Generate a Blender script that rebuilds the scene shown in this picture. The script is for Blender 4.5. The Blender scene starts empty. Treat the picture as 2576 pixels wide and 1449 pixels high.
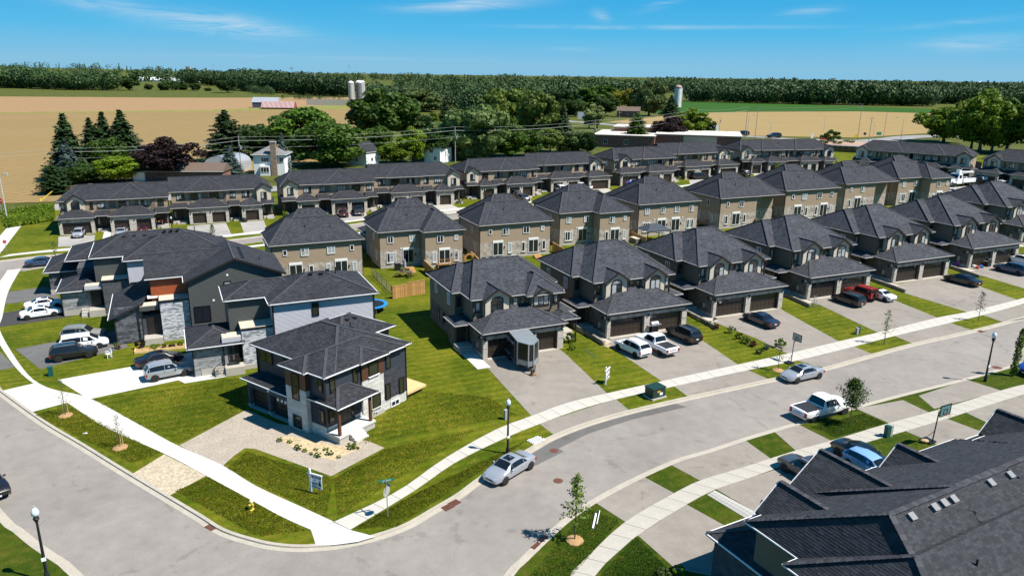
import bpy, bmesh, math, random
import numpy as np
from mathutils import Vector, Matrix
# ------------------------------------------------------------------ camera, sky, sun, exposure
S = bpy.context.scene
COL = S.collection
R = math.radians
F_, PIT, ROL, CH = 1853.3, R(16.17), R(-0.771), 30.0
FWD = np.array([0, math.cos(PIT), -math.sin(PIT)])
RT0 = np.array([1, 0, 0.]); DN0 = np.array([0, -math.sin(PIT), -math.cos(PIT)])
RT = math.cos(ROL) * RT0 + math.sin(ROL) * DN0
DN = -math.sin(ROL) * RT0 + math.cos(ROL) * DN0
cam = bpy.data.cameras.new('camera')
camo = bpy.data.objects.new('camera', cam)
COL.objects.link(camo)
m = Matrix.Identity(4)
for i in range(3):
 m[i][0] = RT[i]; m[i][1] = -DN[i]; m[i][2] = -FWD[i]
m[2][3] = CH
camo.matrix_world = m
cam.sensor_width = 36; cam.lens = 36 * F_ / 2576
cam.clip_start = 0.5; cam.clip_end = 30000
S.camera = camo
SUN_AZ, SUN_EL = -17.5, 55.0        # azimuth counter-clockwise from +x
W = bpy.data.worlds.new('World'); S.world = W; W.use_nodes = True
wn = W.node_tree; wn.nodes.clear()
def WN(t, **k):
 n = wn.nodes.new(t)
 for a, b in k.items(): setattr(n, a, b)
 return n
wo = WN('ShaderNodeOutputWorld'); wb = WN('ShaderNodeBackground'); wb.inputs[1].default_value = 0.05
sky = WN('ShaderNodeTexSky', sky_type='NISHITA'); sky.sun_disc = False
sky.sun_elevation = R(SUN_EL); sky.sun_rotation = R(90 - SUN_AZ)
sky.altitude = 300; sky.air_density = 1.0; sky.dust_density = 0.25; sky.ozone_density = 3.0
hs = WN('ShaderNodeHueSaturation'); hs.inputs['Saturation'].default_value = 1.3; hs.inputs['Value'].default_value = 1.0
tc = WN('ShaderNodeTexCoord'); sx = WN('ShaderNodeSeparateXYZ')
wn.links.new(tc.outputs['Generated'], sx.inputs[0])
def wmath(op, a, b=None):
 n = WN('ShaderNodeMath', operation=op)
 for i, v in enumerate((a, b)):
  if v is None: continue
  if hasattr(v, 'links'): wn.links.new(v, n.inputs[i])
  else: n.inputs[i].default_value = v
 return n.outputs[0]
zc = wmath('MAXIMUM', sx.outputs['Z'], 0.01)
gr = WN('ShaderNodeValToRGB'); cr = gr.color_ramp
while len(cr.elements) < 5: cr.elements.new(0.5)
for e, (p, c) in zip(cr.elements, ((0.0, (3.0, 6.3, 8.7)), (0.02, (2.1, 6.0, 9.2)), (0.05, (0.85, 5.6, 9.6)), (0.10, (0.28, 4.6, 9.2)), (1.0, (0.2, 1.3, 4.0)))):
 e.position = p; e.color = (c[0] / 10, c[1] / 10, c[2] / 10, 1)
wn.links.new(zc, gr.inputs[0])
gsc = WN('ShaderNodeVectorMath', operation='SCALE'); gsc.inputs['Scale'].default_value = 10.0
wn.links.new(gr.outputs[0], gsc.inputs[0])
az = wmath('ARCTAN2', sx.outputs['X'], sx.outputs['Y']); el = wmath('ARCSINE', sx.outputs['Z'])
cmb = WN('ShaderNodeCombineXYZ')
wn.links.new(wmath('MULTIPLY', az, 7.0), cmb.inputs[0]); wn.links.new(wmath('MULTIPLY', el, 60.0), cmb.inputs[1])
nz = WN('ShaderNodeTexNoise'); nz.inputs['Scale'].default_value = 1.3; nz.inputs['Detail'].default_value = 8; nz.inputs['Roughness'].default_value = 0.62; nz.inputs['Distortion'].default_value = 0.8
wn.links.new(cmb.outputs[0], nz.inputs[0])
def sdir(px, py):
 d = (px - 1288) * RT + (py - 724.5) * DN + F_ * FWD; d = d / np.linalg.norm(d)
 return math.atan2(d[0], d[1]), math.asin(d[2])
cl = None
for px, py, w, h, tilt, k in ((520, 55, 200, 26, 0.10, 0.95), (660, 80, 90, 16, 0.05, 0.5), (230, 8, 130, 14, 0.02, 0.5), (1180, 14, 150, 14, -0.06, 0.9), (1640, 70, 330, 5, 0.0, 0.55), (1660, 14, 50, 10, -0.25, 0.55),
                              (1513, 42, 22, 14, 0.3, 0.55), (2040, 30, 70, 12, -0.1, 0.45), (2460, 110, 180, 20, -0.05, 0.5), (2400, 60, 160, 8, -0.08, 0.35), (1440, 125, 60, 5, 0, 0.3), (800, 145, 400, 5, 0, 0.18)):
 a0, e0 = sdir(px, py); a1, e1 = sdir(px + w, py); a2, e2 = sdir(px, py - h)
 da = wmath('SUBTRACT', az, a0); de = wmath('SUBTRACT', wmath('SUBTRACT', el, e0), wmath('MULTIPLY', da, -tilt))
 q1 = wmath('DIVIDE', da, abs(a1 - a0)); q2 = wmath('DIVIDE', de, abs(e2 - e0))
 r2 = wmath('ADD', wmath('MULTIPLY', q1, q1), wmath('MULTIPLY', q2, q2))
 g_ = wmath('MULTIPLY', wmath('POWER', 2.718, wmath('MULTIPLY', r2, -1.0)), k)
 cl = g_ if cl is None else wmath('ADD', cl, g_)
rmp = WN('ShaderNodeValToRGB'); rmp.color_ramp.elements[0].position = 0.34; rmp.color_ramp.elements[1].position = 0.74
rmp.color_ramp.elements[0].color = (0.05, 0.05, 0.05, 1); rmp.color_ramp.elements[1].color = (1, 1, 1, 1)
wn.links.new(nz.outputs[0], rmp.inputs[0])
cf = wmath('MINIMUM', wmath('MULTIPLY', cl, rmp.outputs[0]), 0.85)
mg = WN('ShaderNodeMix', data_type='RGBA'); mg.inputs[0].default_value = 0.93
mx = WN('ShaderNodeMix', data_type='RGBA'); mx.inputs[7].default_value = (7.5, 8.8, 9.8, 1)
wn.links.new(sky.outputs[0], hs.inputs['Color'])
wn.links.new(hs.outputs[0], mg.inputs[6]); wn.links.new(gsc.outputs[0], mg.inputs[7])
wn.links.new(cf, mx.inputs[0]); wn.links.new(mg.outputs[2], mx.inputs[6])
wn.links.new(mx.outputs[2], wb.inputs[0]); wn.links.new(wb.outputs[0], wo.inputs[0])
sl = bpy.data.lights.new('sun', 'SUN'); sl.energy = 5.0; sl.angle = R(0.5); sl.color = (1.0, 0.95, 0.88)
so = bpy.data.objects.new('sun', sl); COL.objects.link(so)
sd = Vector((math.cos(R(SUN_AZ)) * math.cos(R(SUN_EL)), math.sin(R(SUN_AZ)) * math.cos(R(SUN_EL)), math.sin(R(SUN_EL))))
so.rotation_euler = sd.to_track_quat('Z', 'Y').to_euler()
so.location = (0, 0, 200)
S.render.engine = 'CYCLES'
S.view_settings.view_transform = 'Standard'
try: S.view_settings.look = 'None'
except Exception: pass
S.view_settings.gamma = 1; S.view_settings.exposure = 0.8
S.cycles.max_bounces = 5; S.cycles.diffuse_bounces = 2; S.cycles.glossy_bounces = 2; S.cycles.transparent_max_bounces = 4
# ------------------------------------------------------------------ helpers
def at(px, py, z=0.0):
 """point on the level z that the view direction (px, py) of the 2576 px wide photograph meets"""
 d = (px - 1288) * RT + (py - 724.5) * DN + F_ * FWD
 t = (z - CH) / d[2]
 return Vector((d[0] * t, d[1] * t, z))
def crop(x0, y0, s=3.652 * 1.5625 / 1.5625):
 return lambda px, py: (x0 / 1.5625 + px / 3.652, y0 / 1.5625 + py / 3.652)
def cropk(x0, y0, sc):
 return lambda px, py: ((x0 + px / sc) / 1.5625, (y0 + py / sc) / 1.5625)
def rot2(x, y, deg):
 c, s = math.cos(R(deg)), math.sin(R(deg)); return (x * c - y * s, x * s + y * c)
MATS = {}
def nodes(name):
 mt = bpy.data.materials.new(name); mt.use_nodes = True
 nt = mt.node_tree; b = nt.nodes['Principled BSDF']
 return mt, nt, b
class N:
 def __init__(s, nt): s.nt = nt
 def n(s, t, ins=None, **k):
  n = s.nt.nodes.new(t)
  for a, b in k.items(): setattr(n, a, b)
  for a, b in (ins or {}).items():
   if hasattr(b, 'links') : s.nt.links.new(b, n.inputs[a])
   else: n.inputs[a].default_value = b
  return n
 def math(s, op, a, b=0.0, c=None):
  d = {0: a, 1: b}
  if c is not None: d[2] = c
  return s.n('ShaderNodeMath', d, operation=op).outputs[0]
 def noise(s, vec, scale, detail=3, rough=0.55):
  return s.n('ShaderNodeTexNoise', {'Vector': vec, 'Scale': scale, 'Detail': detail, 'Roughness': rough}).outputs[0]
 def mix(s, f, a, b, blend='MIX'):
  n = s.n('ShaderNodeMix', {0: f, 6: a, 7: b}, data_type='RGBA', blend_type=blend); return n.outputs[2]
 def ramp(s, f, *st):
  n = s.n('ShaderNodeValToRGB', {0: f}); cr = n.color_ramp
  while len(cr.elements) < len(st): cr.elements.new(0.5)
  for e, (p, c) in zip(cr.elements, st):
   e.position = p; e.color = (c if isinstance(c, tuple) else (c, c, c)) + ((1,) if not isinstance(c, tuple) or len(c) == 3 else ())
  return n.outputs[0]
 def bump(s, h, strength=0.3, dist=0.02):
  return s.n('ShaderNodeBump', {'Height': h, 'Strength': strength, 'Distance': dist}).outputs[0]
 def coord(s, w='Object'): return s.n('ShaderNodeTexCoord').outputs[w]
 def uv(s): return s.n('ShaderNodeUVMap').outputs[0]
c4 = lambda c, k=1: (c[0] * k, c[1] * k, c[2] * k, 1)
def plain(name, col, rough=0.7, metal=0.0, var=0.12, scale=2.0, fine=0.0, fscale=40, bump=0.0, spec=0.4, coat=0.0):
 if name in MATS: return MATS[name]
 mt, nt, b = nodes(name); g = N(nt)
 b.inputs['Roughness'].default_value = rough; b.inputs['Metallic'].default_value = metal
 b.inputs['Specular IOR Level'].default_value = spec
 if coat: b.inputs['Coat Weight'].default_value = coat; b.inputs['Coat Roughness'].default_value = 0.05
 if var or fine:
  o = g.coord(); f = g.noise(o, scale, 4)
  c = g.mix(f, c4(col, 1 - var * 2), c4(col, 1 + var * 2))
  if fine:
   f2 = g.noise(o, fscale, 2)
   k = g.ramp(f2, (0.3, 1 - fine), (0.7, 1 + fine))
   c = g.mix(1.0, c, k, 'MULTIPLY')
   if bump: nt.links.new(g.bump(f2, bump, 0.02), b.inputs['Normal'])
  nt.links.new(c, b.inputs['Base Color'])
 else: b.inputs['Base Color'].default_value = c4(col)
 MATS[name] = mt; return mt
def shingle(name, col, tab=0.30, row=0.14, contrast=0.42):
 mt, nt, b = nodes(name); g = N(nt); uv = g.uv()
 br = g.n('ShaderNodeTexBrick', {'Vector': uv, 'Color1': c4(col, 1 - contrast), 'Color2': c4(col, 1 + contrast), 'Mortar': c4(col, 0.45),
  'Scale': 1.0, 'Mortar Size': 0.006, 'Mortar Smooth': 0.3, 'Brick Width': tab, 'Row Height': row}, offset=0.5)
 n1 = g.noise(g.coord(), 0.7, 4); k = g.ramp(n1, (0.3, 0.82), (0.75, 1.2))
 gr = g.noise(uv, 60, 2); k2 = g.ramp(gr, (0.3, 0.7), (0.7, 1.3))
 c = g.mix(1.0, br.outputs[0], k, 'MULTIPLY'); c = g.mix(1.0, c, k2, 'MULTIPLY')
 nt.links.new(c, b.inputs['Base Color'])
 v = g.n('ShaderNodeSeparateXYZ', {0: uv}).outputs[1]
 saw = g.math('FRACT', g.math('DIVIDE', v, row)); h = g.math('SUBTRACT', 1.0, saw)
 h = g.math('ADD', h, g.math('MULTIPLY', gr, 0.6))
 nt.links.new(g.bump(h, 0.5, 0.012), b.inputs['Normal'])
 b.inputs['Roughness'].default_value = 0.9; b.inputs['Specular IOR Level'].default_value = 0.25
 MATS[name] = mt; return mt
def brick(name, c1, c2, mortar, bw=0.22, rh=0.075, ms=0.01, var=0.35):
 mt, nt, b = nodes(name); g = N(nt); uv = g.uv()
 br = g.n('ShaderNodeTexBrick', {'Vector': uv, 'Color1': c4(c1), 'Color2': c4(c2), 'Mortar': c4(mortar), 'Scale': 1.0,
  'Mortar Size': ms, 'Mortar Smooth': 0.2, 'Bias': 0.0, 'Brick Width': bw, 'Row Height': rh}, offset=0.5)
 n1 = g.noise(uv, 1.4, 4); k = g.ramp(n1, (0.3, 1 - var), (0.7, 1 + var))
 c = g.mix(1.0, br.outputs[0], k, 'MULTIPLY')
 nt.links.new(c, b.inputs['Base Color'])
 nt.links.new(g.bump(g.math('SUBTRACT', 1.0, br.outputs[1]), 0.5, 0.008), b.inputs['Normal'])
 b.inputs['Roughness'].default_value = 0.9; b.inputs['Specular IOR Level'].default_value = 0.2
 MATS[name] = mt; return mt
def glassy(name, col=(0.012, 0.016, 0.022), rough=0.06, curtain=None):
 mt, nt, b = nodes(name); g = N(nt)
 if curtain:
  o = g.n('ShaderNodeObjectInfo').outputs['Random']
  nn = g.noise(g.coord(), 1.7, 2)
  f = g.ramp(g.math('ADD', g.math('MULTIPLY', nn, 0.5), g.math('MULTIPLY', o, 0.7)), (0.56, 0.0), (0.66, 1.0))
  nt.links.new(g.mix(f, c4(col), c4(curtain)), b.inputs['Base Color'])
 else: b.inputs['Base Color'].default_value = c4(col)
 b.inputs['Roughness'].default_value = rough; b.inputs['Specular IOR Level'].default_value = 0.6
 MATS[name] = mt; return mt
# ---- palette
SH = shingle('shingle_roof', (0.027, 0.028, 0.033))
SH2 = shingle('shingle_front_row', (0.042, 0.045, 0.053))
SH3 = shingle('shingle_middle_row', (0.034, 0.036, 0.043))
SHN = shingle('shingle_near', (0.034, 0.037, 0.041), contrast=0.35)
CAP = plain('ridge_cap', (0.045, 0.046, 0.052), 0.9, var=0.2, scale=1.5)
BRK = brick('buff_brick', (0.42, 0.36, 0.29), (0.27, 0.235, 0.205), (0.36, 0.33, 0.30))
BRKD = brick('grey_brown_brick', (0.125, 0.105, 0.088), (0.075, 0.066, 0.06), (0.17, 0.155, 0.14))
BRKN = brick('navy_brick', (0.028, 0.03, 0.042), (0.05, 0.05, 0.06), (0.15, 0.15, 0.16), bw=0.26, rh=0.085, ms=0.012)
BRKR = brick('red_brick', (0.21, 0.075, 0.05), (0.15, 0.05, 0.035), (0.2, 0.16, 0.14))
SID = plain('taupe_siding', (0.29, 0.22, 0.15), 0.65, var=0.05, scale=0.8)
SIDD = plain('dark_taupe_siding', (0.15, 0.115, 0.082), 0.65, var=0.06, scale=0.8)
SIDL = plain('cream_shake', (0.50, 0.44, 0.35), 0.7, var=0.06, scale=1.5)
SIDG = plain('charcoal_siding', (0.062, 0.066, 0.062), 0.55, var=0.05)
SIDN = plain('navy_siding', (0.026, 0.032, 0.042), 0.5, var=0.05)
SIDW = plain('light_grey_siding', (0.42, 0.42, 0.46), 0.55, var=0.03)
SIDO = plain('orange_wood_siding', (0.27, 0.062, 0.016), 0.5, var=0.12, scale=3)
WOODB = plain('brown_wood_panel', (0.075, 0.032, 0.018), 0.5, var=0.1, scale=3)
TRIM = plain('dark_trim', (0.018, 0.015, 0.014), 0.45, var=0.0)
WHITE = plain('white_trim', (0.72, 0.72, 0.72), 0.5, var=0.03)
GUT = plain('grey_gutter', (0.42, 0.40, 0.38), 0.5, var=0.03)
DOORM = plain('brown_door', (0.030, 0.021, 0.015), 0.45, var=0.06)
DOORK = plain('black_door', (0.012, 0.012, 0.014), 0.4, var=0.0)
CONC = plain('concrete', (0.37, 0.345, 0.295), 0.85, var=0.07, scale=0.7, fine=0.12, fscale=18, bump=0.2)
CONCM = plain('sidewalk_concrete', (0.43, 0.405, 0.355), 0.85, var=0.06, scale=0.5, fine=0.07, fscale=18, bump=0.2)
CONCW = plain('new_concrete', (0.50, 0.48, 0.44), 0.85, var=0.035, scale=0.5, fine=0.06, fscale=18, bump=0.2)
KERB = plain('kerb_concrete', (0.36, 0.325, 0.265), 0.85, var=0.10, scale=0.8, fine=0.14, fscale=12, bump=0.2)
STONE = plain('pale_stone', (0.42, 0.38, 0.33), 0.85, var=0.2, scale=3, fine=0.15, fscale=14, bump=0.4)
GLASS = glassy('window_glass', curtain=(0.34, 0.36, 0.36))
GLASSD = glassy('dark_glass')
GLASSF = glassy('olive_glass', (0.03, 0.033, 0.02), 0.03)
BLACK = plain('black_metal', (0.012, 0.012, 0.013), 0.4, var=0.0)
METAL = plain('galvanised_metal', (0.42, 0.43, 0.44), 0.4, metal=0.6, var=0.05)
WOODP = plain('pole_wood', (0.30, 0.29, 0.26), 0.85, var=0.15, scale=1.0)
FENCE = plain('cedar_fence', (0.42, 0.22, 0.075), 0.75, var=0.2, scale=2.5)
DECK = plain('new_deck_wood', (0.58, 0.42, 0.20), 0.75, var=0.10, scale=2.5)
RUBBER = plain('tyre_rubber', (0.012, 0.012, 0.012), 0.8, var=0.0)
RIM = plain('wheel_rim', (0.45, 0.46, 0.48), 0.3, metal=0.8, var=0.0)
LAMPG = plain('lamp_glass', (0.55, 0.62, 0.66), 0.12, var=0.0, spec=0.6)
LRED = plain('tail_light', (0.30, 0.008, 0.01), 0.2, var=0.0, spec=0.6)
LWHT = plain('head_light', (0.62, 0.64, 0.66), 0.1, var=0.0, spec=0.6)
MULCH = plain('wood_chips', (0.33, 0.20, 0.09), 0.95, var=0.2, scale=6, fine=0.4, fscale=25, bump=0.6)
BARK = plain('bark', (0.11, 0.08, 0.055), 0.95, var=0.2, scale=3)
# ---- mesh builder
def uvbox(me):
 uvl = me.uv_layers.new(name='UVMap')
 for p in me.polygons:
  n = p.normal
  if abs(n.z) > 0.999: u = Vector((1, 0, 0)); v = Vector((0, 1, 0))
  else:
   u = Vector((-n.y, n.x, 0)).normalized(); v = n.cross(u)
  for li in p.loop_indices:
   co = me.vertices[me.loops[li].vertex_index].co
   uvl.data[li].uv = (co.dot(u), co.dot(v))
class MB:
 def __init__(s): s.v = []; s.f = []; s.m = []; s.mi = 0
 def add(s, vs, fs):
  b = len(s.v); s.v += [tuple(x) for x in vs]; s.f += [tuple(i + b for i in f) for f in fs]; s.m += [s.mi] * len(fs); return s
 def poly(s, *p): return s.add(p, [tuple(range(len(p)))])
 def box(s, x0, x1, y0, y1, z0, z1):
  return s.add([(x0,y0,z0),(x1,y0,z0),(x1,y1,z0),(x0,y1,z0),(x0,y0,z1),(x1,y0,z1),(x1,y1,z1),(x0,y1,z1)],
                     [(0,3,2,1),(4,5,6,7),(0,1,5,4),(1,2,6,5),(2,3,7,6),(3,0,4,7)])
 def bar(s, a, b, w, h, up=(0, 0, 1)):
  a = Vector(a); b = Vector(b); d = (b - a).normalized(); up = Vector(up)
  sd_ = d.cross(up)
  if sd_.length < 1e-4: sd_ = d.cross(Vector((1, 0, 0)))
  sd_.normalize(); u2 = sd_.cross(d).normalized(); sd_ = sd_ * w / 2; u2 = u2 * h / 2
  return s.add([a-sd_-u2, a+sd_-u2, a+sd_+u2, a-sd_+u2, b-sd_-u2, b+sd_-u2, b+sd_+u2, b-sd_+u2],
                     [(0,3,2,1)[::-1],(4,5,6,7)[::-1],(0,1,5,4)[::-1],(1,2,6,5)[::-1],(2,3,7,6)[::-1],(3,0,4,7)[::-1]])
 def cyl(s, a, b, r0, r1=None, n=10, caps=True):
  if r1 is None: r1 = r0
  a = Vector(a); b = Vector(b); d = (b - a).normalized()
  x = d.orthogonal().normalized(); y = d.cross(x)
  vs = []
  for p, r in ((a, r0), (b, r1)):
   for i in range(n):
    t = 2 * math.pi * i / n; vs.append(p + (x * math.cos(t) + y * math.sin(t)) * r)
  fs = [(i, (i + 1) % n, n + (i + 1) % n, n + i) for i in range(n)]
  if caps: fs += [tuple(range(n))[::-1], tuple(range(n, 2 * n))]
  return s.add(vs, fs)
 def lathe(s, prof, n=12, c=(0, 0, 0)):
  vs = []; fs = []
  for r, z in prof:
   for i in range(n):
    t = 2 * math.pi * i / n; vs.append((c[0] + r * math.cos(t), c[1] + r * math.sin(t), c[2] + z))
  for k in range(len(prof) - 1):
   for i in range(n): fs.append((k*n+i, k*n+(i+1)%n, (k+1)*n+(i+1)%n, (k+1)*n+i))
  fs.append(tuple(range(n))[::-1]); fs.append(tuple(range((len(prof)-1)*n, len(prof)*n)))
  return s.add(vs, fs)
 def ball(s, c, r, n=8, mm=6, sq=(1, 1, 1)):
  prof = [(max(0.001, r * math.sin(math.pi * k / mm)), -r * math.cos(math.pi * k / mm)) for k in range(mm + 1)]
  b = MB().lathe(prof, n)
  return s.add([(c[0] + v[0]*sq[0], c[1] + v[1]*sq[1], c[2] + v[2]*sq[2]) for v in b.v], b.f)
 def prism(s, pts, z0, z1):
  n = len(pts)
  vs = [(p[0], p[1], z0) for p in pts] + [(p[0], p[1], z1) for p in pts]
  fs = [tuple(range(n))[::-1], tuple(range(n, 2 * n))] + [(i, (i + 1) % n, n + (i + 1) % n, n + i) for i in range(n)]
  return s.add(vs, fs)
 def mesh(s, name, mats, uv=True, smooth=False, weld=True):
  me = bpy.data.meshes.new(name)
  if weld and len(s.v) < 4000:
   ix = {}; mp = []; nv = []
   for q in s.v:
    k = (round(q[0], 4), round(q[1], 4), round(q[2], 4))
    if k not in ix: ix[k] = len(nv); nv.append(q)
    mp.append(ix[k])
   fs = []; ms = []
   for f, mi in zip(s.f, s.m):
    g = [mp[i] for i in f]; g = [g[i] for i in range(len(g)) if g[i] != g[i - 1]]
    if len(g) > 2: fs.append(g); ms.append(mi)
   s.v, s.f, s.m = nv, fs, ms
  me.from_pydata(s.v, [], s.f); me.update()
  if not isinstance(mats, (list, tuple)): mats = [mats]
  for k in mats: me.materials.append(k)
  if len(mats) > 1: me.polygons.foreach_set('material_index', s.m)
  if smooth: me.polygons.foreach_set('use_smooth', [True] * len(me.polygons))
  if uv and len(me.polygons) < 20000: uvbox(me)
  return me
 def build(s, name, mats, parent=None, loc=(0, 0, 0), rz=0.0, uv=True, smooth=False):
  return inst(name, s.mesh(name, mats, uv, smooth), parent, loc, rz)
def inst(name, me, parent=None, loc=(0, 0, 0), rz=0.0, rot=None, sc=None):
 o = bpy.data.objects.new(name, me); COL.objects.link(o)
 o.location = loc; o.rotation_euler = rot if rot else (0, 0, R(rz))
 if sc: o.scale = sc if isinstance(sc, (tuple, list)) else (sc, sc, sc)
 if parent: o.parent = parent
 return o
def tag(o, label=None, cat=None, group=None, kind=None):
 for k, v in (('label', label), ('category', cat), ('group', group), ('kind', kind)):
  if v: o[k] = v
 return o
def thing(name, label, cat, loc=(0, 0, 0), rz=0.0, group=None, sc=None):
 o = bpy.data.objects.new(name, None); COL.objects.link(o)
 o.location = loc; o.rotation_euler = (0, 0, R(rz)); o.empty_display_size = 0.3
 if sc: o.scale = (sc, sc, sc)
 return tag(o, label, cat, group)
MC = {}
def cached(key, fn):
 if key not in MC: MC[key] = fn()
 return MC[key]
# ------------------------------------------------------------------ ground
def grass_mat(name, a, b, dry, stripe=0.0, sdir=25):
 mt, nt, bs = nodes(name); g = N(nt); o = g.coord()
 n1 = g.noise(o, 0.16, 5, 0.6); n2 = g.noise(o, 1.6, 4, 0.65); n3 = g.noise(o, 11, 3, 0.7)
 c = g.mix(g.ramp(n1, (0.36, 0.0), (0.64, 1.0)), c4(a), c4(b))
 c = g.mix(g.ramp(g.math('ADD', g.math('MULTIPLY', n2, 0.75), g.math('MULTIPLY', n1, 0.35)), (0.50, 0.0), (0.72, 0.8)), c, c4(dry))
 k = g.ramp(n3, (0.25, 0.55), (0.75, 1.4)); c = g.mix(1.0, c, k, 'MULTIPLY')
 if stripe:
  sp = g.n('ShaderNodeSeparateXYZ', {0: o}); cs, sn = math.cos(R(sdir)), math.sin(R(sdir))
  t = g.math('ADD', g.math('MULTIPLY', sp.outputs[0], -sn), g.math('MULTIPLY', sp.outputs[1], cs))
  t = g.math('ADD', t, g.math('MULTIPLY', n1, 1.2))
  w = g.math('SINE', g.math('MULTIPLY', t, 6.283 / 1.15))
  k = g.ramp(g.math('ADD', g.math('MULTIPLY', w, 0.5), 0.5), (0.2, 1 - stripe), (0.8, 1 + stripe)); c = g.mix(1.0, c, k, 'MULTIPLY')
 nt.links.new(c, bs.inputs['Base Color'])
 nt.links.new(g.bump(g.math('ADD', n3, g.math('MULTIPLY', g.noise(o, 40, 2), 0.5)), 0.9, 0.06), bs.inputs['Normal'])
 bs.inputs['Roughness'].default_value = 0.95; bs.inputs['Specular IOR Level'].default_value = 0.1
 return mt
GRASS = grass_mat('lawn_grass', (0.050, 0.078, 0.002), (0.098, 0.122, 0.0035), (0.165, 0.14, 0.016), 0.10)
GRASS2 = grass_mat('deep_green_lawn_grass', (0.024, 0.050, 0.002), (0.045, 0.072, 0.003), (0.085, 0.085, 0.010), 0.05)  # darker, greener grass tone for the near and lower left lawns
PAST = grass_mat('pasture', (0.045, 0.065, 0.008), (0.075, 0.09, 0.016), (0.13, 0.12, 0.04))
def asphalt(name, col, warm=(1, 0.97, 0.93)):
 mt, nt, b = nodes(name); g = N(nt); o = g.coord()
 n1 = g.noise(o, 0.12, 5, 0.6); n2 = g.noise(o, 0.9, 5, 0.6); n3 = g.noise(o, 14, 3, 0.75)
 k = g.ramp(g.math('ADD', g.math('MULTIPLY', n1, 0.6), g.math('MULTIPLY', n2, 0.4)), (0.35, 0.82), (0.65, 1.14))
 c = g.mix(1.0, c4((col*warm[0], col*warm[1], col*warm[2])), k, 'MULTIPLY')
 c = g.mix(1.0, c, g.ramp(n3, (0.25, 0.75), (0.75, 1.27)), 'MULTIPLY')
 v = g.n('ShaderNodeTexVoronoi', {'Vector': o, 'Scale': 0.09}, feature='DISTANCE_TO_EDGE').outputs[0]
 crack = g.ramp(g.math('ADD', v, g.math('MULTIPLY', g.math('SUBTRACT', n2, 0.5), 0.12)), (0.0, 0.86), (0.004, 1.0))
 c = g.mix(1.0, c, crack, 'MULTIPLY')
 nt.links.new(c, b.inputs['Base Color'])
 nt.links.new(g.bump(n3, 0.35, 0.02), b.inputs['Normal'])
 b.inputs['Roughness'].default_value = 0.9; b.inputs['Specular IOR Level'].default_value = 0.25
 return mt
ROAD = asphalt('worn_asphalt', 0.215, (1.06, 0.955, 0.85))
DRIVE = asphalt('driveway_asphalt', 0.215, (1.07, 0.95, 0.81))
DRIVED = asphalt('dark_driveway_asphalt', 0.115)
PATCH = asphalt('patch_asphalt', 0.115, (1.02, 0.97, 0.9))
BLKASP = asphalt('new_asphalt', 0.045)
def gravelm(name, col, sc=9):
 return plain(name, col, 0.95, var=0.10, scale=0.6, fine=0.28, fscale=sc, bump=0.5, spec=0.15)
GRAVEL = gravelm('crushed_gravel', (0.32, 0.275, 0.22), 12)
SAND = gravelm('sandy_soil', (0.42, 0.335, 0.20), 5)
SANDP = gravelm('packed_sand', (0.40, 0.335, 0.24), 5)
DRYG = plain('dry_grass', (0.26, 0.21, 0.07), 0.95, var=0.25, scale=1.5, fine=0.4, fscale=9, bump=0.7, spec=0.1)
def struct(o, label=None): return tag(o, label, kind='structure')
def sheet(name, pts, z, mt, label=None):
 mb = MB().poly(*[(p[0], p[1], z) for p in pts])
 o = mb.build(name, mt)
 if o.data.polygons[0].normal.z < 0: o.data.flip_normals()
 return struct(o, label)
def spline(pts, n=5):
 P = [Vector((p[0], p[1])) for p in pts]; out = []
 for i in range(len(P) - 1):
  p0 = P[max(i-1, 0)]; p1 = P[i]; p2 = P[i+1]; p3 = P[min(i+2, len(P)-1)]
  for k in range(n):
   t = k / n
   out.append(0.5 * ((2*p1) + (p2-p0)*t + (2*p0-5*p1+4*p2-p3)*t*t + (3*p1-p0-3*p2+p3)*t**3))
 out.append(P[-1]); return out
def offset(pts, d):
 out = []
 for i in range(len(pts)):
  a = pts[max(i-1, 0)]; b = pts[min(i+1, len(pts)-1)]
  t = (Vector(b) - Vector(a)).normalized(); out.append(Vector(pts[i]) + Vector((-t.y, t.x)) * d)
 return out
def ribbon(mb, a, b, z0, z1=None):
 z1 = z0 if z1 is None else z1
 n = len(a)
 mb.add([(p[0], p[1], z0) for p in a] + [(p[0], p[1], z1) for p in b], [(i, i+1, n+i+1, n+i) for i in range(n-1)])
def P2(l, z=0.0): return [at(x, y, z).xy for x, y in l]
HILLS = []
for px, dist, rx, ry, hh in ((470, 1500, 330, 300, 9), (620, 1500, 160, 200, 9), (90, 1900, 500, 300, 7), (1960, 1500, 330, 260, 12), (2300, 2300, 500, 300, 8), (1120, 2600, 700, 300, 7), (1420, 2300, 450, 300, 11), (800, 2400, 400, 300, 8), (330, 3200, 600, 400, 34), (40, 3200, 700, 500, 40)):
 d = (px - 1288) / F_; HILLS.append((dist * math.sin(math.atan(d)), dist * math.cos(math.atan(d)), rx, ry, hh))
def hillz(x, y): return 0.45 * sum(h * math.exp(-((x - a) / rx) ** 2 - ((y - b) / ry) ** 2) for a, b, rx, ry, h in HILLS)
tv = [(0, 60, -0.15)]; tf = []; nseg = 120; rr = [150, 300, 450] + [600 + 100 * i for i in range(30)] + [4000, 5000, 7000, 10000, 16000]
for r_ in rr:
 for i in range(nseg):
  t = 2 * math.pi * i / nseg; x_, y_ = r_ * math.cos(t), 60 + r_ * math.sin(t); tv.append((x_, y_, -0.15 + (hillz(x_, y_) if r_ > 700 else 0)))
for i in range(nseg): tf.append((0, 1 + i, 1 + (i+1) % nseg))
for k in range(len(rr) - 1):
 for i in range(nseg):
  a_ = 1 + k*nseg + i; b_ = 1 + k*nseg + (i+1) % nseg; tf.append((a_, a_ + nseg, b_ + nseg, b_))
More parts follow.
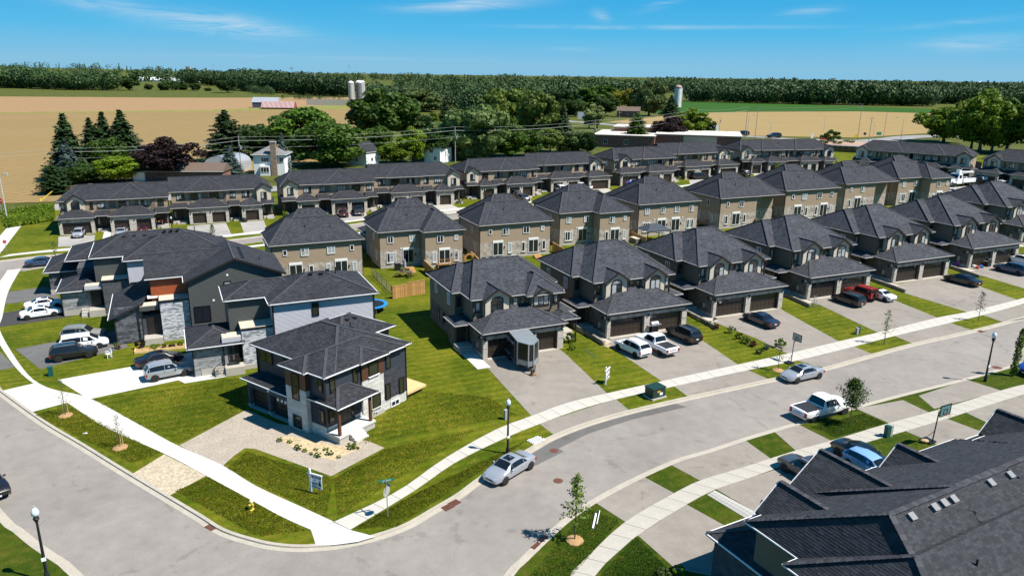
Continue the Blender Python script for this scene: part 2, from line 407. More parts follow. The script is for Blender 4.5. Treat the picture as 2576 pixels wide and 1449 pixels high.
struct(MB().add(tv, tf).build('terrain', PAST, uv=False, smooth=True))
kerbNW = spline(P2([(0,985),(108,1063),(200,1118),(300,1180),(400,1240),(500,1300),(560,1337),(640,1363),(695,1374),(750,1378),(804,1376),(859,1370),(941,1352),(1023,1323),(1089,1285),(1155,1246),(1218,1200),(1333,1133),(1390,1101),(1481,1066),(1590,1035),(1727,1003),(1856,975),(1968,951),(2072,929),(2173,901),(2294,868),(2450,833),(2576,800)]), 4)
westNW = spline([(-76, 107.5), (-72, 98), (-64.5, 84), (-56, 72.5), tuple(kerbNW[0])], 4)[:-1]
eastNW = spline([tuple(kerbNW[-1]), (84, 103), (110, 121), (140, 146), (160, 172)], 3)[1:]
northNW = spline([(160, 172), (175, 205), (165, 240), (140, 252), (110, 238), (60, 205), (20, 176), (-20, 150.5), (-46, 131), (-60, 121), (-71, 113), (-76, 107.5)], 3)[1:-1]
nwEdge = westNW + kerbNW + eastNW + northNW
kerbSW = spline([(-75, 78), (-60, 66.5), (-45, 53)] + [tuple(p) for p in P2([(0,1303),(41,1337),(82,1371),(123,1400),(186,1449)])] + [(-18, 31)], 3)
kerbS = spline([(-7, 24), (-2.5, 33)] + [tuple(p) for p in P2([(1285,1449),(1321,1411),(1395,1340),(1444,1299),(1507,1258),(1595,1211),(1704,1162),(1787,1137),(1877,1107),(2009,1068),(2146,1030),(2269,997),(2433,956),(2576,916)])] + [(75, 85), (100, 101), (130, 125)], 4)
st3N = spline([(-100, 100)] + [(-88, 111)] + [tuple(p) for p in P2([(0,658),(163,640),(545,609)])] + [(-20, 158.5), (20, 185), (60, 214), (105, 246), (150, 268), (200, 262)], 4)
struct(MB().prism(spline([(-130, 75), (-60, 35), (-20, 15), (40, 15), (120, 60), (200, 150), (215, 270), (150, 300), (60, 262), (-20, 205), (-80, 160), (-130, 130), (-130, 75)], 3)[:-1], -0.5, 0.0).build('road', ROAD, uv=False), 'worn pale grey asphalt street curving past the corner house')
def block(name, pts, mt, label):
 pts = [Vector((p[0], p[1])) for p in pts]
 ar = sum(pts[i].x * pts[(i+1) % len(pts)].y - pts[(i+1) % len(pts)].x * pts[i].y for i in range(len(pts)))
 if ar < 0: pts = pts[::-1]
 return struct(MB().prism(pts, -0.3, 0.12).build(name, mt, uv=False), label)
block('lawn', nwEdge, GRASS, 'yellow green mown lawns around the corner house and the rows behind it')
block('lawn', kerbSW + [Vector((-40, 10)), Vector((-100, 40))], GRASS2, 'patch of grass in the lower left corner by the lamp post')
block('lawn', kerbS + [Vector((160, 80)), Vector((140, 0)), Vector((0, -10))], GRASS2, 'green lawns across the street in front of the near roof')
block('lawn', st3N + [Vector((215, 300)), Vector((150, 330)), Vector((105, 330)), Vector((60, 285)), Vector((0, 232)), Vector((-52, 194)), Vector((-108, 153.5)), Vector((-101, 140))], GRASS, 'lawns around the far row of townhouses')
def kerb(pts, side, name='kerb', label=None):
 """concrete kerb and gutter pan along a block edge; side +1 = road lies to the left of the walking direction"""
 mb = MB(); a = offset(pts, side * -0.22); b = offset(pts, side * 0.03); c = offset(pts, side * 0.05); d = offset(pts, side * 0.42)
 if side > 0: a, b, c, d = a[::1], b, c, d
 ribbon(mb, a, b, 0.135); ribbon(mb, b, c, 0.135, 0.02); ribbon(mb, c, d, 0.02, 0.012)
 ribbon(mb, a, a, 0.135, 0.1); ribbon(mb, d, d, 0.012, 0.0)
 return struct(mb.build(name, KERB, uv=False), label)
kerb(westNW + kerbNW + eastNW, -1, label='pale concrete kerb round the corner lot')
kerb(kerbSW, 1); kerb(kerbS, 1, label='concrete kerb on the near side of the curving street')
kerb(st3N, -1); kerb(list(reversed(northNW)), 1)
# ---- sidewalks of separate slabs
def sidewalk(inner, outer, mt, label, step=1.62, z=0.12, gap=0.02):
 root = struct(thing('sidewalk', None, None, (0, 0, 0)), label)
 A = spline(inner, 12); B = spline(outer, 12)
 def resample(p, n):
  L = [0]
  for i in range(1, len(p)): L.append(L[-1] + (p[i] - p[i-1]).length)
  out = []; j = 0
  for k in range(n + 1):
   t = L[-1] * k / n
   while j < len(L) - 2 and L[j+1] < t: j += 1
   f = (t - L[j]) / max(L[j+1] - L[j], 1e-6); out.append(p[j].lerp(p[j+1], f))
  return out
 ln = sum((A[i+1] - A[i]).length for i in range(len(A) - 1))
 n = int(ln / step); A = resample(A, n); B = resample(B, n)
 rnd = random.Random(5)
 for i in range(n):
  q = [A[i].lerp(A[i+1], gap/2), A[i].lerp(A[i+1], 1 - gap/2), B[i].lerp(B[i+1], 1 - gap/2), B[i].lerp(B[i+1], gap/2)]
  ar = (q[1]-q[0]).cross(q[2]-q[0])
  if ar < 0: q = q[::-1]
  c = sum(q, Vector((0, 0))) / 4
  o = MB().prism([(p - c) for p in q], 0.0, 0.03 + rnd.uniform(0, 0.006)).build('slab', mt, root, (c.x, c.y, z), uv=False)
 return root
z1 = 0.14
sidewalk([(-99, 147), (-85.6, 119.5)], [(-101.2, 146.5), (-88, 119.2)], CONCW, 'white concrete footpath at the far left running north')
sidewalk([(-76, 110), (-70, 98), (-63.5, 87)] + P2([(0,832),(60,930),(120,975),(222,1000),(350,1068),(446,1120),(560,1170),(640,1220),(762,1276),(840,1312)], z1), [(-77.4, 109), (-71.5, 97), (-65, 86)] + P2([(0,868),(40,925),(85,965),(168,1012),(260,1072),(412,1140),(520,1197),(640,1262),(710,1300),(782,1332)], z1), CONCW, 'bright white new concrete sidewalk along the left street')
sidewalk(P2([(840,1312),(1000,1235),(1118,1153),(1248,1080),(1340,1045),(1430,1012),(1528,989),(1667,958),(1856,917),(1984,889),(2113,858),(2210,836),(2359,799),(2437,784),(2559,754),(2600,741)], z1), P2([(880,1332),(1040,1235),(1150,1160),(1282,1096),(1357,1066),(1450,1032),(1549,1004),(1693,972),(1880,931),(2003,907),(2146,872),(2250,845),(2390,812),(2470,793),(2576,764),(2612,752)], z1), CONCM, 'pale concrete sidewalk along the far side of the curving street')
sidewalk([(1.5, 30), (2.8, 35)] + P2([(1432,1449),(1475,1403),(1573,1312),(1696,1240),(1761,1208),(1860,1178),(2001,1133),(2091,1108),(2237,1064),(2337,1037),(2420,1012),(2519,982),(2576,967)], z1) + [(60, 73), (80, 86)], [(3.2, 29.5), (4.4, 34.5)] + P2([(1495,1449),(1540,1402),(1606,1344),(1729,1267),(1800,1230),(1872,1206),(1985,1167),(2118,1130),(2280,1083),(2381,1053),(2455,1029),(2560,996),(2600,985)], z1) + [(61, 71.5), (81, 84.5)], CONC, 'cream concrete sidewalk in front of the near roof')
def st3off(d): return [p for p in offset(st3N, d)]
s3a = [p for p in st3off(2.6) if -84 < p.x < 120]; s3b = [p for p in st3off(4.1) if -84 < p.x < 120]
sidewalk(s3a[::3], s3b[::3], CONCW, 'white sidewalk in front of the far townhouses', step=2.5)
n3 = [p for p in northNW if p.x < 130 and p.x > -75]
sidewalk([p for p in offset(n3, 2.4)][::2], [p for p in offset(n3, 3.8)][::2], CONCW, 'white sidewalk behind the middle row of houses', step=2.5)
def pave(name, l, mt, z=0.132, label=None): return sheet(name, P2(l, z), z, mt, label)
F = crop(900, 1200)
pave('sidewalk_ramp', [(782,1331),(840,1313),(880,1332),(945,1349),(900,1362),(840,1370),(795,1371)], CONCW, 0.142, 'white concrete corner ramp where the two sidewalks meet')
for l in ([(1208,905),(1404,876),(1421,888),(1530,992),(1440,1015),(1340,1049)], [(1515,858),(1708,812),(1765,855),(1858,918),(1667,960)],
          [(1785,806),(1958,772),(1975,784),(2113,860),(1985,891),(1900,850)], [(2030,758),(2175,720),(2247,754),(2361,800),(2212,838),(2060,766)],
          [(2245,718),(2380,690),(2466,721),(2561,755),(2437,786),(2278,738)], [(2430,681),(2540,656),(2600,665),(2600,733),(2466,692)]):
 pave('driveway', l, DRIVE)
def apron(l, edge, mt):
 pts = []; P = P2(l, 0.132); idx = [min(range(len(edge)), key=lambda i: (edge[i] - p).length) for p in P]
 near = [(edge[i] - p).length < 1.1 for p, i in zip(P, idx)]
 for k, p in enumerate(P):
  if near[k]:
   pts.append(('e', idx[k]))
  else: pts.append(('p', p))
 out = []; inner = offset(edge, 0.0)
 for k, q in enumerate(pts):
  nx_ = pts[(k + 1) % len(pts)]
  if q[0] == 'p': out.append(q[1])
  else:
   out.append(edge[q[1]])
   if nx_[0] == 'e' and nx_[1] != q[1]:
    st = 1 if nx_[1] > q[1] else -1
    out += [edge[i] for i in range(q[1] + st, nx_[1], st)]
 c = sum(out, Vector((0, 0))) / len(out)
 sheet('driveway_apron', [p + (c - p).normalized() * (0.25 if any((p - e).length < 0.02 for e in edge) else 0) for p in out], 0.132, mt)
for l in ([(1357,1065),(1549,1003),(1592,1036),(1390,1102)], [(1695,971),(1880,930),(1930,957),(1732,1003)], [(2003,906),(2146,871),(2197,890),(2074,929)],
          [(2248,844),(2390,812),(2442,833),(2293,868)], [(2470,792),(2600,760),(2600,796),(2522,814)]):
 apron(l, kerbNW + eastNW, DRIVE)
pave('driveway', [(145,955),(342,920),(367,915),(482,885),(500,940),(572,947),(465,964),(449,956),(223,1004)], CONCW, 0.133, 'bright white concrete driveway below the light grey townhouse')
apron([(3,984),(93,962),(175,1011),(80,1037)], westNW + kerbNW, CONCW)
pave('driveway', [(38,878),(153,857),(305,828),(320,872),(328,872),(255,890),(101,928)], DRIVED, 0.133)
pave('driveway_apron', [(-20,880),(0,885),(38,923),(0,931),(-40,940)], DRIVED)
pave('driveway', [(-60,800),(0,789),(44,781),(180,765),(185,795),(118,806),(0,822),(-60,832)], BLKASP, 0.133, 'fresh black asphalt driveway with two white cars')
pave('driveway', [(-80,748),(0,737),(118,721),(150,750),(0,766),(-80,778)], DRIVED, 0.133)
pave('driveway', [(451,1120),(620,1030),(700,1065),(930,1110),(967,1126),(833,1197),(640,1128),(615,1127),(590,1145),(556,1175)], GRAVEL, 0.133, 'gravel driveway and path in front of the dark corner house')
apron([(328,1178),(413,1142),(519,1196),(428,1237)], kerbNW, SANDP)
pave('flower_bed', [F(430,1210), F(560,1200), F(740,1240), F(1000,1290), F(1200,1290), F(1220,1310), F(1080,1370), F(960,1425), F(740,1365), F(560,1290)], SAND, 0.138, 'sandy bed with weeds at the foot of the corner house')
for l in ([(1503,1267),(1639,1195),(1698,1241),(1575,1313)], [(1702,1172),(1877,1114),(1939,1153),(1763,1209)], [(1940,1097),(2031,1073),(2093,1109),(2003,1134)],
          [(2168,1036),(2272,1006),(2339,1038),(2239,1065)], [(2311,995),(2458,960),(2521,983),(2350,1028)]):
 apron(l, kerbS, DRIVE)
for l in ([(1604,1345),(1727,1268),(1830,1325),(1900,1420),(1795,1449),(1700,1430)], [(1800,1229),(1872,1205),(2000,1166),(2150,1260),(1960,1310),(1912,1294)],
          [(2076,1142),(2118,1129),(2300,1190),(2200,1230)], [(2278,1084),(2381,1052),(2520,1105),(2460,1160),(2378,1126)], [(2425,1035),(2576,991),(2620,1010),(2576,1060),(2490,1066)]):
 pave('driveway', l, DRIVE)
pv = struct(thing('paver_path', None, None), 'strip of grey pavers beside a driveway across the street')
q = [at(*p, 0.13) for p in ((1778,1244),(1798,1233),(1925,1300),(1900,1318))]
for i in range(14):
 for j in range(3):
  f = lambda a, b: q[0].lerp(q[3], a).lerp(q[1].lerp(q[2], a), b)
  v = [f((i+.03)/14, (j+.03)/3), f((i+.97)/14, (j+.03)/3), f((i+.97)/14, (j+.97)/3), f((i+.03)/14, (j+.97)/3)]
  c = sum(v, Vector()) / 4
  MB().prism([(p - c) for p in v][::-1] if (v[1]-v[0]).cross(v[2]-v[0]).z < 0 else [(p - c) for p in v], 0, 0.02).build('paver', cached('pvm%d' % ((i*3+j) % 3), lambda k=(i*3+j) % 3: plain('paver_grey_%d' % k, (0.3+0.04*k, 0.29+0.04*k, 0.27+0.035*k), 0.9)), pv, c, uv=False)
pk = P2([(1335,1133),(1390,1104),(1481,1069),(1590,1039),(1694,1014),(1727,1023),(1590,1055),(1481,1090),(1405,1128),(1419,1135),(1345,1172),(1325,1150)])
struct(MB().poly(*[(p.x, p.y, 0.006) for p in (pk if sum(pk[i].cross(pk[(i+1) % len(pk)]) for i in range(len(pk))) > 0 else pk[::-1])]).build('road_patch', PATCH, uv=False), 'long darker asphalt patch along the kerb')
# ---- farm fields
def field_mat(name, soil, crop_, spacing, ang, row=0.5, patch=0.5, scale=0.012):
 mt, nt, b = nodes(name); g = N(nt); o = g.coord(); sp = g.n('ShaderNodeSeparateXYZ', {0: o})
 cs, sn = math.cos(R(ang)), math.sin(R(ang))
 t = g.math('ADD', g.math('MULTIPLY', sp.outputs[0], -sn), g.math('MULTIPLY', sp.outputs[1], cs))
 bend = g.noise(o, 0.006, 2); t = g.math('ADD', t, g.math('MULTIPLY', bend, 45.0))
 w = g.math('ADD', g.math('MULTIPLY', g.math('SINE', g.math('MULTIPLY', t, 6.283 / spacing)), 0.5), 0.5)
 n1 = g.noise(o, scale, 5, 0.6); n2 = g.noise(o, 0.25, 4, 0.7)
 rowk = g.ramp(g.math('ADD', w, g.math('MULTIPLY', g.math('SUBTRACT', n2, 0.5), 0.9)), (0.62, 0.0), (0.95, 1.0))
 c = g.mix(g.math('MULTIPLY', rowk, row), c4(soil), c4(crop_))
 pt = g.ramp(n1, (0.42, 0.0), (0.68, 1.0)); c = g.mix(g.math('MULTIPLY', pt, patch), c, c4(crop_, 1.3))
 c = g.mix(1.0, c, g.ramp(n2, (0.2, 0.85), (0.8, 1.15)), 'MULTIPLY')
 nt.links.new(c, b.inputs['Base Color']); b.inputs['Roughness'].default_value = 0.95; b.inputs['Specular IOR Level'].default_value = 0.1
 return mt
FLD1 = field_mat('tilled_field', (0.27, 0.175, 0.08), (0.10, 0.10, 0.03), 3.0, 62, 0.75, 0.25)
FLD2 = field_mat('far_tilled_field', (0.28, 0.175, 0.09), (0.19, 0.14, 0.065), 8.0, 20, 0.15, 0.45, 0.008)
FLD3 = field_mat('tan_field', (0.29, 0.20, 0.09), (0.16, 0.135, 0.045), 2.4, 24, 0.45, 0.35, 0.02)
FLDG = field_mat('green_crop', (0.028, 0.085, 0.010), (0.02, 0.06, 0.008), 3.0, 20, 0.5, 0.4, 0.01)
zf = -0.02
pf = lambda n, l, mt, lab, z=zf: sheet(n, P2(l, z), z, mt, lab)
pf('field', [(-300,287),(0,286),(515,281),(700,276),(880,266),(965,290),(965,380),(700,425),(560,440),(400,452),(131,508),(0,512),(-300,530)], FLD1, 'tan field with thin dark crop rows behind the far townhouses')
pf('field', [(-400,222),(0,226),(159,231),(342,232.5),(602,233),(704,243),(905,247),(905,262),(720,270),(515,277.5),(0,283),(-400,284)], FLD2, 'smooth brown tilled field reaching the far wood')
pf('field_margin', [(-300,283.2),(0,283),(515,277.5),(720,270),(880,263),(880,276),(700,277),(515,281),(0,286),(-300,287)], grass_mat('margin_grass', (0.13,0.15,0.03), (0.2,0.2,0.05), (0.3,0.25,0.1)), 'thin grassy line between the two left fields', -0.01)
pf('field', [(1526,307),(1650,318),(1765,334),(1872,342),(2157,347),(2330,336),(2360,286),(2162,281),(1872,282),(1765,284),(1660,293)], FLD3, 'tan field beyond the roundabout')
pf('field', [(1655,252),(1872,259),(2100,266),(2362,276),(2400,288),(2162,280),(1872,281.5),(1765,283.5),(1655,288)], FLDG, 'bright green crop field before the far wood')
pf('field', [(1667,243),(1765,245),(1755,252),(1655,251)], FLD3, 'small tan strip left of the green field')
pf('field', [(0,199),(28,201),(28,206),(0,208)], FLD3, 'small tan field between woods at the far left')
pf('field', [(240,207),(290,211),(285,214),(236,211)], FLD3, 'pale field on the far left rise')
pf('field', [(716,213),(900,214),(900,219),(716,218)], FLD3, 'pale far field behind the silos')
# ---- outer roads
def strip(name, pts, w, z, mt, label, wob=0):
 p = spline(pts, 6); mb = MB(); ribbon(mb, offset(p, -w/2), offset(p, w/2), z)
 return struct(mb.build(name, mt, uv=False), label)
ROADF = asphalt('far_road', 0.24, (1, 0.97, 0.93))
strip('road', [(-170, 128)] + [(-113, 152), (-105, 161.5)] + [(-62, 196), (0, 243), (60, 296), (110, 345), (150, 370)], 9, 0.0, ROADF, 'main road passing behind the far townhouses')
hw = P2([(1350,297),(1428,305),(1540,315),(1644,325),(1797,338),(1984,350),(2080,356)])
strip('road', [tuple(p) for p in hw], 9, 0.01, ROADF, 'country road running along the tan field')
strip('road', [tuple(p) for p in P2([(2150,357),(2230,352),(2294,345),(2392,343),(2576,352),(2800,366)])], 13, 0.01, ROADF, 'wide pale road leaving the roundabout to the right')
rc = at(2112, 360, 0)
struct(MB().lathe([(22, -0.1), (22, 0.012)], 40, (rc.x, rc.y, 0)).build('roundabout', ROADF, uv=False))
struct(MB().lathe([(13.5, -0.1), (13.5, 0.1), (12.5, 0.35), (3, 0.8)], 36, (rc.x, rc.y, 0)).build('roundabout_island', plain('island_paving', (0.33, 0.22, 0.16), 0.9), uv=False), 'raised roundabout island planted with shrubs')
pf('lawn', [(2088,400),(2180,400),(2205,372),(2085,372)], GRASS, 'mown green slope between the two end townhouse rows', -0.05)
# ------------------------------------------------------------------ houses
CAPS = True
class House:
 """parts are collected per kind in the local frame (u right along the front, v away, z up) and linked as children of one Empty"""
 def __init__(s, name, label, cat, loc, yaw, group=None, sc=None, roof=None, gut=None, cap=None):
  s.o = thing(name, label, cat, loc, yaw, group, sc)
  s.parts = {}; s.roofm = roof or SH; s.gutm = gut or GUT; s.capm = cap or CAP
 def mb(s, name, mt):
  b = MB(); s.parts[len(s.parts)] = (name, b, mt); return b
 def box(s, name, mt, *a): s.mb(name, mt).box(*a)
 def done(s):
  for n, b, mt in s.parts.values():
   if b.v: b.build(n, mt, s.o)
  return s.o
 def part(s, name, me, loc, rz=0): return inst(name, me, s.o, loc, rz)
 def gutter(s, a, b, z, h=0.085, t=0.07):
  a = Vector(a); b = Vector(b); d = (b - a).normalized(); n = Vector((d.y, -d.x))
  c = (a + b) / 2 + n * (t / 2 - 0.02)
  a2 = a - d * 0.03 + n * (t / 2 - 0.015); b2 = b + d * 0.03 + n * (t / 2 - 0.015)
  s.mb('gutter', s.gutm).bar((a2.x, a2.y, z - h / 2 + 0.012), (b2.x, b2.y, z - h / 2 + 0.012), t, h)
 def cap(s, a, b, w=0.26):
  a = Vector(a); b = Vector(b)
  s.mb('ridge_cap', s.capm).bar(a + Vector((0, 0, 0.015)), b + Vector((0, 0, 0.015)), w, 0.05)
 def hip(s, x0, x1, y0, y1, ze, px, py, gl=False, gr=False, gut='FBLR', caps=True, th=0.16, gy=False):
  """hip roof over a rectangle; px / py slope of the end / long planes; gl, gr make a gable of that end"""
  mb = s.mb('roof', s.roofm); wx, wy = x1 - x0, y1 - y0
  hx = px * wx / 2; hy = py * wy / 2
  if hy <= hx or gl or gr:
   zr = ze + hy; ym = (y0 + y1) / 2
   ra = Vector((x0 + (0 if gl else hy / px), ym, zr)); rb = Vector((x1 - (0 if gr else hy / px), ym, zr))
  else:
   zr = ze + hx; xm = (x0 + x1) / 2
   ra = Vector((xm, y0 + (0 if gy else hx / py), zr)); rb = Vector((xm, y1 - hx / py, zr))
  A, B, C_, D = [Vector(q) for q in ((x0, y0, ze), (x1, y0, ze), (x1, y1, ze), (x0, y1, ze))]
  if hy <= hx or gl or gr:
   if (rb - ra).length < 0.02: rb = ra.copy(); fs = [[A, B, ra], [B, C_, ra], [C_, D, ra], [D, A, ra]]
   else: fs = [[A, B, rb, ra], [B, C_, rb], [C_, D, ra, rb], [D, A, ra]]
  else: fs = [[A, B, ra], [B, C_, rb, ra], [C_, D, rb], [D, A, ra, rb]]
  for f in fs: mb.poly(*f)
  dn = Vector((0, 0, -th))
  for a, b in ((A, B), (B, C_), (C_, D), (D, A)): mb.poly(a + dn, b + dn, b, a)
  mb.poly(D + dn, C_ + dn, B + dn, A + dn)
  if caps and CAPS:
   if (rb - ra).length > 0.1: s.cap(ra, rb)
   if hy <= hx or gl or gr:
    if not gl: s.cap(A, ra); s.cap(D, ra)
    if not gr: s.cap(B, rb); s.cap(C_, rb)
   else:
    s.cap(A, ra); s.cap(B, ra); s.cap(D, rb); s.cap(C_, rb)
  if 'F' in gut: s.gutter((x0, y0), (x1, y0), ze)
  if 'B' in gut: s.gutter((x1, y1), (x0, y1), ze)
  if 'R' in gut: s.gutter((x1, y0), (x1, y1), ze)
  if 'L' in gut: s.gutter((x0, y1), (x0, y0), ze)
  return ra, rb
 def gable(s, x0, x1, y0, y1, ze, pitch, th=0.14, wall=None, wy=None, inset=0.3, rake=None):
  """gable roof with its ridge along v, gable end at y0"""
  mb = s.mb('roof', s.roofm); xm = (x0 + x1) / 2; zr = ze + pitch * (x1 - x0) / 2
  for sgn, xe in ((-1, x0), (1, x1)):
   a, b, c, d = Vector((xe, y0, ze)), Vector((xm, y0, zr)), Vector((xm, y1, zr)), Vector((xe, y1, ze))
   q = [a, b, c, d] if sgn < 0 else [d, c, b, a]
   q = q[::-1]
   mb.poly(*q)
   dn = Vector((0, 0, -th)); mb.poly(*[k + dn for k in q[::-1]])
   for i in range(4): mb.poly(q[(i+1) % 4], q[i], q[i] + dn, q[(i+1) % 4] + dn)
   s.mb('rake_board', rake or TRIM).bar((xe, y0 - 0.02, ze - 0.1), (xm, y0 - 0.02, zr - 0.1), 0.06, 0.22)
  if CAPS: s.cap((xm, y0, zr), (xm, y1, zr), 0.22)
  if wall:
   k = pitch; xa, xb = x0 + inset, x1 - inset; yw = wy if wy is not None else y0 + 0.25
   mbw = s.mb('gable_wall', wall); z0 = ze - 0.2; zt = zr - 0.12
   pts = [(xa, z0), (xb, z0), (xb, ze - 0.12 + k * inset), (xm, zt), (xa, ze - 0.12 + k * inset)]
   v = [(p[0], yw, p[1]) for p in pts] + [(p[0], yw + 0.2, p[1]) for p in pts]
   mbw.add(v, [(0,1,2,3,4), (9,8,7,6,5)] + [((i+1) % 5, i, 5+i, 5+(i+1) % 5) for i in range(5)])
 def clap(s, name, mt, a, b, z0, z1, exp=0.16, flip=False, top=None):
  """clapboard wall with a real saw-tooth section, from plan point a to b (outside on the right of a->b)"""
  mb = s.mb(name, mt); a = Vector(a); b = Vector(b); d = (b - a).normalized(); n = Vector((d.y, -d.x))
  k = max(1, round((z1 - z0) / exp)); h = (z1 - z0) / k
  for i in range(k):
   za = z0 + i * h; zb = za + h
   o = n * 0.028
   lo = [Vector((*(a + o), za)), Vector((*(b + o), za))]; hi = [Vector((*(b + n*0.004), zb)), Vector((*(a + n*0.004), zb))]
   mb.poly(lo[0], lo[1], hi[0], hi[1])
   mb.poly(Vector((*a, za)), Vector((*b, za)), lo[1], lo[0])
 def walls(s, x0, x1, y0, y1, z0, z1, mt, name='wall', sid=False, exp=0.17):
  s.box(name, mt, x0, x1, y0, y1, z0, z1)
  if sid:
   for q, (a, b) in dict(F=((x0, y0), (x1, y0)), R=((x1, y0), (x1, y1)), L=((x0, y1), (x0, y0))).items():
    if q in sid: s.clap('siding', mt, a, b, z0, z1, exp)
 def window(s, x, y, z, w, h, ang=0, n=2, fm=None, sill=None, arch=False, gm=None, name='window', trans=0.0, mull=None):
  """window centred at (x, y) on a wall whose outside is -v turned by ang; z = bottom"""
  fm = fm or WHITE; gm = gm or GLASS
  def mk():
   b = MB(); t = 0.085; dp = 0.075
   def bx(x0, x1, z0, z1, y1=0.0): b.box(x0, x1, -dp, y1, z0, z1)
   bx(-w/2, -w/2 + t, 0, h); bx(w/2 - t, w/2, 0, h); bx(-w/2 + t, w/2 - t, 0, t)
   if not arch: bx(-w/2 + t, w/2 - t, h - t, h)
   else:
    m_ = 10; rs = w/2; k = 0.62
    for i in range(m_):
     a0 = math.pi * i / m_; a1 = math.pi * (i+1) / m_
     b.bar((rs*math.cos(a0)*0.96, -dp/2, h + rs*k*math.sin(a0)), (rs*math.cos(a1)*0.96, -dp/2, h + rs*k*math.sin(a1)), dp, t*1.3)
    bx(-w/2 + t, w/2 - t, h - t*0.6, h + t*0.4)
   for i in range(1, n):
    xc = -w/2 + w * i / n; bx(xc - 0.035, xc + 0.035, t, h - t)
   if trans: bx(-w/2 + t, w/2 - t, h - trans - 0.04, h - trans + 0.04)
   if mull: bx(-w/2 + t, w/2 - t, h*mull - 0.025, h*mull + 0.025)
   return b.mesh(name, fm)
  f = s.part(name, cached(('win', name, w, h, n, fm.name, arch, trans, mull), mk), (x, y, z), ang)
  def pane():
   b = MB(); pw = (w - 0.14) / n
   b.box(-pw/2 + 0.02, pw/2 - 0.02, -0.03, -0.012, 0.07, h - 0.07)
   return b.mesh('pane', gm)
  pw = (w - 0.14) / n
  for i in range(n):
   inst('pane', cached(('pane', w, h, n, gm.name), pane), f, (-w/2 + 0.07 + pw * (i + .5), 0, 0))
  if arch:
   def ap():
    b = MB(); pts = [(w/2*0.9*math.cos(math.pi*i/10), h + w/2*0.9*0.62*math.sin(math.pi*i/10)) for i in range(11)]
    b.poly(*[(p[0], -0.03, p[1]) for p in pts]); return b.mesh('pane', gm)
   inst('pane', cached(('apane', w, h, gm.name), ap), f)
  if sill:
   inst('sill', cached(('sill', w, sill.name), lambda: MB().box(-w/2 - 0.08, w/2 + 0.08, -0.12, 0, -0.1, 0).mesh('sill', sill)), f)
  return f
 def patio(s, x, y, z, w=1.9, h=2.25, ang=0):
  f = s.window(x, y, z, w, h, ang, 2, WHITE, name='patio_door', trans=0.0, gm=GLASSD)
  inst('transom', cached(('trs', w), lambda: MB().box(-w/2, w/2, -0.09, 0, h, h + 0.32).mesh('transom', WHITE)), f)
  return f
 def door(s, x, y, z, w=0.95, h=2.1, ang=0, mt=None):
  def mk():
   b = MB().box(-w/2, w/2, -0.05, 0, 0, h)
   b.box(-w/2 - 0.07, -w/2, -0.07, 0, 0, h + 0.07).box(w/2, w/2 + 0.07, -0.07, 0, 0, h + 0.07).box(-w/2, w/2, -0.07, 0, h, h + 0.07)
   for i in (0, 1):
    for j in (0, 1): b.box(-w/2 + 0.1 + i*w/2.1, -w/2 + 0.1 + i*w/2.1 + w*0.3, -0.062, -0.05, 0.2 + j*1.0, 0.95 + j*0.9)
   return b.mesh('front_door', mt or TRIM)
  d = s.part('front_door', cached(('door', w, h, (mt or TRIM).name), mk), (x, y, z), ang)
  inst('handle', cached('dh', lambda: MB().box(-0.02, 0.02, -0.05, 0, -0.06, 0.06).mesh('handle', METAL)), d, (w*0.38, -0.05, 1.0))
  return d
 def garage_door(s, x, y, z, w, h=2.15, ang=0, glaz=False, mt=None, nx=None, sect=4):
  mt = mt or DOORM; nx = nx or max(4, round(w / 0.62))
  d = s.part('garage_door', cached(('gd', w, h, mt.name), lambda: MB().box(-w/2, w/2, 0, 0.05, 0, h).mesh('garage_door', mt)), (x, y, z), ang)
  pw, ph = w / nx, h / sect
  gm = GLASSD if glaz else mt
  mp = cached(('gp', w, h, mt.name, nx, sect), lambda: MB().add([(-pw*.43, -0.012, -ph*.4), (pw*.43, -0.012, -ph*.4), (pw*.43, -0.012, ph*.4), (-pw*.43, -0.012, ph*.4), (-pw*.36, -0.03, -ph*.27), (pw*.36, -0.03, -ph*.27), (pw*.36, -0.03, ph*.27), (-pw*.36, -0.03, ph*.27)],
              [(0,1,5,4), (1,2,6,5), (2,3,7,6), (3,0,4,7), (4,5,6,7)]).mesh('panel', mt))
  mg = cached(('gg', w, h, nx, sect), lambda: MB().box(-pw*.38, pw*.38, -0.02, 0, -ph*.28, ph*.28).mesh('panel', GLASSD))
  for j in range(sect):
   for i in range(nx):
    inst('glass_panel' if glaz and j == sect - 1 else 'panel', mg if glaz and j == sect - 1 else mp, d, (-w/2 + pw * (i + .5), 0, ph * (j + .5)))
  return d
 def garage_wall(s, x0, x1, y, zt, doors, mt, piers=True, hd=2.2, glaz=True, mt2=None, rec=0.32, dm=None):
  """garage front with recessed doors between brick piers"""
  xs = [x0] + [q for d in doors for q in d] + [x1]
  for i in range(0, len(xs), 2):
   s.box('garage_wall', mt, xs[i], xs[i+1], y, y + 0.38, 0.0, hd)
   if piers:
    s.box('stone_pier', STONE, xs[i] + (0.0 if i else -0.05), xs[i+1] + (0.05 if i == len(xs) - 2 else 0.0), y - 0.05, y + 0.3, 0.0, hd - 0.05)
    s.box('pier_cap', CONC, xs[i] + (-0.02 if i else -0.08), xs[i+1] + (0.08 if i == len(xs) - 2 else 0.02), y - 0.09, y + 0.28, hd - 0.05, hd + 0.05)
    s.box('pier_cap', CONC, xs[i] + (-0.015 if i else -0.06), xs[i+1] + (0.06 if i == len(xs) - 2 else 0.015), y - 0.075, y + 0.28, 1.28, 1.36)
  s.box('garage_wall', mt, x0, x1, y, y + 0.38, hd + 0.003, zt)
  s.box('lintel', mt2 or BRK, x0 + 0.25, x1 - 0.25, y - 0.025, y + 0.2, hd + 0.05, hd + 0.42)
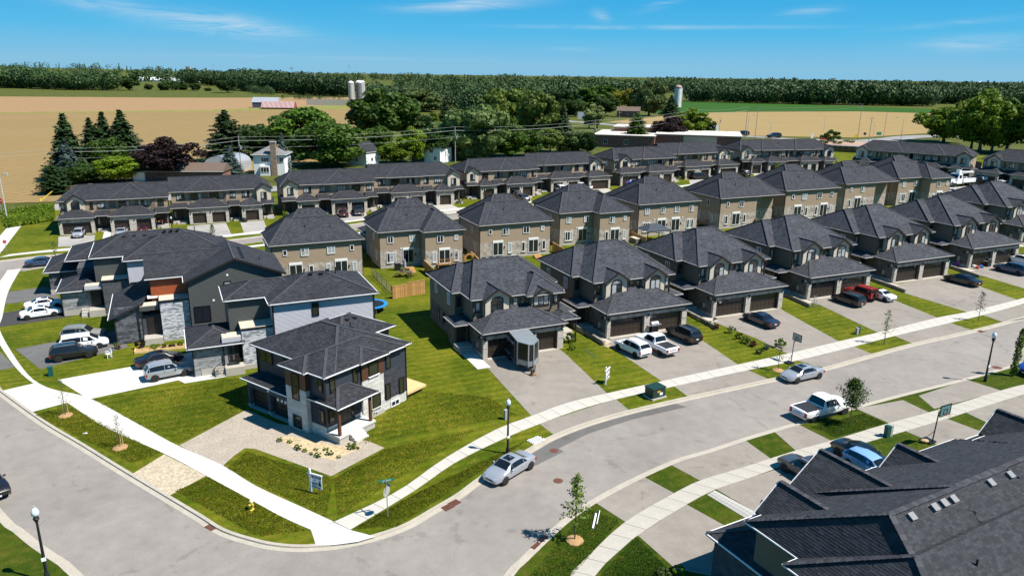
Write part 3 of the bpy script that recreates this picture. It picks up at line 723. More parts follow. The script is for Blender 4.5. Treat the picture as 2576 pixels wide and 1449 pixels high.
  for a, b in doors:
   s.garage_door((a + b) / 2, y + rec, 0.03, b - a - 0.02, hd - 0.05, 0, glaz, dm)
   s.lamp(a - 0.3, y, hd + 0.1); s.box('garage_step', CONC, a, b, y - 0.25, y + rec, 0.0, 0.03)
 def lamp(s, x, y, z, ang=0):
  s.part('wall_lamp', cached('wl', lambda: MB().box(-0.05, 0.05, -0.14, -0.0, 0.1, 0.16).box(-0.07, 0.07, -0.2, -0.06, -0.2, 0.1).mesh('wall_lamp', BLACK)), (x, y, z), ang)
 def vents(s, pts, mt=None):
  me = cached(('rv', (mt or BLACK).name), lambda: MB().box(-0.19, 0.19, -0.19, 0.19, 0.06, 0.17).box(-0.14, 0.14, -0.14, 0.14, -0.1, 0.06).mesh('roof_vent', mt or BLACK))
  for p in pts: s.part('roof_vent', me, p)
 def pipe(s, p): s.part('vent_pipe', cached('vp', lambda: MB().cyl((0, 0, -0.3), (0, 0, 0.45), 0.055, n=8).mesh('vent_pipe', BLACK)), p)
 def steps(s, x0, x1, y0, y1, h, n, mt=None, ang=None):
  for i in range(n):
   s.box('porch_step', mt or CONC, x0, x1, y0 + (y1 - y0) * i / n, y1, h * i / n + (0.003 if i else 0), h * (i + 1) / n)
 def downpipe(s, x, y, z0, z1): s.mb('downpipe', TRIM).box(x - 0.05, x + 0.05, y - 0.05, y + 0.05, z0, z1)
def origin_from(px, py, z, u, v, yaw, sc=1.0):
 p = at(px, py, z); dx, dy = rot2(u * sc, v * sc, yaw); return Vector((p.x - dx, p.y - dy, 0.12))
# ---- two storey semi-detached pair seen from the front
def front_pair(label, loc, yaw=24.5, sc=1.0, bay=False, group='semi-detached pairs along the curving street', opened=False, vseed=0):
 h = House('semi_detached_house', label, 'house', loc, yaw, group, sc, SH2)
 gx1 = 10.0 if bay else 11.4
 doors = [(0.75, 5.15), (6.6, 9.3)] if bay else [(0.7, 5.35), (6.1, 10.75)]
 h.box('garage_wall', BRKD, 0.3, gx1, 0.85, 4.2, 0.45, 3.0)
 h.box('foundation', CONC, 0.28, gx1 + 0.02, 0.85, 4.2, -0.3, 0.45)
 h.garage_wall(0.3, gx1, 0.45, 3.0, doors, BRKD)
 h.hip(-0.05, gx1 + 0.35, 0.0, 9.0, 3.12, 0.46, 0.42, gut='FLR')
 h.walls(0.45, 11.15, 3.95, 16.2, 0, 5.8, SIDD, sid='FL')
 h.walls(-0.5, 12.1, 7.3, 16.35, 2.75, 5.8, SIDD, sid='FL')
 h.box('wall', BRKD, -0.52, 12.12, 7.28, 16.35, -0.2, 2.75)
 h.hip(0.05, 11.65, 3.5, 16.68, 5.9, 0.95 if bay else 0.75, 0.43 if bay else 0.51, gut='FL')
 h.hip(-0.95, 12.5, 6.9, 16.75, 5.905, 0.85, 0.44 if bay else 0.52, gut='FLB')
 zq = 8.6 if bay else 9.0
 h.vents([(4.6 + 0.9*i, 11.0, zq - .1) for i in range(3)])
 h.pipe((2.6, 9.2, 7.5)); h.downpipe(0.42, 3.9, 3.2, 5.75); h.downpipe(11.18, 3.9, 3.2, 5.75)
 for i, (a, b) in enumerate(((1.3, 4.95), (6.85, 10.4))):
  if bay and i == 1:
   h.walls(7.3, 9.6, 3.1, 4.0, 4.2, 5.75, SID, 'bay_wall')
   h.hip(6.5, 11.3, 2.7, 9.5, 5.88, 0.75, 0.6, gut='FL', caps=True)
   h.gable(7.3, 9.7, 2.62, 5.5, 5.92, 0.62, wall=SIDL, inset=0.25)
   h.window(8.45, 3.08, 4.55, 1.95, 1.2, 0, 3, TRIM, TRIM)
   h.box('bay_panel', SIDD, 7.4, 9.5, 3.04, 3.1, 3.9, 4.5)
   continue
  h.walls(a + 0.3, b - 0.3, 3.35, 4.0, 3.4, 5.85, SIDL, 'bay_wall', sid='FLR', exp=0.22)
  h.gable(a, b, 3.0, 8.2, 5.86, 0.66, wall=SIDL, wy=3.34, inset=0.28)
  h.window((a + b) / 2, 3.31, 4.25, 1.45, 1.35, 0, 2, TRIM, TRIM, arch=True, gm=GLASS)
  for x in (a + 0.3, b - 0.3): h.box('corner_board', TRIM, x - 0.06, x + 0.06, 3.29, 3.36, 4.0, 5.8)
  h.mb('keystone', SIDL).prism([((a+b)/2 - 0.2, 3.28), ((a+b)/2 + 0.2, 3.28), ((a+b)/2 + 0.2, 3.33), ((a+b)/2 - 0.2, 3.33)], 6.15, 6.45)
 h.window(0.98, 3.92, 4.4, 0.6, 1.1, 0, 1, TRIM, TRIM); h.window(5.6, 3.92, 4.4, 0.65, 1.15, 0, 1, TRIM, TRIM); h.window(6.5, 3.92, 4.4, 0.65, 1.15, 0, 1, TRIM, TRIM)
 h.window(10.75, 3.92, 4.4, 0.6, 1.15, 0, 1, TRIM, TRIM)
 h.window(-0.53, 9.2, 3.9, 0.9, 1.4, -90, 2, WHITE); h.window(-0.53, 13.8, 4.1, 0.9, 1.2, -90, 2, WHITE)
 h.window(-0.05, 7.26, 4.1, 0.55, 1.25, 0, 1, TRIM)
 h.window(-0.53, 11, 1.0, 0.6, 1.3, -90, 1, TRIM); h.window(-0.53, 13, 1.0, 0.6, 1.3, -90, 1, TRIM)
 h.box('entry_wall', BRKD, -1.3, 0.3, 5.2, 7.3, 0, 2.9)
 h.hip(-1.75, 0.7, 3.9, 7.6, 3.02, 0.4, 0.4, gut='FL', caps=False)
 h.door(-0.55, 5.18, 0.6, 0.95, 2.1, 0); h.box('porch', CONC, -1.5, 0.28, 3.9, 5.2, -0.2, 0.6); h.steps(-1.45, 0.25, 2.7, 3.9, 0.6, 3)
 h.box('path', CONCW if bay else STONE, -1.3, 0.2, -1.8 if bay else -0.8, 2.7, -0.1, 0.04)
 h.box('utility_meter', METAL, 0.18, 0.3, 2.0, 2.35, 0.9, 1.5); h.lamp(0.3, 1.5, 2.3, -90)
 h.mb('wall_vent', WHITE).box(0.24, 0.3, 0.9, 1.1, 2.3, 2.5)
 h.box('entry_wall', BRKD, 11.2, 12.9, 5.2, 7.3, 0, 2.9)
 h.hip(11.0, 13.4, 3.9, 7.6, 3.02, 0.4, 0.4, gut='FR', caps=False)
 h.box('porch', CONC, 11.4, 13.1, 3.9, 5.2, -0.2, 0.6); h.steps(11.5, 13.0, 2.7, 3.9, 0.6, 3); h.door(12.1, 5.18, 0.6)
 if bay:
  h.hip(9.9, 12.6, 1.2, 5.0, 3.05, 0.35, 0.35, gut='FR'); h.box('porch_post', TRIM, 12.2, 12.34, 1.5, 1.64, 0, 3.0)
 else:
  h.window(12.12, 9, 4.0, 0.7, 1.2, 90, 1, TRIM)
 h.done(); return h
row2 = [((1216, 906), 1.0, True, 'semi-detached brick house behind the black cargo trailer, with a triple bay window'),
  ((1526, 853), 1.02, False, 'semi-detached brick house with the barbecue and white pickup before its doors'),
  ((1792, 801), 1.04, False, 'semi-detached brick house with one dark sedan and a flower bed along its driveway'),
  ((2030, 755), 1.07, False, 'semi-detached brick house with the red jeep parked in front'),
  ((2246, 713), 1.09, False, 'semi-detached brick house with one black sedan and an oil spot on its driveway'),
  ((2436, 676), 1.11, False, 'semi-detached brick house with toys outside and its right garage door open')]
for (q, sc, bay, lab) in row2:
 p = at(*q, 0.12); dx, dy = rot2(0.25 * sc, 0.4 * sc, 24.5)
 hh = front_pair(lab, (p.x - dx, p.y - dy, 0.12), 24.5, sc, bay, opened='open' in lab)
p = at(2576, 640, 0.12)
front_pair('semi-detached brick house cut off by the right edge of the picture', (p.x + 4.5, p.y + 7.5, 0.12), 24.5, 1.12)
# ---- the same type from behind
def rear_pair(label, loc, yaw=24.5, sc=1.0, jog=0, group='semi-detached pairs seen from behind', win=0):
 h = House('semi_detached_house', label, 'house', loc, yaw, group, sc, SH3)
 ue, uf = 13.0, 6.7
 def seg(a, b, v0):
  h.box('foundation', CONC, a + 0.02, b - 0.02, v0 + 0.02, v0 + 6, -0.3, 0.45)
  h.box('brick_wall', BRK, a, b, v0, 9.2, 0.45, 2.85)
  h.walls(a + 0.02, b - 0.02, v0 + 0.02, 9.2, 2.85, 5.8, SID, sid='FLR')
 if jog > 0: seg(0, uf, 0); seg(uf + 0.01, ue, -jog)
 elif jog < 0: seg(0, 8.8, 0); seg(8.81, ue + 2, -jog)
 else: seg(0, ue, 0)
 h.walls(0.9, ue - 0.9, 9.0, 12.6, 0, 5.8, SIDD)
 h.hip(-0.4, ue + 0.4 + (2 if jog < 0 else 0), -0.4, 9.45, 5.9, 0.9, 0.6, gut='FLR')
 h.hip(0.6, ue - 0.6, -0.35, 12.9, 5.895, 0.9, 0.6, gut='B')
 if jog > 0: h.hip(uf - 0.4, ue + 0.42, -jog - 0.4, 8.0, 5.902, 0.75, 0.6, gut='FLR')
 h.hip(0.5, ue - 0.5, 9.0, 18.0, 3.1, 0.45, 0.45, gut='L'); h.box('garage_wall', BRKD, 0.9, ue - 0.9, 12.0, 17.5, 0, 3.0)
 zr = 9.4
 h.vents([(5.0 + 0.85*i, 5.6, zr - 0.15) for i in range(4)]); h.vents([(2.6, 4.6, 8.2)])
 if jog > 0: h.vents([(9.6, 3.4, 7.9), (10.1, 3.4, 7.9)])
 h.pipe((5.3, 2.6, 7.75)); h.pipe((8.9, 2.4, 7.6))
 h.downpipe(-0.04, 0.05, 0.2, 5.75); h.downpipe(ue + 0.02, -max(jog, 0) + 0.05, 0.2, 5.75)
 v = lambda u: (-jog if jog > 0 and u > uf else (-jog if jog < 0 and u > 8.8 else 0)) - 0.005
 if jog > 0: up = [(1.7, .95, 2), (5.3, .95, 2), (9.2, 1.05, 2), (11.9, .6, 1)]; lo = [('W', 1.8, 1.5, 3), ('P', 4.6), ('W', 8.2, .65, 1), ('P', 9.9), ('W', 11.9, .65, 1)]
 elif jog < 0: up = [(1.7, .6, 1), (5.0, 1.05, 2), (11.0, 1.05, 2)]; lo = [('W', 1.6, .65, 1), ('P', 3.9), ('W', 6.0, .65, 1), ('W', 11.2, 1.4, 3)]
 elif win: up = [(1.7, .95, 2), (5.1, .95, 2), (8.2, .95, 2), (11.5, .95, 2)]; lo = [('W', 1.7, 1.5, 3), ('P', 5.0), ('P', 8.1), ('W', 11.4, 1.5, 3)]
 else: up = [(1.8, .6, 1), (4.6, 1.15, 2), (8.4, 1.15, 2), (11.5, .6, 1)]; lo = [('P', 3.2), ('W', 5.4, .65, 1), ('W', 7.9, .65, 1), ('P', 9.8), ('W', 11.8, .65, 1)]
 for u, w, n in up: h.window(u, v(u) - 0.02, 4.0 if w > .8 else 4.25, w, 1.15 if w > .8 else .85, 0, n, WHITE)
 for q in lo:
  if q[0] == 'P': h.patio(q[1], v(q[1]), 0.55)
  else: h.window(q[1], v(q[1]), 0.85, q[2], 1.65, 0, q[3], WHITE, STONE)
  h.lamp(q[1] + 1.15, v(q[1]), 1.9) if q[0] == 'P' else None
 for u in (3.3, 9.5): h.mb('wall_vent', WHITE).box(u, u + 0.22, v(u) - 0.06, v(u) + 0.1, 2.9, 3.12)
 h.window(6.1, v(6.1) if jog <= 0 else -0.005, 0.0, 1.0, 0.42, 0, 2, WHITE, name='basement_window')
 h.window(-0.005, 3.6, 4.0, 0.7, 1.1, -90, 1, WHITE); h.window(-0.005, 2.2, 1.0, 0.5, 1.5, -90, 1, WHITE); h.window(-0.005, 6.0, 1.0, 0.5, 1.5, -90, 1, WHITE)
 h.done(); return h
G1 = crop(1000, 750); B1 = crop(2000, 750); U1 = crop(2925, 200)
row3 = [(G1(130, 512), 1.0, 0, 0, 'rear of the tan semi-detached house just right of the black gabled townhouse'),
  (G1(1130, 388), 1.0, 2.3, 0, 'rear of the tan semi-detached house with the patio table in its yard'),
  (G1(2062, 325), 1.0, 0, 0, 'rear of the tan semi-detached house with a round wooden gate at its left corner'),
  (B1(465, 212), 1.02, 2.4, 0, 'rear of the tan semi-detached house left of the dark metal gazebo'),
  (B1(1195, 132), 1.07, 0, 1, 'rear of the tan semi-detached house with four upper windows behind the metal gazebo'),
  (B1(1950, 75), 1.07, -2.2, 0, 'rear of the tan semi-detached house whose right part is set back'),
  (U1(390, 1290), 1.15, 0, 0, 'rear of the tan semi-detached house below the blue pickup'),
  (U1(940, 1228), 1.10, -2.2, 0, 'second tan semi-detached rear from the right end, set back on its right'),
  (U1(1430, 1175), 1.15, 2.4, 0, 'rightmost tan semi-detached rear, next to the white utility truck')]
for (q, sc, jog, win, lab) in row3:
 o = origin_from(q[0], q[1], 5.9 * sc + 0.12, -0.4, -0.4, 24.5, sc)
 rear_pair(lab, o, 24.5, sc, jog, win=win)
# ------------------------------------------------------------------ far row of townhouses (fronts)
def town_row(label, loc, yaw, sc=1.0, left='A', right='S', L=(19.0, 20.0), back=3.3, group='two storey townhouse rows along the far street', step=0.35, one=False):
 h = House('townhouse_row', label, 'townhouses', loc, yaw, group, sc)
 dpt = 10.0
 def half(u0, ln, v0, dz, order):
  z0 = dz
  h.walls(u0 + 0.3, u0 + ln - 0.3, v0 + 0.4, v0 + dpt, 2.6, 5.75 + dz, SID, sid='FLR')
  h.box('wall', BRKD, u0 + 0.28, u0 + ln - 0.28, v0 + 0.42, v0 + dpt, -0.3, 2.6)
  tot = sum(w for _, w in order); u = u0; k = ln / tot
  for kind, w in order:
   w *= k; a, b = u, u + w
   if kind == 'p':
    h.hip(a - 0.1, b + 0.1, v0 - 1.7, v0 + 3.6, 3.05 + dz * .5, 0.3, 0.36, gut='F', caps=False, gl=True, gr=True)
    h.box('porch', CONC, a + 0.1, b - 0.1, v0 - 1.3, v0 + 0.4, -0.2, 0.45); h.steps(a + w*.3, b - 0.3, v0 - 2.1, v0 - 1.3, 0.45, 2)
    h.door((a + b) / 2 + 0.1, v0 + 0.39, 0.45); h.window((a + b) / 2 - 0.85, v0 + 0.39, 1.0, 0.5, 1.3, 0, 1, TRIM)
    for x in ((a + 0.2,) if u == u0 else (b - 0.2,) if b > u0 + ln - 0.2 else ()): h.box('porch_post', TRIM, x - 0.08, x + 0.08, v0 - 1.55, v0 - 1.39, 0.45, 2.95)
   else:
    gf = v0 - 2.7
    h.hip(a - 0.1, b + 0.1, gf - 0.35, v0 + 5.0, 3.08 + dz * .5, 0.5, 0.42, gut='FLR')
    h.box('garage_wall', BRKD, a + 0.25, b - 0.25, gf + 0.4, v0 + 0.5, -0.2, 2.95)
    if kind == 'D': ds = [(a + 0.75, b - 0.75)]
    elif kind == 'S': ds = [((a + b) / 2 - 1.3, (a + b) / 2 + 1.3)]
    else: ds = [(a + 0.8, a + 0.8 + 2.6), (b - 0.8 - 2.6, b - 0.8)]
    h.garage_wall(a + 0.25, b - 0.25, gf, 2.97, ds, BRK, hd=2.2, glaz=False)
   u = b
  h.hip(u0 - 0.1, u0 + ln + 0.1, v0, v0 + dpt + 0.4, 5.85 + dz, 0.75, 0.45, gl=bool(L[1]) and u0 > 1, gr=bool(L[1]) and u0 < 1, gut='FB')
  k2 = ln / 19.0; c0 = u0 + (8.3 if u0 < 1 else 2.5) * k2
  h.hip(c0, c0 + 8.2 * k2, v0 - 0.45, v0 + dpt - 0.2, 5.853 + dz, 0.565 / k2, 0.45, gut='F')
 lo = {'A': [('D', 6.2), ('p', 2.3), ('2', 8.0), ('p', 2.5)], 'S': [('p', 2.7), ('S', 4.6), ('p', 2.3), ('2', 7.9), ('p', 2.4)]}[left]
 ro = {'S': [('p', 3.2), ('2', 8.2), ('p', 2.2), ('S', 4.6), ('p', 2.5)], 'A': [('p', 3.2), ('2', 8.2), ('p', 2.2), ('D', 6.4)]}[right]
 half(0, L[0], 0, 0, lo)
 if L[1]: half(L[0] + 0.21, L[1], back if not one else 0.02, step, ro)
 tot = sum(L)
 def end_gable(u, v0, arch, dz, wide=3.3):
  a = u
  h.walls(a + 0.25, a + wide - 0.25, v0 - 0.25, v0 + 0.6, 3.2, 5.7 + dz, SIDL, 'bay_wall', sid='FLR', exp=0.22)
  h.gable(a - 0.1, a + wide + 0.1, v0 - 0.6, v0 + 4.4, 5.86 + dz, 0.62 if not arch else 0.72, wall=SIDL, wy=v0 - 0.26, inset=0.3)
  if arch: h.window(a + wide / 2, v0 - 0.29, 4.2, 1.4, 1.25, 0, 2, TRIM, TRIM, arch=True)
  else: h.window(a + wide / 2, v0 - 0.29, 4.1, 1.15, 1.4, 0, 2, TRIM, TRIM)
 vb = back if not one else 0.02
 if left == 'A': end_gable(1.4, 0, True, 0); ul = [(0.85, .5, 1), (5.6, .55, 1), (7.2, 1.3, 2), (11.2, 1.9, 3), (14.4, 1.7, 3), (17.6, 1.1, 2)]
 else: end_gable(0.2, 0, False, 0); ul = [(5.2, 1.5, 3), (8.2, 1.1, 2), (12.0, 1.8, 3), (15.0, 1.7, 3), (17.7, 1.1, 2)]
 k = L[0] / 19.0
 for u, w, n in ul: h.window(u * k, 0.38, 4.25, w, 1.15, 0, n, TRIM, TRIM)
 for ua, ub in ((8.6, 9.7), (13.0, 13.6), (15.8, 16.6)): h.box('board_and_batten', SIDD, ua * k, ub * k, 0.335, 0.37, 3.4, 5.6)
 if L[1]:
  k = L[1] / 20.0; u0 = L[0] + 0.21; vw = vb + 0.38; dz = step
  for u, w, n in [(2.0, 1.5, 3), (5.0, 1.9, 3), (8.4, 1.8, 3), (12.0, 1.1, 2), (14.6, 1.5, 3 if right == 'S' else 2)]: h.window(u0 + u * k, vw, 4.25 + dz, w, 1.15, 0, n, TRIM, TRIM)
  end_gable(u0 + (L[1] - 3.5 if right == 'S' else L[1] - 4.9), vb, right == 'A', dz)
  if right == 'A': h.window(u0 + L[1] - 0.8, vw, 4.3 + dz, .5, 1.1, 0, 1, TRIM)
  for ua, ub in ((3.6, 4.0), (6.2, 7.2), (10.1, 10.7)): h.box('board_and_batten', SIDD, u0 + ua * k, u0 + ub * k, vb + 0.335, vb + 0.37, 3.4 + dz, 5.6 + dz)
 h.window(0.28, 3.5, 4.2, 0.5, 1.2, -90, 1, WHITE); h.window(tot - 0.28 + 0.21, vb + 4, 4.2, 0.9, 1.2, 90, 2, WHITE); h.window(tot - 0.28 + 0.21, vb + 3, 1.0, 0.6, 1.4, 90, 1, WHITE)
 h.vents([(tot*.28 + i, 5.0 + 1.4, 8.0) for i in range(3)])
 h.done(); return h
T1c = cropk(180, 660, 2.8); T2c = cropk(1050, 600, 1.82); T3c = cropk(1700, 560, 1.82); T4c = cropk(2250, 520, 1456/750); T5c = cropk(2800, 520, 1456/750); T6c = cropk(3325, 520, 1456/700)
def towno(c, q, sc): p = at(*c(*q), 5.85 * sc + 0.12); return (p.x, p.y, 0.12)
town_row('leftmost townhouse row, at the end by the hedge and stop sign', towno(T1c, (115, 376), 1.0), 23.5, 1.0, 'A', 'S', (19.0, 19.9), 3.2)
town_row('second townhouse row from the left, in front of the small white houses', towno(T2c, (95, 240), 1.07), 23.5, 1.07, 'S', 'S', (19.2, 20.0), 3.3)
town_row('third townhouse row from the left, with the white pickup at its right garage', towno(T3c, (230, 215), 1.1), 26.0, 1.1, 'S', 'A', (19.0, 20.5), 3.5)
town_row('fourth townhouse row, in front of the flat roofed brick building', towno(T4c, (320, 215), 1.18), 27.0, 1.18, 'A', 'A', (18.7, 21.5), 3.6)
town_row('townhouse row with the blue pickup, just left of the mown slope', towno(T5c, (215, 140), 1.22), 15.0, 1.22, 'S', 'S', (14.4, 14.6), 0.0, one=True, step=0.02)
town_row('shaded townhouse row right of the mown slope, its lit end wall facing right', towno(T6c, (75, 140), 1.25), -38, 1.25, 'S', 'S', (13.5, 13.5), 0.0, one=True, step=0.02)
town_row('townhouse row at the right edge behind the white utility truck', towno(T6c, (1110, 215), 1.25), -58, 1.25, 'A', 'A', (18, 16), 0.0, one=True, step=0.02)
def rowdrive(c, l, mt=None, name='driveway'):
 pave(name, [c(*q) for q in l], mt or DRIVE, 0.133)
DRV4 = asphalt('pale_driveway', 0.30, (1.02, 0.96, 0.88))
rowdrive(T1c, [(140,757),(545,738),(520,855),(135,870)], DRV4); rowdrive(T1c, [(645,690),(722,712),(700,850),(608,850)], CONCW, 'path')
rowdrive(T1c, [(725,712),(1197,684),(1200,800),(715,860)], DRV4); rowdrive(T1c, [(1555,640),(1985,608),(2055,760),(1565,790)], DRV4); rowdrive(T1c, [(2140,600),(2400,580),(2450,720),(2190,740)], DRV4)
rowdrive(T2c, [(465,432),(700,412),(720,470),(500,500)], DRV4); rowdrive(T2c, [(885,385),(1100,372),(1270,440),(1000,460)], DRV4); rowdrive(T2c, [(1175,375),(1300,362),(1430,425),(1290,445)], CONC)
rowdrive(T3c, [(560,385),(720,375),(700,420),(600,430)], DRV4); rowdrive(T3c, [(870,360),(1040,345),(1100,400),(930,400)], DRV4); rowdrive(T3c, [(1125,335),(1245,325),(1290,350),(1180,372)], CONC)
rowdrive(T4c, [(400,400),(505,385),(560,420),(430,430)], DRV4); rowdrive(T4c, [(585,392),(740,378),(850,420),(700,430)], CONC); rowdrive(T4c, [(890,365),(1060,345),(1090,400),(900,410)], DRV4)
rowdrive(T5c, [(310,310),(440,305),(480,350),(330,360)], DRV4)
rowdrive(T6c, [(800,450),(1080,430),(1080,480),(790,500)], DRV4); rowdrive(T6c, [(800,480),(1060,490),(960,530),(790,545)], DRV4)
# ------------------------------------------------------------------ dark corner house
FH = crop(900, 1200); YF = 54.5
e6 = at(*FH(872, 685), 5.75)
h = House('corner_house', 'new dark brick corner house with pale stone tower and brown wood panels', 'house', (e6.x, e6.y, 0.12), YF, None, None, SHN if False else SH, WHITE)
def bricks(h, name, mt, mort, a, b, z0, z1, bw, bh, gap=0.012, out=0.018, stuff=True, rnd=None, limit=0):
 """courses of real bricks or blocks on a wall from plan a to b, outside on the right of a->b"""
 a = Vector(a); b = Vector(b); d = (b - a).normalized(); n = Vector((d.y, -d.x)); ln = (b - a).length
 rnd = rnd or random.Random(3); rows = max(1, round((z1 - z0) / bh)); rh = (z1 - z0) / rows
 mts = mt if isinstance(mt, list) else [mt]
 bb = MB(); kk = 0
 for r in range(rows):
  x = -bw * (0.5 if r % 2 else 0.0) - (rnd.uniform(0, bw * .4) if limit else 0)
  while x < ln:
   w = bw * (rnd.choice((0.7, 1.0, 1.0, 1.5)) if limit else 1.0)
   x0, x1 = max(x, 0), min(x + w, ln); x += w
   if x1 - x0 < 0.04: continue
   o = out + rnd.uniform(-0.004, 0.006)
   p0 = a + d * (x0 + gap/2); p1 = a + d * (x1 - gap/2); q0 = p0 + n * o; q1 = p1 + n * o
   za, zb = z0 + r*rh + gap/2, z0 + (r+1)*rh - gap/2
   tgt = bb if not limit else MB()
   tgt.mi = rnd.randrange(len(mts))
   tgt.add([(*q0, za), (*q1, za), (*q1, zb), (*q0, zb), (*p0, za), (*p1, za), (*p1, zb), (*p0, zb)], [(0,1,2,3), (4,5,1,0), (3,2,6,7), (1,5,6,2), (4,0,3,7)])
   if limit:
    tgt.build(name, mts[tgt.mi], h.o, uv=False)
 if not limit: tag(bb.build(name, mts, h.o, uv=False), kind='stuff')
 h.mb('mortar', mort).poly((*(a + n*0.002), z0), (*(b + n*0.002), z0), (*(b + n*0.002), z1), (*(a + n*0.002), z1))
NB = [plain('navy_brick_a', (0.026, 0.028, 0.038), 0.8, var=0.1), plain('navy_brick_b', (0.05, 0.05, 0.06), 0.8, var=0.1), plain('navy_brick_c', (0.037, 0.038, 0.05), 0.8, var=0.1)]
MORT = plain('pale_mortar', (0.24, 0.235, 0.225), 0.9)
PST = [plain('tower_stone_%d' % i, (0.43 + .05*i, 0.42 + .05*i, 0.39 + .045*i), 0.85, var=0.06, fine=0.08, fscale=9) for i in range(3)]
PMORT = plain('stone_mortar', (0.34, 0.33, 0.31), 0.9)
bd = lambda *a: h.box('wall', SIDN, *a)
bd(1.65, 10.05, 0.75, 11.25, -0.3, 5.65); bd(0.45, 2.0, 0.45, 5.0, -0.3, 5.648); bd(4.38, 6.95, 0.3, 3, -0.3, 5.646); bd(6.9, 10.04, 0.55, 5, -0.3, 5.644); bd(9, 12.7, 5.25, 11, -0.3, 5.642); bd(0.5, 4.4, 0.46, 3, -0.3, 5.64)
hp = lambda *a, **k: h.hip(*a, **k)
hp(1.2, 10.5, 0.12, 11.7, 5.75, 0.42, 0.42, gut='LRB')
hp(0.0, 9.6, 0.0, 5.5, 5.748, 0.42, 0.42, gut='FL')
hp(-0.4, 3.6, 2.06, 5.5, 5.752, 0.42, 0.42, gut='FL')
hp(3.93, 7.35, -0.16, 6.0, 5.754, 0.42, 0.42, gut='F')
hp(6.0, 13.2, 4.8, 11.4, 5.746, 0.40, 0.40, gut='FRB'); h.gutter((7.35, 0.12), (10.5, 0.12), 5.75)
h.clap('siding', SIDN, (0.45, 0.44), (4.38, 0.44), 3.8, 5.6, 0.13); bricks(h, 'brick', NB, MORT, (0.45, 0.45), (4.38, 0.45), 1.0, 3.8, 0.26, 0.085); bricks(h, 'stone_block', PST, PMORT, (0.45, 0.43), (4.38, 0.43), -0.1, 1.0, 0.6, 0.2, 0.01, 0.03, limit=1)
h.box('wood_panel', WOODB, 4.36, 6.98, 0.24, 0.4, 3.9, 5.62); bricks(h, 'stone_block', PST, PMORT, (4.37, 0.29), (6.97, 0.29), 0.3, 3.9, 0.6, 0.2, 0.01, 0.03, limit=1); h.box('foundation', CONC, 4.36, 6.98, 0.27, 0.5, -0.4, 0.3)
bricks(h, 'stone_block', PST, PMORT, (4.37, 0.5), (4.37, 0.29), 0.3, 3.9, 0.6, 0.2, 0.01, 0.03, limit=1)
h.clap('siding', SIDN, (6.98, 0.54), (10.05, 0.54), 3.9, 5.6, 0.13); bricks(h, 'brick', NB, MORT, (6.98, 0.545), (10.05, 0.545), 0.9, 3.9, 0.26, 0.085); bricks(h, 'stone_block', PST, PMORT, (6.98, 0.53), (10.05, 0.53), -0.1, 0.86, 0.6, 0.2, 0.01, 0.03, limit=1); h.box('stone_sill', PST[2], 6.98, 10.08, 0.46, 0.6, 0.86, 0.92)
h.clap('siding', SIDN, (10.06, 0.54), (10.06, 5.2), 0.3, 5.6, 0.13)
W_ = lambda *a, **k: h.window(*a, fm=BLACK, gm=GLASSF, **k)
W_(1.18, 0.41, 4.0, 0.6, 1.3, n=1); W_(3.75, 0.41, 4.0, 0.6, 1.3, n=1); W_(5.72, 0.23, 4.1, 1.15, 1.2, n=1, sill=WHITE); W_(7.8, 0.5, 4.0, 0.6, 1.25, n=1)
W_(7.65, 0.5, 0.95, 0.6, 1.6, n=1); W_(9.42, 0.5, 0.95, 0.65, 1.6, n=1); h.window(8.5, 0.49, 0.02, 1.1, 0.6, 0, 2, WHITE, gm=GLASSD, name='basement_window')
W_(5.95, 0.25, 0.9, 1.0, 1.3, n=1, sill=PST[2])
h.clap('siding', SIDN, (0.44, 2.5), (0.44, 0.45), 3.8, 5.6, 0.13); bricks(h, 'brick', NB, MORT, (0.45, 2.5), (0.45, 0.45), 1.0, 3.8, 0.26, 0.085); bricks(h, 'stone_block', PST, PMORT, (0.43, 2.5), (0.43, 0.45), -0.1, 1.0, 0.6, 0.2, 0.01, 0.03, limit=1)
W_(0.41, 1.05, 4.1, 0.6, 1.15, ang=-90, n=1); W_(0.41, 1.0, 1.3, 0.55, 1.15, ang=-90, n=1); W_(0.95, 0.41, 1.3, 0.6, 1.15, n=1)
h.box('tower_core', PMORT, 0.05, 1.8, 2.5, 5.1, -0.3, 3.9); h.box('wood_panel', WOODB, 0.02, 1.8, 2.47, 5.12, 3.9, 5.68)
bricks(h, 'stone_block', PST, PMORT, (0.04, 5.11), (0.04, 2.49), 0.0, 3.88, 0.7, 0.22, 0.01, 0.03, limit=1); bricks(h, 'stone_block', PST, PMORT, (0.04, 2.49), (0.5, 2.49), 0.0, 3.88, 0.7, 0.22, 0.01, 0.03, limit=1)
h.box('foundation', CONC, 0.02, 0.6, 2.46, 5.13, -0.4, 0.0)
W_(0.0, 3.78, 2.8, 0.95, 2.4, ang=-90, n=1, trans=1.2); W_(0.0, 3.8, 0.15, 1.1, 1.2, ang=-90, n=1, sill=PST[1])
h.box('garage_wall', BRKN, 0.75, 1.7, 5.05, 11.2, 0.0, 2.65)
for a, b in ((5.1, 5.55), (7.95, 8.4), (10.95, 11.3)):
 h.box('garage_pier', BRKN, 0.35, 0.78, a, b, -0.1, 2.0); h.box('pier_foot', CONC, 0.32, 0.8, a - 0.03, b + 0.03, -0.2, 0.25)
h.box('garage_wall', BRKN, 0.35, 0.78, 5.1, 11.3, 2.0, 2.66); h.box('garage_wall', BRKN, 0.78, 1.7, 11.2, 11.29, -0.1, 2.66)
for yc, w in ((6.75, 2.38), (9.67, 2.5)): h.garage_door(0.70, yc, 0.0, w, 2.0, -90, False, DOORK)
h.box('garage_step', CONC, 0.2, 0.7, 5.55, 7.95, -0.1, 0.03); h.box('garage_step', CONC, 0.2, 0.7, 8.4, 10.95, -0.1, 0.03)
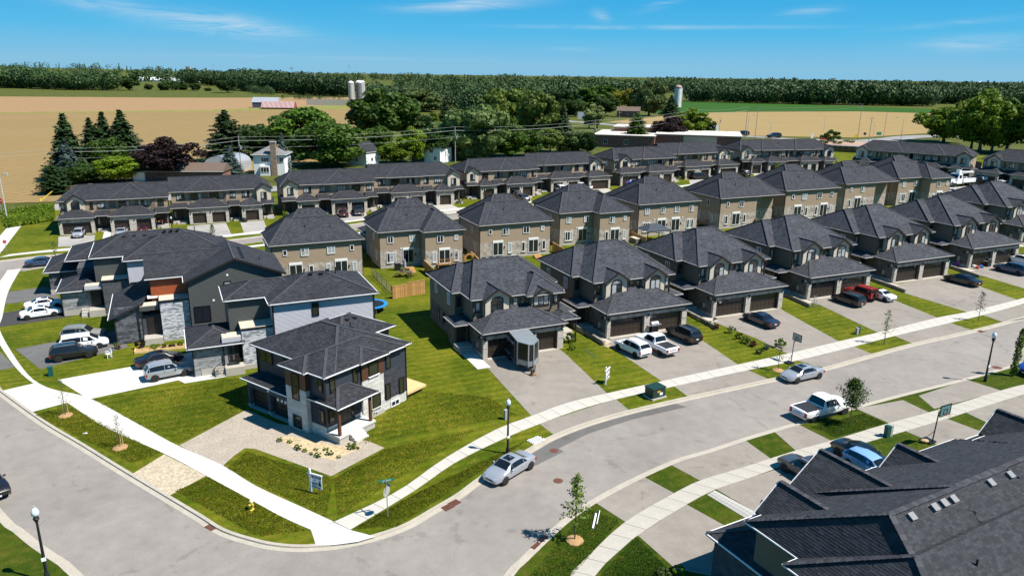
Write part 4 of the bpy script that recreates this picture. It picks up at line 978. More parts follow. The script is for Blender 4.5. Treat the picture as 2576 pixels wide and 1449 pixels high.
h.box('address_plate', WHITE, 0.31, 0.35, 8.05, 8.3, 2.2, 2.42)
for yy in (6.1, 6.6, 7.15): h.box('door_sticker', WHITE, 0.66, 0.69, yy, yy + 0.28, 1.45, 1.72)
hp(0.02, 4.2, 5.2, 11.8, 2.75, 0.34, 0.3, gut='FL', caps=False)
W_(1.61, 9.9, 4.2, 1.85, 1.15, ang=-90, n=2); W_(1.61, 7.2, 4.2, 0.5, 1.0, ang=-90, n=1)
h.box('porch', CONCW, 0.2, 4.35, -1.28, 0.43, 0.52, 0.7); h.box('porch_base', CONC, 0.27, 4.28, -1.2, 0.43, -0.4, 0.52)
h.steps(1.35, 2.75, -2.05, -1.29, 0.52, 3, CONCW)
CEDAR = plain('cedar_post', (0.10, 0.036, 0.016), 0.6, var=0.15, scale=4)
for x, y in ((0.48, -1.02), (3.98, -1.02)): h.box('porch_post', CEDAR, x - 0.11, x + 0.11, y - 0.11, y + 0.11, 0.7, 3.3)
hp(0.02, 4.62, -1.5, 2.3, 3.35, 0.55, 0.5, gut='FLR')
h.door(2.55, 0.42, 0.72, 0.95, 2.1, 0, TRIM); h.window(1.85, 0.42, 0.75, 0.4, 2.0, fm=BLACK, gm=GLASSD, n=1); h.window(3.25, 0.42, 0.75, 0.4, 2.0, fm=BLACK, gm=GLASSD, n=1)
h.box('mail_slot', BLACK, 3.7, 3.95, 0.38, 0.42, 1.4, 1.48); h.downpipe(10.1, 0.5, 0.05, 5.6); h.downpipe(0.36, 0.36, 1.0, 5.6); h.downpipe(1.6, 11.2, 2.9, 5.6)
h.vents([(5.2, 7.7, 7.25), (6.6, 5.2, 7.25), (7.6, 5.0, 6.9), (9.3, 7.4, 6.75), (10.2, 7.3, 6.72)]); h.pipe((8.4, 6.0, 6.7))
for i in range(3): h.mb('wall_stub', BLACK).cyl((5.3 + .3*i, 0.27, 0.55 - .1*i), (5.3 + .3*i, 0.16, 0.55 - .1*i), 0.05, n=6)
h.done()
dk = thing('deck', 'new pale wooden deck beside the dark corner house', 'deck', h.o.matrix_world @ Vector((0, 0, 0)) if False else h.o.location, YF)
for i in range(20):
 inst('deck_board', cached('dbd', lambda: MB().box(0, 2.75, 0, 0.135, 0, 0.04).mesh('deck_board', DECK)), dk, (10.1, 0.6 + i * 0.142, 0.6))
for u in (10.2, 11.4, 12.6): MB().box(u, u + 0.12, 0.62, 3.4, 0.42, 0.6).build('joist', DECK, dk)
MB().box(10.1, 12.85, 0.56, 0.6, 0.4, 0.64).build('fascia_board', DECK, dk)
MB().box(12.85, 12.89, 0.56, 3.45, 0.4, 0.64).build('fascia_board', DECK, dk)
for u in (10.3, 12.6):
 for v in (0.8, 3.2): MB().box(u, u + 0.12, v, v + 0.12, -0.05, 0.42).build('post', DECK, dk)
# ------------------------------------------------------------------ modern townhouses along the left street
L0 = cropk(150, 880, 3.0188); M0 = cropk(680, 1040, 2.8622); YL = 25.0
STN = [plain('dark_stone_%d' % i, (0.05 + .035*i, 0.053 + .035*i, 0.06 + .036*i), 0.85, var=0.15, scale=4) for i in range(3)]
LST = [plain('grey_stone_%d' % i, (0.19 + .06*i, 0.19 + .06*i, 0.19 + .06*i), 0.85, var=0.1, scale=4) for i in range(3)]
LBR = [plain('pale_brick_%d' % i, (0.36 + .1*i - (.14 if i == 0 else 0), 0.37 + .1*i - (.14 if i == 0 else 0), 0.39 + .1*i - (.14 if i == 0 else 0)), 0.85, var=0.05) for i in range(3)]
DBR = [plain('iron_brick_%d' % i, (0.035 + .02*i, 0.036 + .02*i, 0.038 + .02*i), 0.85, var=0.1) for i in range(3)]
WMORT = plain('white_mortar', (0.40, 0.40, 0.39), 0.9)
PCAP = plain('parapet_gravel', (0.50, 0.43, 0.34), 0.95, var=0.1, fine=0.3, fscale=20)
ZU = 7.0; KU = 0.954; e2 = at(*L0(1720, 710), ZU)
h = House('townhouse_block', 'modern dark townhouse block with stone garages and one orange wood wall', 'townhouses', (e2.x, e2.y, 0.12), YL, 'modern townhouses by the left street', None, SH, WHITE)
def boards(h, mt, a, b, z0, z1, exp=0.13, clipf=None):
 """siding boards one by one; clipf(z) -> (from, to) along a->b"""
 a = Vector(a); b = Vector(b); d = (b - a).normalized(); n = Vector((d.y, -d.x)); ln = (b - a).length
 k = round((z1 - z0) / exp); e = (z1 - z0) / k
 for i in range(k):
  za = z0 + i*e; zb = za + e
  l0 = clipf(za) if clipf else (0, ln); l1 = clipf(zb) if clipf else (0, ln)
  if l0[1] - l0[0] < 0.1: continue
  if l1[1] - l1[0] < 0.02: l1 = ((l1[0]+l1[1])/2,)*2
  p = lambda t, o, z: (*(a + d*t + n*o), z)
  MB().add([p(l0[0], 0.03, za), p(l0[1], 0.03, za), p(l1[1]+0.001, 0.006, zb), p(l1[0]-0.001, 0.006, zb), p(l0[0], 0, za), p(l0[1], 0, za)], [(0,1,2,3), (4,5,1,0)]).build('siding_board', mt, h.o)
zg = ZU
h.box('wall', SIDG, 0.45, 10.75, 0.45, 10, -0.3, ZU - 0.15)
gp = 0.41
h.gable(0.0, 11.2, 0.0, 10.5, zg, gp, rake=TRIM)
zpk = zg + gp * 5.6
clipg = lambda z: (0, 10.3) if z < ZU - .15 else (max(0, (z - ZU + .15) / gp - 0.12), 10.3 - max(0, (z - ZU + .15) / gp - 0.12))
h.mb('gable_wall', SIDG).add([(0.45, 0.45, ZU - .2), (10.75, 0.45, ZU - .2), (10.75, 0.45, ZU - .05), (5.6, 0.45, zpk - 0.2), (0.45, 0.45, ZU - .05), (0.45, 0.7, ZU - .2), (10.75, 0.7, ZU - .2), (10.75, 0.7, ZU - .05), (5.6, 0.7, zpk - 0.2), (0.45, 0.7, ZU - .05)], [(0,1,2,3,4), (9,8,7,6,5), (0,4,9,5), (4,3,8,9), (3,2,7,8), (2,1,6,7)])
boards(h, SIDG, (0.45, 0.44), (10.75, 0.44), 1.2, zpk - 0.25, 0.135, clipg)
h.window(1.7, 0.4, 2.1, 1.75, 1.85, 0, 2, BLACK, gm=GLASSD); h.window(4.65, 0.4, 5.5, 0.8, 1.1, 0, 1, BLACK, gm=GLASS)
h.box('wall_vent', WHITE, 4.6, 4.82, 0.38, 0.42, 7.2, 7.42); h.box('wall_vent', WHITE, 2.88, 3.1, 0.38, 0.42, 4.36, 4.58)
h.gutter((0.0, 10.5), (0.0, 0.0), zg); h.vents([(6.6, 1.6 + 1.3*i, zpk - 0.42) for i in range(5)]); h.pipe((8.6, 3.0, 8.1))
h.box('wall', SIDO, -3.45, 0.4, 3.3, 11, -0.2, ZU - .2)
h.hip(-3.95, 6.0, 2.87, 11.5, ZU + .002, 0.5, 0.46, gl=True, gr=True, gut='FB')
boards(h, SIDO, (-3.45, 3.29), (0.4, 3.29), 4.6, ZU - .15, 0.15)
h.box('wall', SIDW, -6.1, -3.45, 13.45, 20, -0.2, ZU - .2)
h.box('wall', SIDG, -10.0, -6.05, 16.5, 25, -0.2, ZU - .2)
h.box('wall', SIDG, -3.5, 6.0, 10.8, 26, -0.2, ZU - .3)
hr = lambda *a, **k: h.hip(*a, **k)
hr(-10.45, 4.6, 16.05, 26.5, ZU, 0.5, 0.40, gut='FL')
hr(-6.55, 6.2, 13.05, 23, ZU + .003, 0.45, 0.42, gut='FL')
boards(h, SIDW, (-6.1, 13.44), (-3.45, 13.44), 2.4, ZU - .15, 0.14); boards(h, SIDG, (-10.0, 16.49), (-6.1, 16.49), 3.4, ZU - .15, 0.14)
h.window(-5.05, 13.4, 2.95, 1.9, 1.2, 0, 2, BLACK, gm=GLASS)
h.vents([(-6.4 + 1.2*i, 20.2, 8.6) for i in range(3)]); h.vents([(-1.5 + .8*i, 20.4, 9.0) for i in range(3)]); h.pipe((2.2, 20.5, 9.0))
DV = 3.36
h.box('garage_wall', STN[0], -7.35, -2.8, DV - 1.4, DV + 9.0, -0.2, 3.1)
bricks(h, 'stone_block', STN, WMORT, (-7.35, DV - 1.42), (-4.65, DV - 1.42), 0.1, 4.3, 0.55, 0.24, 0.035, 0.03, limit=1)
h.mb('gable_wall', STN[0]).add([(-7.35, DV-1.4, 3.0), (-4.5, DV-1.4, 3.0), (-4.5, DV-1.4, 4.35), (-7.35, DV-1.4, 3.15), (-7.35, DV+4, 3.0), (-4.5, DV+4, 3.0), (-4.5, DV+4, 4.35), (-7.35, DV+4, 3.15)], [(0,1,2,3), (1,5,6,2), (5,4,7,6), (4,0,3,7)])
mbr = h.mb('roof', SH); kx = 0.43
A_ = [(-8.0, DV - 1.85, 3.15), (-4.3, DV - 1.85, 3.15 + kx*3.7), (-3.2, DV + 9.0, 3.15 + kx*4.8), (-8.0, DV + 9.0, 3.15)]
mbr.poly(*A_); mbr.poly(*[(p[0], p[1], p[2] - 0.16) for p in A_][::-1])
for i in range(4):
 p, q_ = A_[i], A_[(i+1) % 4]; mbr.poly((p[0], p[1], p[2]-.16), (q_[0], q_[1], q_[2]-.16), q_, p)
h.gutter((-8.0, DV + 9.0), (-8.0, DV - 1.85), 3.15); h.downpipe(-7.4, DV - 1.5, 0, 3.1)
tv0 = DV - 2.2
h.box('tower_core', WMORT, -2.65, 0.35, tv0, 4, -0.2, 4.65); bricks(h, 'brick', LBR, WMORT, (-2.65, tv0 - .02), (0.35, tv0 - .02), 0.2, 4.6, 0.34, 0.09, 0.01, 0.015); bricks(h, 'brick', LBR, WMORT, (-2.66, 3.0), (-2.66, tv0), 0.2, 4.6, 0.34, 0.09, 0.01, 0.015)
h.box('parapet', BLACK, -2.75, 0.42, tv0 - .12, 3.29, 4.65, 4.85); h.box('parapet_top', PCAP, -2.7, 0.38, tv0 - .05, 3.27, 4.85, 4.9)
h.box('porch_canopy', SIDG, -4.75, -2.78, DV - 1.9, DV - 0.3, 3.75, 4.25); h.box('parapet_top', PCAP, -4.7, -2.8, DV - 1.85, DV - 0.35, 4.25, 4.32)
h.box('porch', CONC, -4.6, -2.7, DV - 3.0, DV - 1.4, -0.2, 0.75); h.box('porch_post', BLACK, -4.72, -4.6, DV - 1.9, DV - 1.78, 0.7, 3.75); h.door(-3.6, DV - 1.42, 0.76)
h.box('box_balcony', WHITE, -3.9, -2.8, DV - 0.2, DV + 0.6, 4.65, 4.9)
h.box('garage_wall', LST[0], -13.9, -10.0, DV + 12.35, DV + 19, -0.2, 3.1); bricks(h, 'stone_block', LST, PMORT, (-13.9, DV + 12.33), (-11.15, DV + 12.33), 0.75, 3.1, 0.45, 0.19, 0.014, 0.02, limit=1); h.box('foundation', CONC, -13.92, -11.1, DV + 12.31, DV + 12.5, -0.2, 0.75)
hr(-14.45, -9.0, DV + 11.9, DV + 19.2, 3.18, 0.42, 0.42, gut='FL'); h.downpipe(-13.95, DV + 12.25, 0, 3.1)
h.box('tower_core', MORT, -9.2, -6.3, DV + 11.0, DV + 13.2, -0.2, 4.3); bricks(h, 'brick', DBR, WMORT, (-9.2, DV + 10.98), (-6.3, DV + 10.98), 0.2, 4.3, 0.32, 0.1, 0.025, 0.015); bricks(h, 'brick', DBR, WMORT, (-9.21, DV + 13), (-9.21, DV + 11), 0.2, 4.3, 0.32, 0.1, 0.025, 0.015)
h.box('parapet', BLACK, -9.3, -6.2, DV + 10.88, DV + 13.1, 4.3, 4.48); h.box('parapet_top', PCAP, -9.25, -6.25, DV + 10.93, DV + 13.05, 4.48, 4.54)
h.box('porch_canopy', SIDW, -11.2, -9.3, DV + 11.2, DV + 12.5, 3.4, 3.85); h.box('parapet_top', PCAP, -11.15, -9.32, DV + 11.25, DV + 12.5, 3.85, 3.92); h.box('porch', CONC, -11.0, -9.25, DV + 10.6, DV + 12.3, -0.2, 0.85); h.steps(-11.9, -11.02, DV + 10.8, DV + 12.2, 0.8, 3); h.door(-10.2, DV + 12.31, 0.86)
h.box('wall', BRKN, -16.4, -10.4, DV + 23.8, DV + 33, -0.2, 3.1); h.box('wall', BRKN, -12.5, -9.9, DV + 18.5, DV + 30, -0.2, 4.6)
h.box('garage_wall', STN[1], -16.5, -15.3, DV + 23.6, DV + 25.3, -0.2, 3.0); bricks(h, 'stone_block', STN, WMORT, (-16.5, DV + 23.58), (-15.2, DV + 23.58), 0.7, 3.0, 0.42, 0.24, 0.03, 0.03, limit=1); h.box('foundation', CONC, -16.55, -15.1, DV + 23.55, DV + 23.8, -0.2, 0.7)
hr(-17.1, -11.4, DV + 23.2, DV + 33, 3.2, 0.42, 0.42, gut='FL'); hr(-14.2, -7.5, DV + 21.9, DV + 32, 4.85, 0.35, 0.35, gut='FL')
h.done()
e1 = at(*M0(565, 428), ZU); dl = 3.0
h = House('townhouse', 'modern townhouse with a long light grey sided wall behind the corner house', 'townhouse', (e1.x, e1.y, 0.12), YL, 'modern townhouses by the left street', None, SH, WHITE)
h.box('wall', SIDG, 0.4, 8, 0.4, 6.0, -0.2, ZU - .2); h.box('wall', SIDW, 4.55, 15.1, -2.55, 6.3, -0.2, ZU - .2)
h.hip(4.1, 15.55, -3.0, 6.8, ZU, 0.36, 0.36, gut='FLRB'); h.hip(0.0, 9.2, 0.0, 6.35, ZU + .002, 0.36, 0.36, gut='FLB')
boards(h, SIDG, (0.4, 0.39), (4.55, 0.39), 3.2, ZU - .15, 0.13); boards(h, SIDW, (4.55, -2.56), (15.1, -2.56), 0.3, ZU - .15, 0.14)
h.window(8.82, -2.6, 5.15, 0.72, 1.45, 0, 1, BLACK, gm=GLASSF)
for x in (4.52, 15.08): h.box('corner_board', TRIM, x - 0.08, x + 0.08, -2.63, -2.51, 0.2, ZU - .15)
h.vents([(9.2, 1.3, ZU + 1.65), (10.3, 1.2, ZU + 1.6), (11.1, 1.8, ZU + 1.75)]); h.pipe((12.0, 1.9, ZU + 1.6))
h.box('garage_wall', LST[1], -3.4, 0.6, dl - 5.05, dl + 1.2, -0.2, 3.1); bricks(h, 'stone_block', LST, PMORT, (-3.4, dl - 5.07), (-0.6, dl - 5.07), 0.75, 3.1, 0.42, 0.17, 0.012, 0.02, limit=1); h.box('foundation', CONC, -2.8, -0.6, dl - 5.1, dl - 4.9, -0.2, 0.75)
h.hip(-3.95, 1.6, dl - 5.6, dl + 1.6, 3.18, 0.36, 0.36, gut='FL'); h.downpipe(-3.45, dl - 5.1, 0, 3.1)
h.box('tower_core', WMORT, 1.35, 4.55, dl - 4.95, 0.38, -0.2, 4.3); bricks(h, 'brick', LBR, WMORT, (1.35, dl - 4.97), (4.55, dl - 4.97), 0.5, 4.3, 0.34, 0.09, 0.01, 0.015); bricks(h, 'brick', LBR, WMORT, (1.34, 0), (1.34, dl - 4.95), 0.5, 4.3, 0.34, 0.09, 0.01, 0.015)
h.box('foundation', CONC, 1.3, 4.54, dl - 5.02, dl - 4.8, -0.2, 0.5)
h.box('parapet', BLACK, 1.25, 4.54, dl - 5.06, 0.38, 4.3, 4.46); h.box('parapet_top', PCAP, 1.3, 4.53, dl - 5.01, 0.36, 4.46, 4.52)
h.box('porch_canopy', SIDW, -0.6, 1.24, dl - 5.3, dl - 3.6, 3.3, 3.75); h.box('parapet_top', PCAP, -0.55, 1.24, dl - 5.25, dl - 3.65, 3.75, 3.82); h.box('porch', CONC, -0.55, 1.3, dl - 6.2, dl - 4.9, -0.2, 0.85); h.door(0.4, dl - 5.0, 0.86)
h.box('porch_post', BLACK, -0.6, -0.48, dl - 5.3, dl - 5.18, 0.8, 3.3); h.steps(-1.55, -0.57, dl - 6.1, dl - 5.15, 0.8, 4)
for i in range(8): h.box('railing_baluster', BLACK, -1.57 + 0.12*i, -1.55 + 0.12*i, dl - 6.15, dl - 6.12, 0.1 + .1*i, 1.0 + .1*i)
h.mb('handrail', BLACK).bar((-1.65, dl - 6.135, 1.0), (-0.55, dl - 6.135, 1.85), 0.05, 0.05)
h.box('flower_box', BLACK, -0.05, 1.05, dl - 5.6, dl - 5.3, 1.2, 1.45)
h.done()
# ------------------------------------------------------------------ near house at the lower right (seen from above and behind)
WN_ = crop(2925, 1644); YN = 28.5
n0 = at(*WN_(10, 958), 5.8)
h = House('near_house', 'large dark shingled roof filling the lower right corner, with grey roof vents', 'house', (n0.x, n0.y, 0.12), YN, None, None, SHN, WHITE, CAP)
def facehip(x0, x1, y0, y1, ze, zr, ua, ub, gut, caps='rADCB'):
 """hip roof with its own ridge ends, eaves at y0 (back) and y1 (street side)"""
 mb = h.mb('roof', SHN); ym = (y0 + y1) / 2
 A, B, C_, D = [Vector(q) for q in ((x0, y0, ze), (x1, y0, ze), (x1, y1, ze), (x0, y1, ze))]
 ra, rb = Vector((ua, ym, zr)), Vector((ub, ym, zr))
 for f in ([A, B, rb, ra], [B, C_, rb], [C_, D, ra, rb], [D, A, ra]): mb.poly(*f); shingle_face(f)
 dn = Vector((0, 0, -0.18))
 for a, b in ((A, B), (B, C_), (C_, D), (D, A)): mb.poly(a + dn, b + dn, b, a)
 mb.poly(D + dn, C_ + dn, B + dn, A + dn)
 for k, a, b in (('r', ra, rb), ('A', A, ra), ('D', D, ra), ('C', C_, rb), ('B', B, rb)):
  if k in caps: capr(a, b)
 if 'L' in gut: h.gutter((x0, y1), (x0, y0), ze)
 if 'S' in gut: h.gutter((x1, y1), (x0, y1), ze)
SHT = [plain('shingle_tone_%d' % i, (.027 + .0045*i, .029 + .005*i, .033 + .0055*i), .9, var=.12, fine=.25, fscale=30, spec=.2) for i in range(4)]
def in_poly(p, P):
 c = False
 for i in range(len(P)):
  a, b = P[i], P[i-1]
  if (a[1] > p[1]) != (b[1] > p[1]) and p[0] < (b[0]-a[0])*(p[1]-a[1])/(b[1]-a[1]) + a[0]: c = not c
 return c
CAND = []
def shingle_face(F3, skip=lambda q: False):
 """every shingle of a roof plane as a small wedge: thick at its lower edge, laid in courses"""
 n = (F3[1]-F3[0]).cross(F3[2]-F3[0]).normalized()
 if n.z < 0: n = -n
 u = Vector((-n.y, n.x, 0)).normalized(); v = n.cross(u); o = F3[0]
 P = [((f-o).dot(u), (f-o).dot(v)) for f in F3]; rnd = random.Random(len(CAND))
 u0, u1, v0, v1 = min(p[0] for p in P), max(p[0] for p in P), min(p[1] for p in P), max(p[1] for p in P); row = .155
 for r in range(int((v1 - v0)/row)):
  x = u0 - rnd.uniform(0, .35)
  while x < u1:
   w = rnd.choice((.17, .25, .33, .33, .42)); xc, vc = x + w/2, v0 + (r + .5)*row; x += w
   if not in_poly((xc, vc), P): continue
   c = o + u*xc + v*vc
   if not skip(c): CAND.append((c, u, v, n, w, row, rnd.randrange(4), rnd.uniform(.010, .020)))
def lay_shingles():
 rz = R(YN); cs, sn = math.cos(rz), math.sin(rz); keep = []
 for q in CAND:
  c = q[0]; wx, wy, wz = h.o.location.x + c.x*cs - c.y*sn, h.o.location.y + c.x*sn + c.y*cs, h.o.location.z + c.z - CH
  d = np.array([wx, wy, wz]); dp = d @ FWD
  if dp < 2: continue
  px, py = 1288 + F_*(d @ RT)/dp, 724.5 + F_*(d @ DN)/dp
  if -60 < px < 2760 and py < 1640: keep.append((dp, q))
 keep.sort(key=lambda k: k[0]); bb = MB(); cut = {}
 for dp, (c, u, v, n, w, row, t, th) in keep:
  a, b_ = u*(w/2 - .004), v*(row/2)
  vs = [c - a - b_ + n*th, c + a - b_ + n*th, c + a + b_*1.15 + n*.004, c - a + b_*1.15 + n*.004, c - a - b_, c + a - b_]
  fs = [(0, 1, 2, 3), (4, 5, 1, 0), (4, 0, 3), (5, 2, 1)]
  tgt = MB() if len(cut) < 300 and n.y < 0 and c.x > 3 else None
  if tgt: cut[len(cut)] = 1; tgt.add(vs, fs).build('shingle', SHT[t], h.o, uv=False)
  else: bb.mi = t; bb.add(vs, fs)
 o = inst('shingles', bb.mesh('shingles', SHT, uv=False, weld=False), h.o); tag(o, kind='stuff')
def capr(a, b):
 """ridge and hip line of separate cap shingles"""
 a = Vector(a); b = Vector(b); L = (b - a).length; n = int(L / 0.28)
 rnd = random.Random(7); d = (b - a) / n
 me = [cached('cap%d' % i, lambda i=i: MB().bar((0, 0, 0.02), (0.30, 0, 0.045), 0.30, 0.03).mesh('cap_shingle', plain('cap_tone_%d' % i, (0.035 + .012*i,)*2 + (0.042 + .012*i,), 0.9))) for i in range(3)]
 for i in range(n):
  q = d.to_track_quat('X', 'Z'); inst('cap_shingle', rnd.choice(me), h.o, a + d*i, rot=q.to_euler())
facehip(-0.05, 15.0, -13.2, 0.0, 5.8, 9.3, 2.6, 12.4, 'LS', 'rAD')
facehip(-1.15, 15.5, -13.6, -3.75, 5.803, 8.55, 1.7, 13.0, 'LS', 'AD')
facehip(5.3, 20.4, -13.6, 0.55, 5.797, 9.32, 8.1, 17.6, 'S', 'rD')
facehip(13.6, 31, -14, -0.15, 5.795, 9.28, 17.0, 27, 'S', 'rD')
def ngable(x0, x1, y1, ydeep, ze, zr):
 xm = (x0 + x1) / 2; mb = h.mb('roof', SHN)
 for xe, sgn in ((x0, 1), (x1, -1)):
  q = [Vector((xe, y1, ze)), Vector((xe, ydeep, ze)), Vector((xm, ydeep, zr)), Vector((xm, y1, zr))]
  if sgn > 0: q = q[::-1]
  n = (q[1]-q[0]).cross(q[2]-q[0])
  if n.z < 0: q = q[::-1]
  mb.poly(*q); dn = Vector((0, 0, -0.15)); mb.poly(*[k + dn for k in q[::-1]]); shingle_face(q)
  for i in range(4): mb.poly(q[(i+1) % 4], q[i], q[i] + dn, q[(i+1) % 4] + dn)
  h.mb('rake_board', WHITE).bar((xe, y1 + 0.02, ze - 0.08), (xm, y1 + 0.02, zr - 0.08), 0.05, 0.18)
 capr((xm, y1, zr), (xm, ydeep, zr))
 h.mb('gable_wall', SIDL).add([(x0 + .3, y1 - .3, 3.2), (x1 - .3, y1 - .3, 3.2), (x1 - .3, y1 - .3, ze), (xm, y1 - .3, zr - 0.25), (x0 + .3, y1 - .3, ze), (x0 + .3, y1 - 1.5, 3.2), (x1 - .3, y1 - 1.5, 3.2), (x1 - .3, y1 - 1.5, ze), (xm, y1 - 1.5, zr - .25), (x0 + .3, y1 - 1.5, ze)], [(4,3,2,1,0), (5,6,7,8,9), (0,1,6,5), (1,2,7,6), (4,0,5,9)])
ngable(1.25, 4.75, 0.45, -3.2, 5.8, 7.3)
ngable(5.0, 10.1, 1.45, -4.5, 5.82, 7.75)
ngable(11.9, 15.2, 0.3, -3.0, 5.8, 7.25)
ngable(22.9, 26.4, 0.3, -3.0, 5.8, 7.3)
h.box('wall', SIDD, 0.5, 30, -13, -0.45, 2.9, 5.7); h.box('wall', SIDD, -0.7, 30, -13.1, -4.2, 2.9, 5.7)
h.box('wall', BRKD, -0.72, 30, -13.12, -4.18, -0.2, 2.9); h.box('wall', BRKD, 0.48, 30, -4.2, -0.44, -0.2, 2.9)
for u0, u1 in ((0.1, 11.6), (16.6, 29.0)):
 h.box('garage_wall', BRKN, u0 + 0.4, u1, -0.5, 2.6, -0.2, 3.0)
 A, B, C_, D = [Vector(q) for q in ((u0, -1, 3.15), (u1 + .4, -1, 3.15), (u1 + .4, 3.0, 3.15), (u0, 3.0, 3.15))]
 h.hip(u0, u1 + 0.4, -3.0, 3.0, 3.15, 0.45, 0.45, gut='BL')
h.hip(-2.0, 0.9, -7.6, -3.6, 3.1, 0.35, 0.35, gut='FBL', caps=False); h.box('entry_wall', BRKD, -1.5, 0.5, -7.2, -5.0, -0.2, 3.0)
h.hip(15.8, 18.9, -0.6, 0.6, 4.0, 0.35, 0.35, gut='BL', caps=False)
VG = plain('vent_metal', (0.17, 0.175, 0.18), 0.6, var=0.05)
def backz(u, v): return 9.3 - (9.3 - 5.8) / 6.6 * (-6.6 - v) if v < -6.6 else 9.3
for q in ((1530, 930), (1740, 845), (1825, 805), (1912, 768), (2255, 618), (2432, 545), (1890, 1390), (1795, 1425)):
 best = None
 for k in range(0, 420):
  z = 9.6 - k * 0.01; p = at(*WN_(*q), z); dx, dy = rot2(p.x - n0.x, p.y - n0.y, -YN)
  if z < backz(dx, dy): best = (dx, dy, z); break
 if best:
  vt = inst('roof_vent', cached('bigv', lambda: MB().add([(-.2, -.2, .13), (.2, -.2, .13), (.2, .2, .15), (-.2, .2, .15), (-.17, -.17, 0), (.17, -.17, 0), (.17, .17, 0), (-.17, .17, 0), (-.2, -.2, .17), (.2, -.2, .17), (.2, .2, .19), (-.2, .2, .19)], [(0,3,2,1), (8,9,10,11), (0,1,9,8), (1,2,10,9), (2,3,11,10), (3,0,8,11), (4,5,1,0), (5,6,2,1), (6,7,3,2), (7,4,0,3)]).mesh('roof_vent', VG)), h.o, best, rot=(math.atan(3.5/6.6), 0, 0))
  inst('flashing', cached('flash', lambda: MB().box(-.27, .27, -.3, .25, 0.0, 0.012).mesh('flashing', plain('flashing', (0.06, 0.05, 0.048), 0.7))), vt)
h.pipe((4.6, -9.9, 7.75))
lay_shingles(); h.done()
# ------------------------------------------------------------------ vehicles
def paint(name, col, metal=0.0): return plain('paint_' + name, col, 0.28, metal=metal, var=0.0, spec=0.5, coat=0.6)
PT = dict(white=paint('white', (0.80, 0.80, 0.80)), silver=paint('silver', (0.36, 0.38, 0.41), 0.35), black=paint('black', (0.010, 0.010, 0.012)), navy=paint('navy', (0.012, 0.018, 0.035)),
          grey=paint('grey', (0.06, 0.063, 0.068), 0.2), red=paint('red', (0.25, 0.018, 0.012)), maroon=paint('maroon', (0.05, 0.006, 0.008)), blue=paint('blue', (0.01, 0.045, 0.27)),
          beige=paint('beige', (0.27, 0.255, 0.215), 0.2), ltblue=paint('light_blue', (0.20, 0.36, 0.62), 0.1), teal=paint('steel_blue', (0.03, 0.06, 0.12), 0.2), green=paint('dark_green', (0.02, 0.05, 0.04)))
CARG = glassy('car_glass', (0.008, 0.010, 0.013), 0.04)
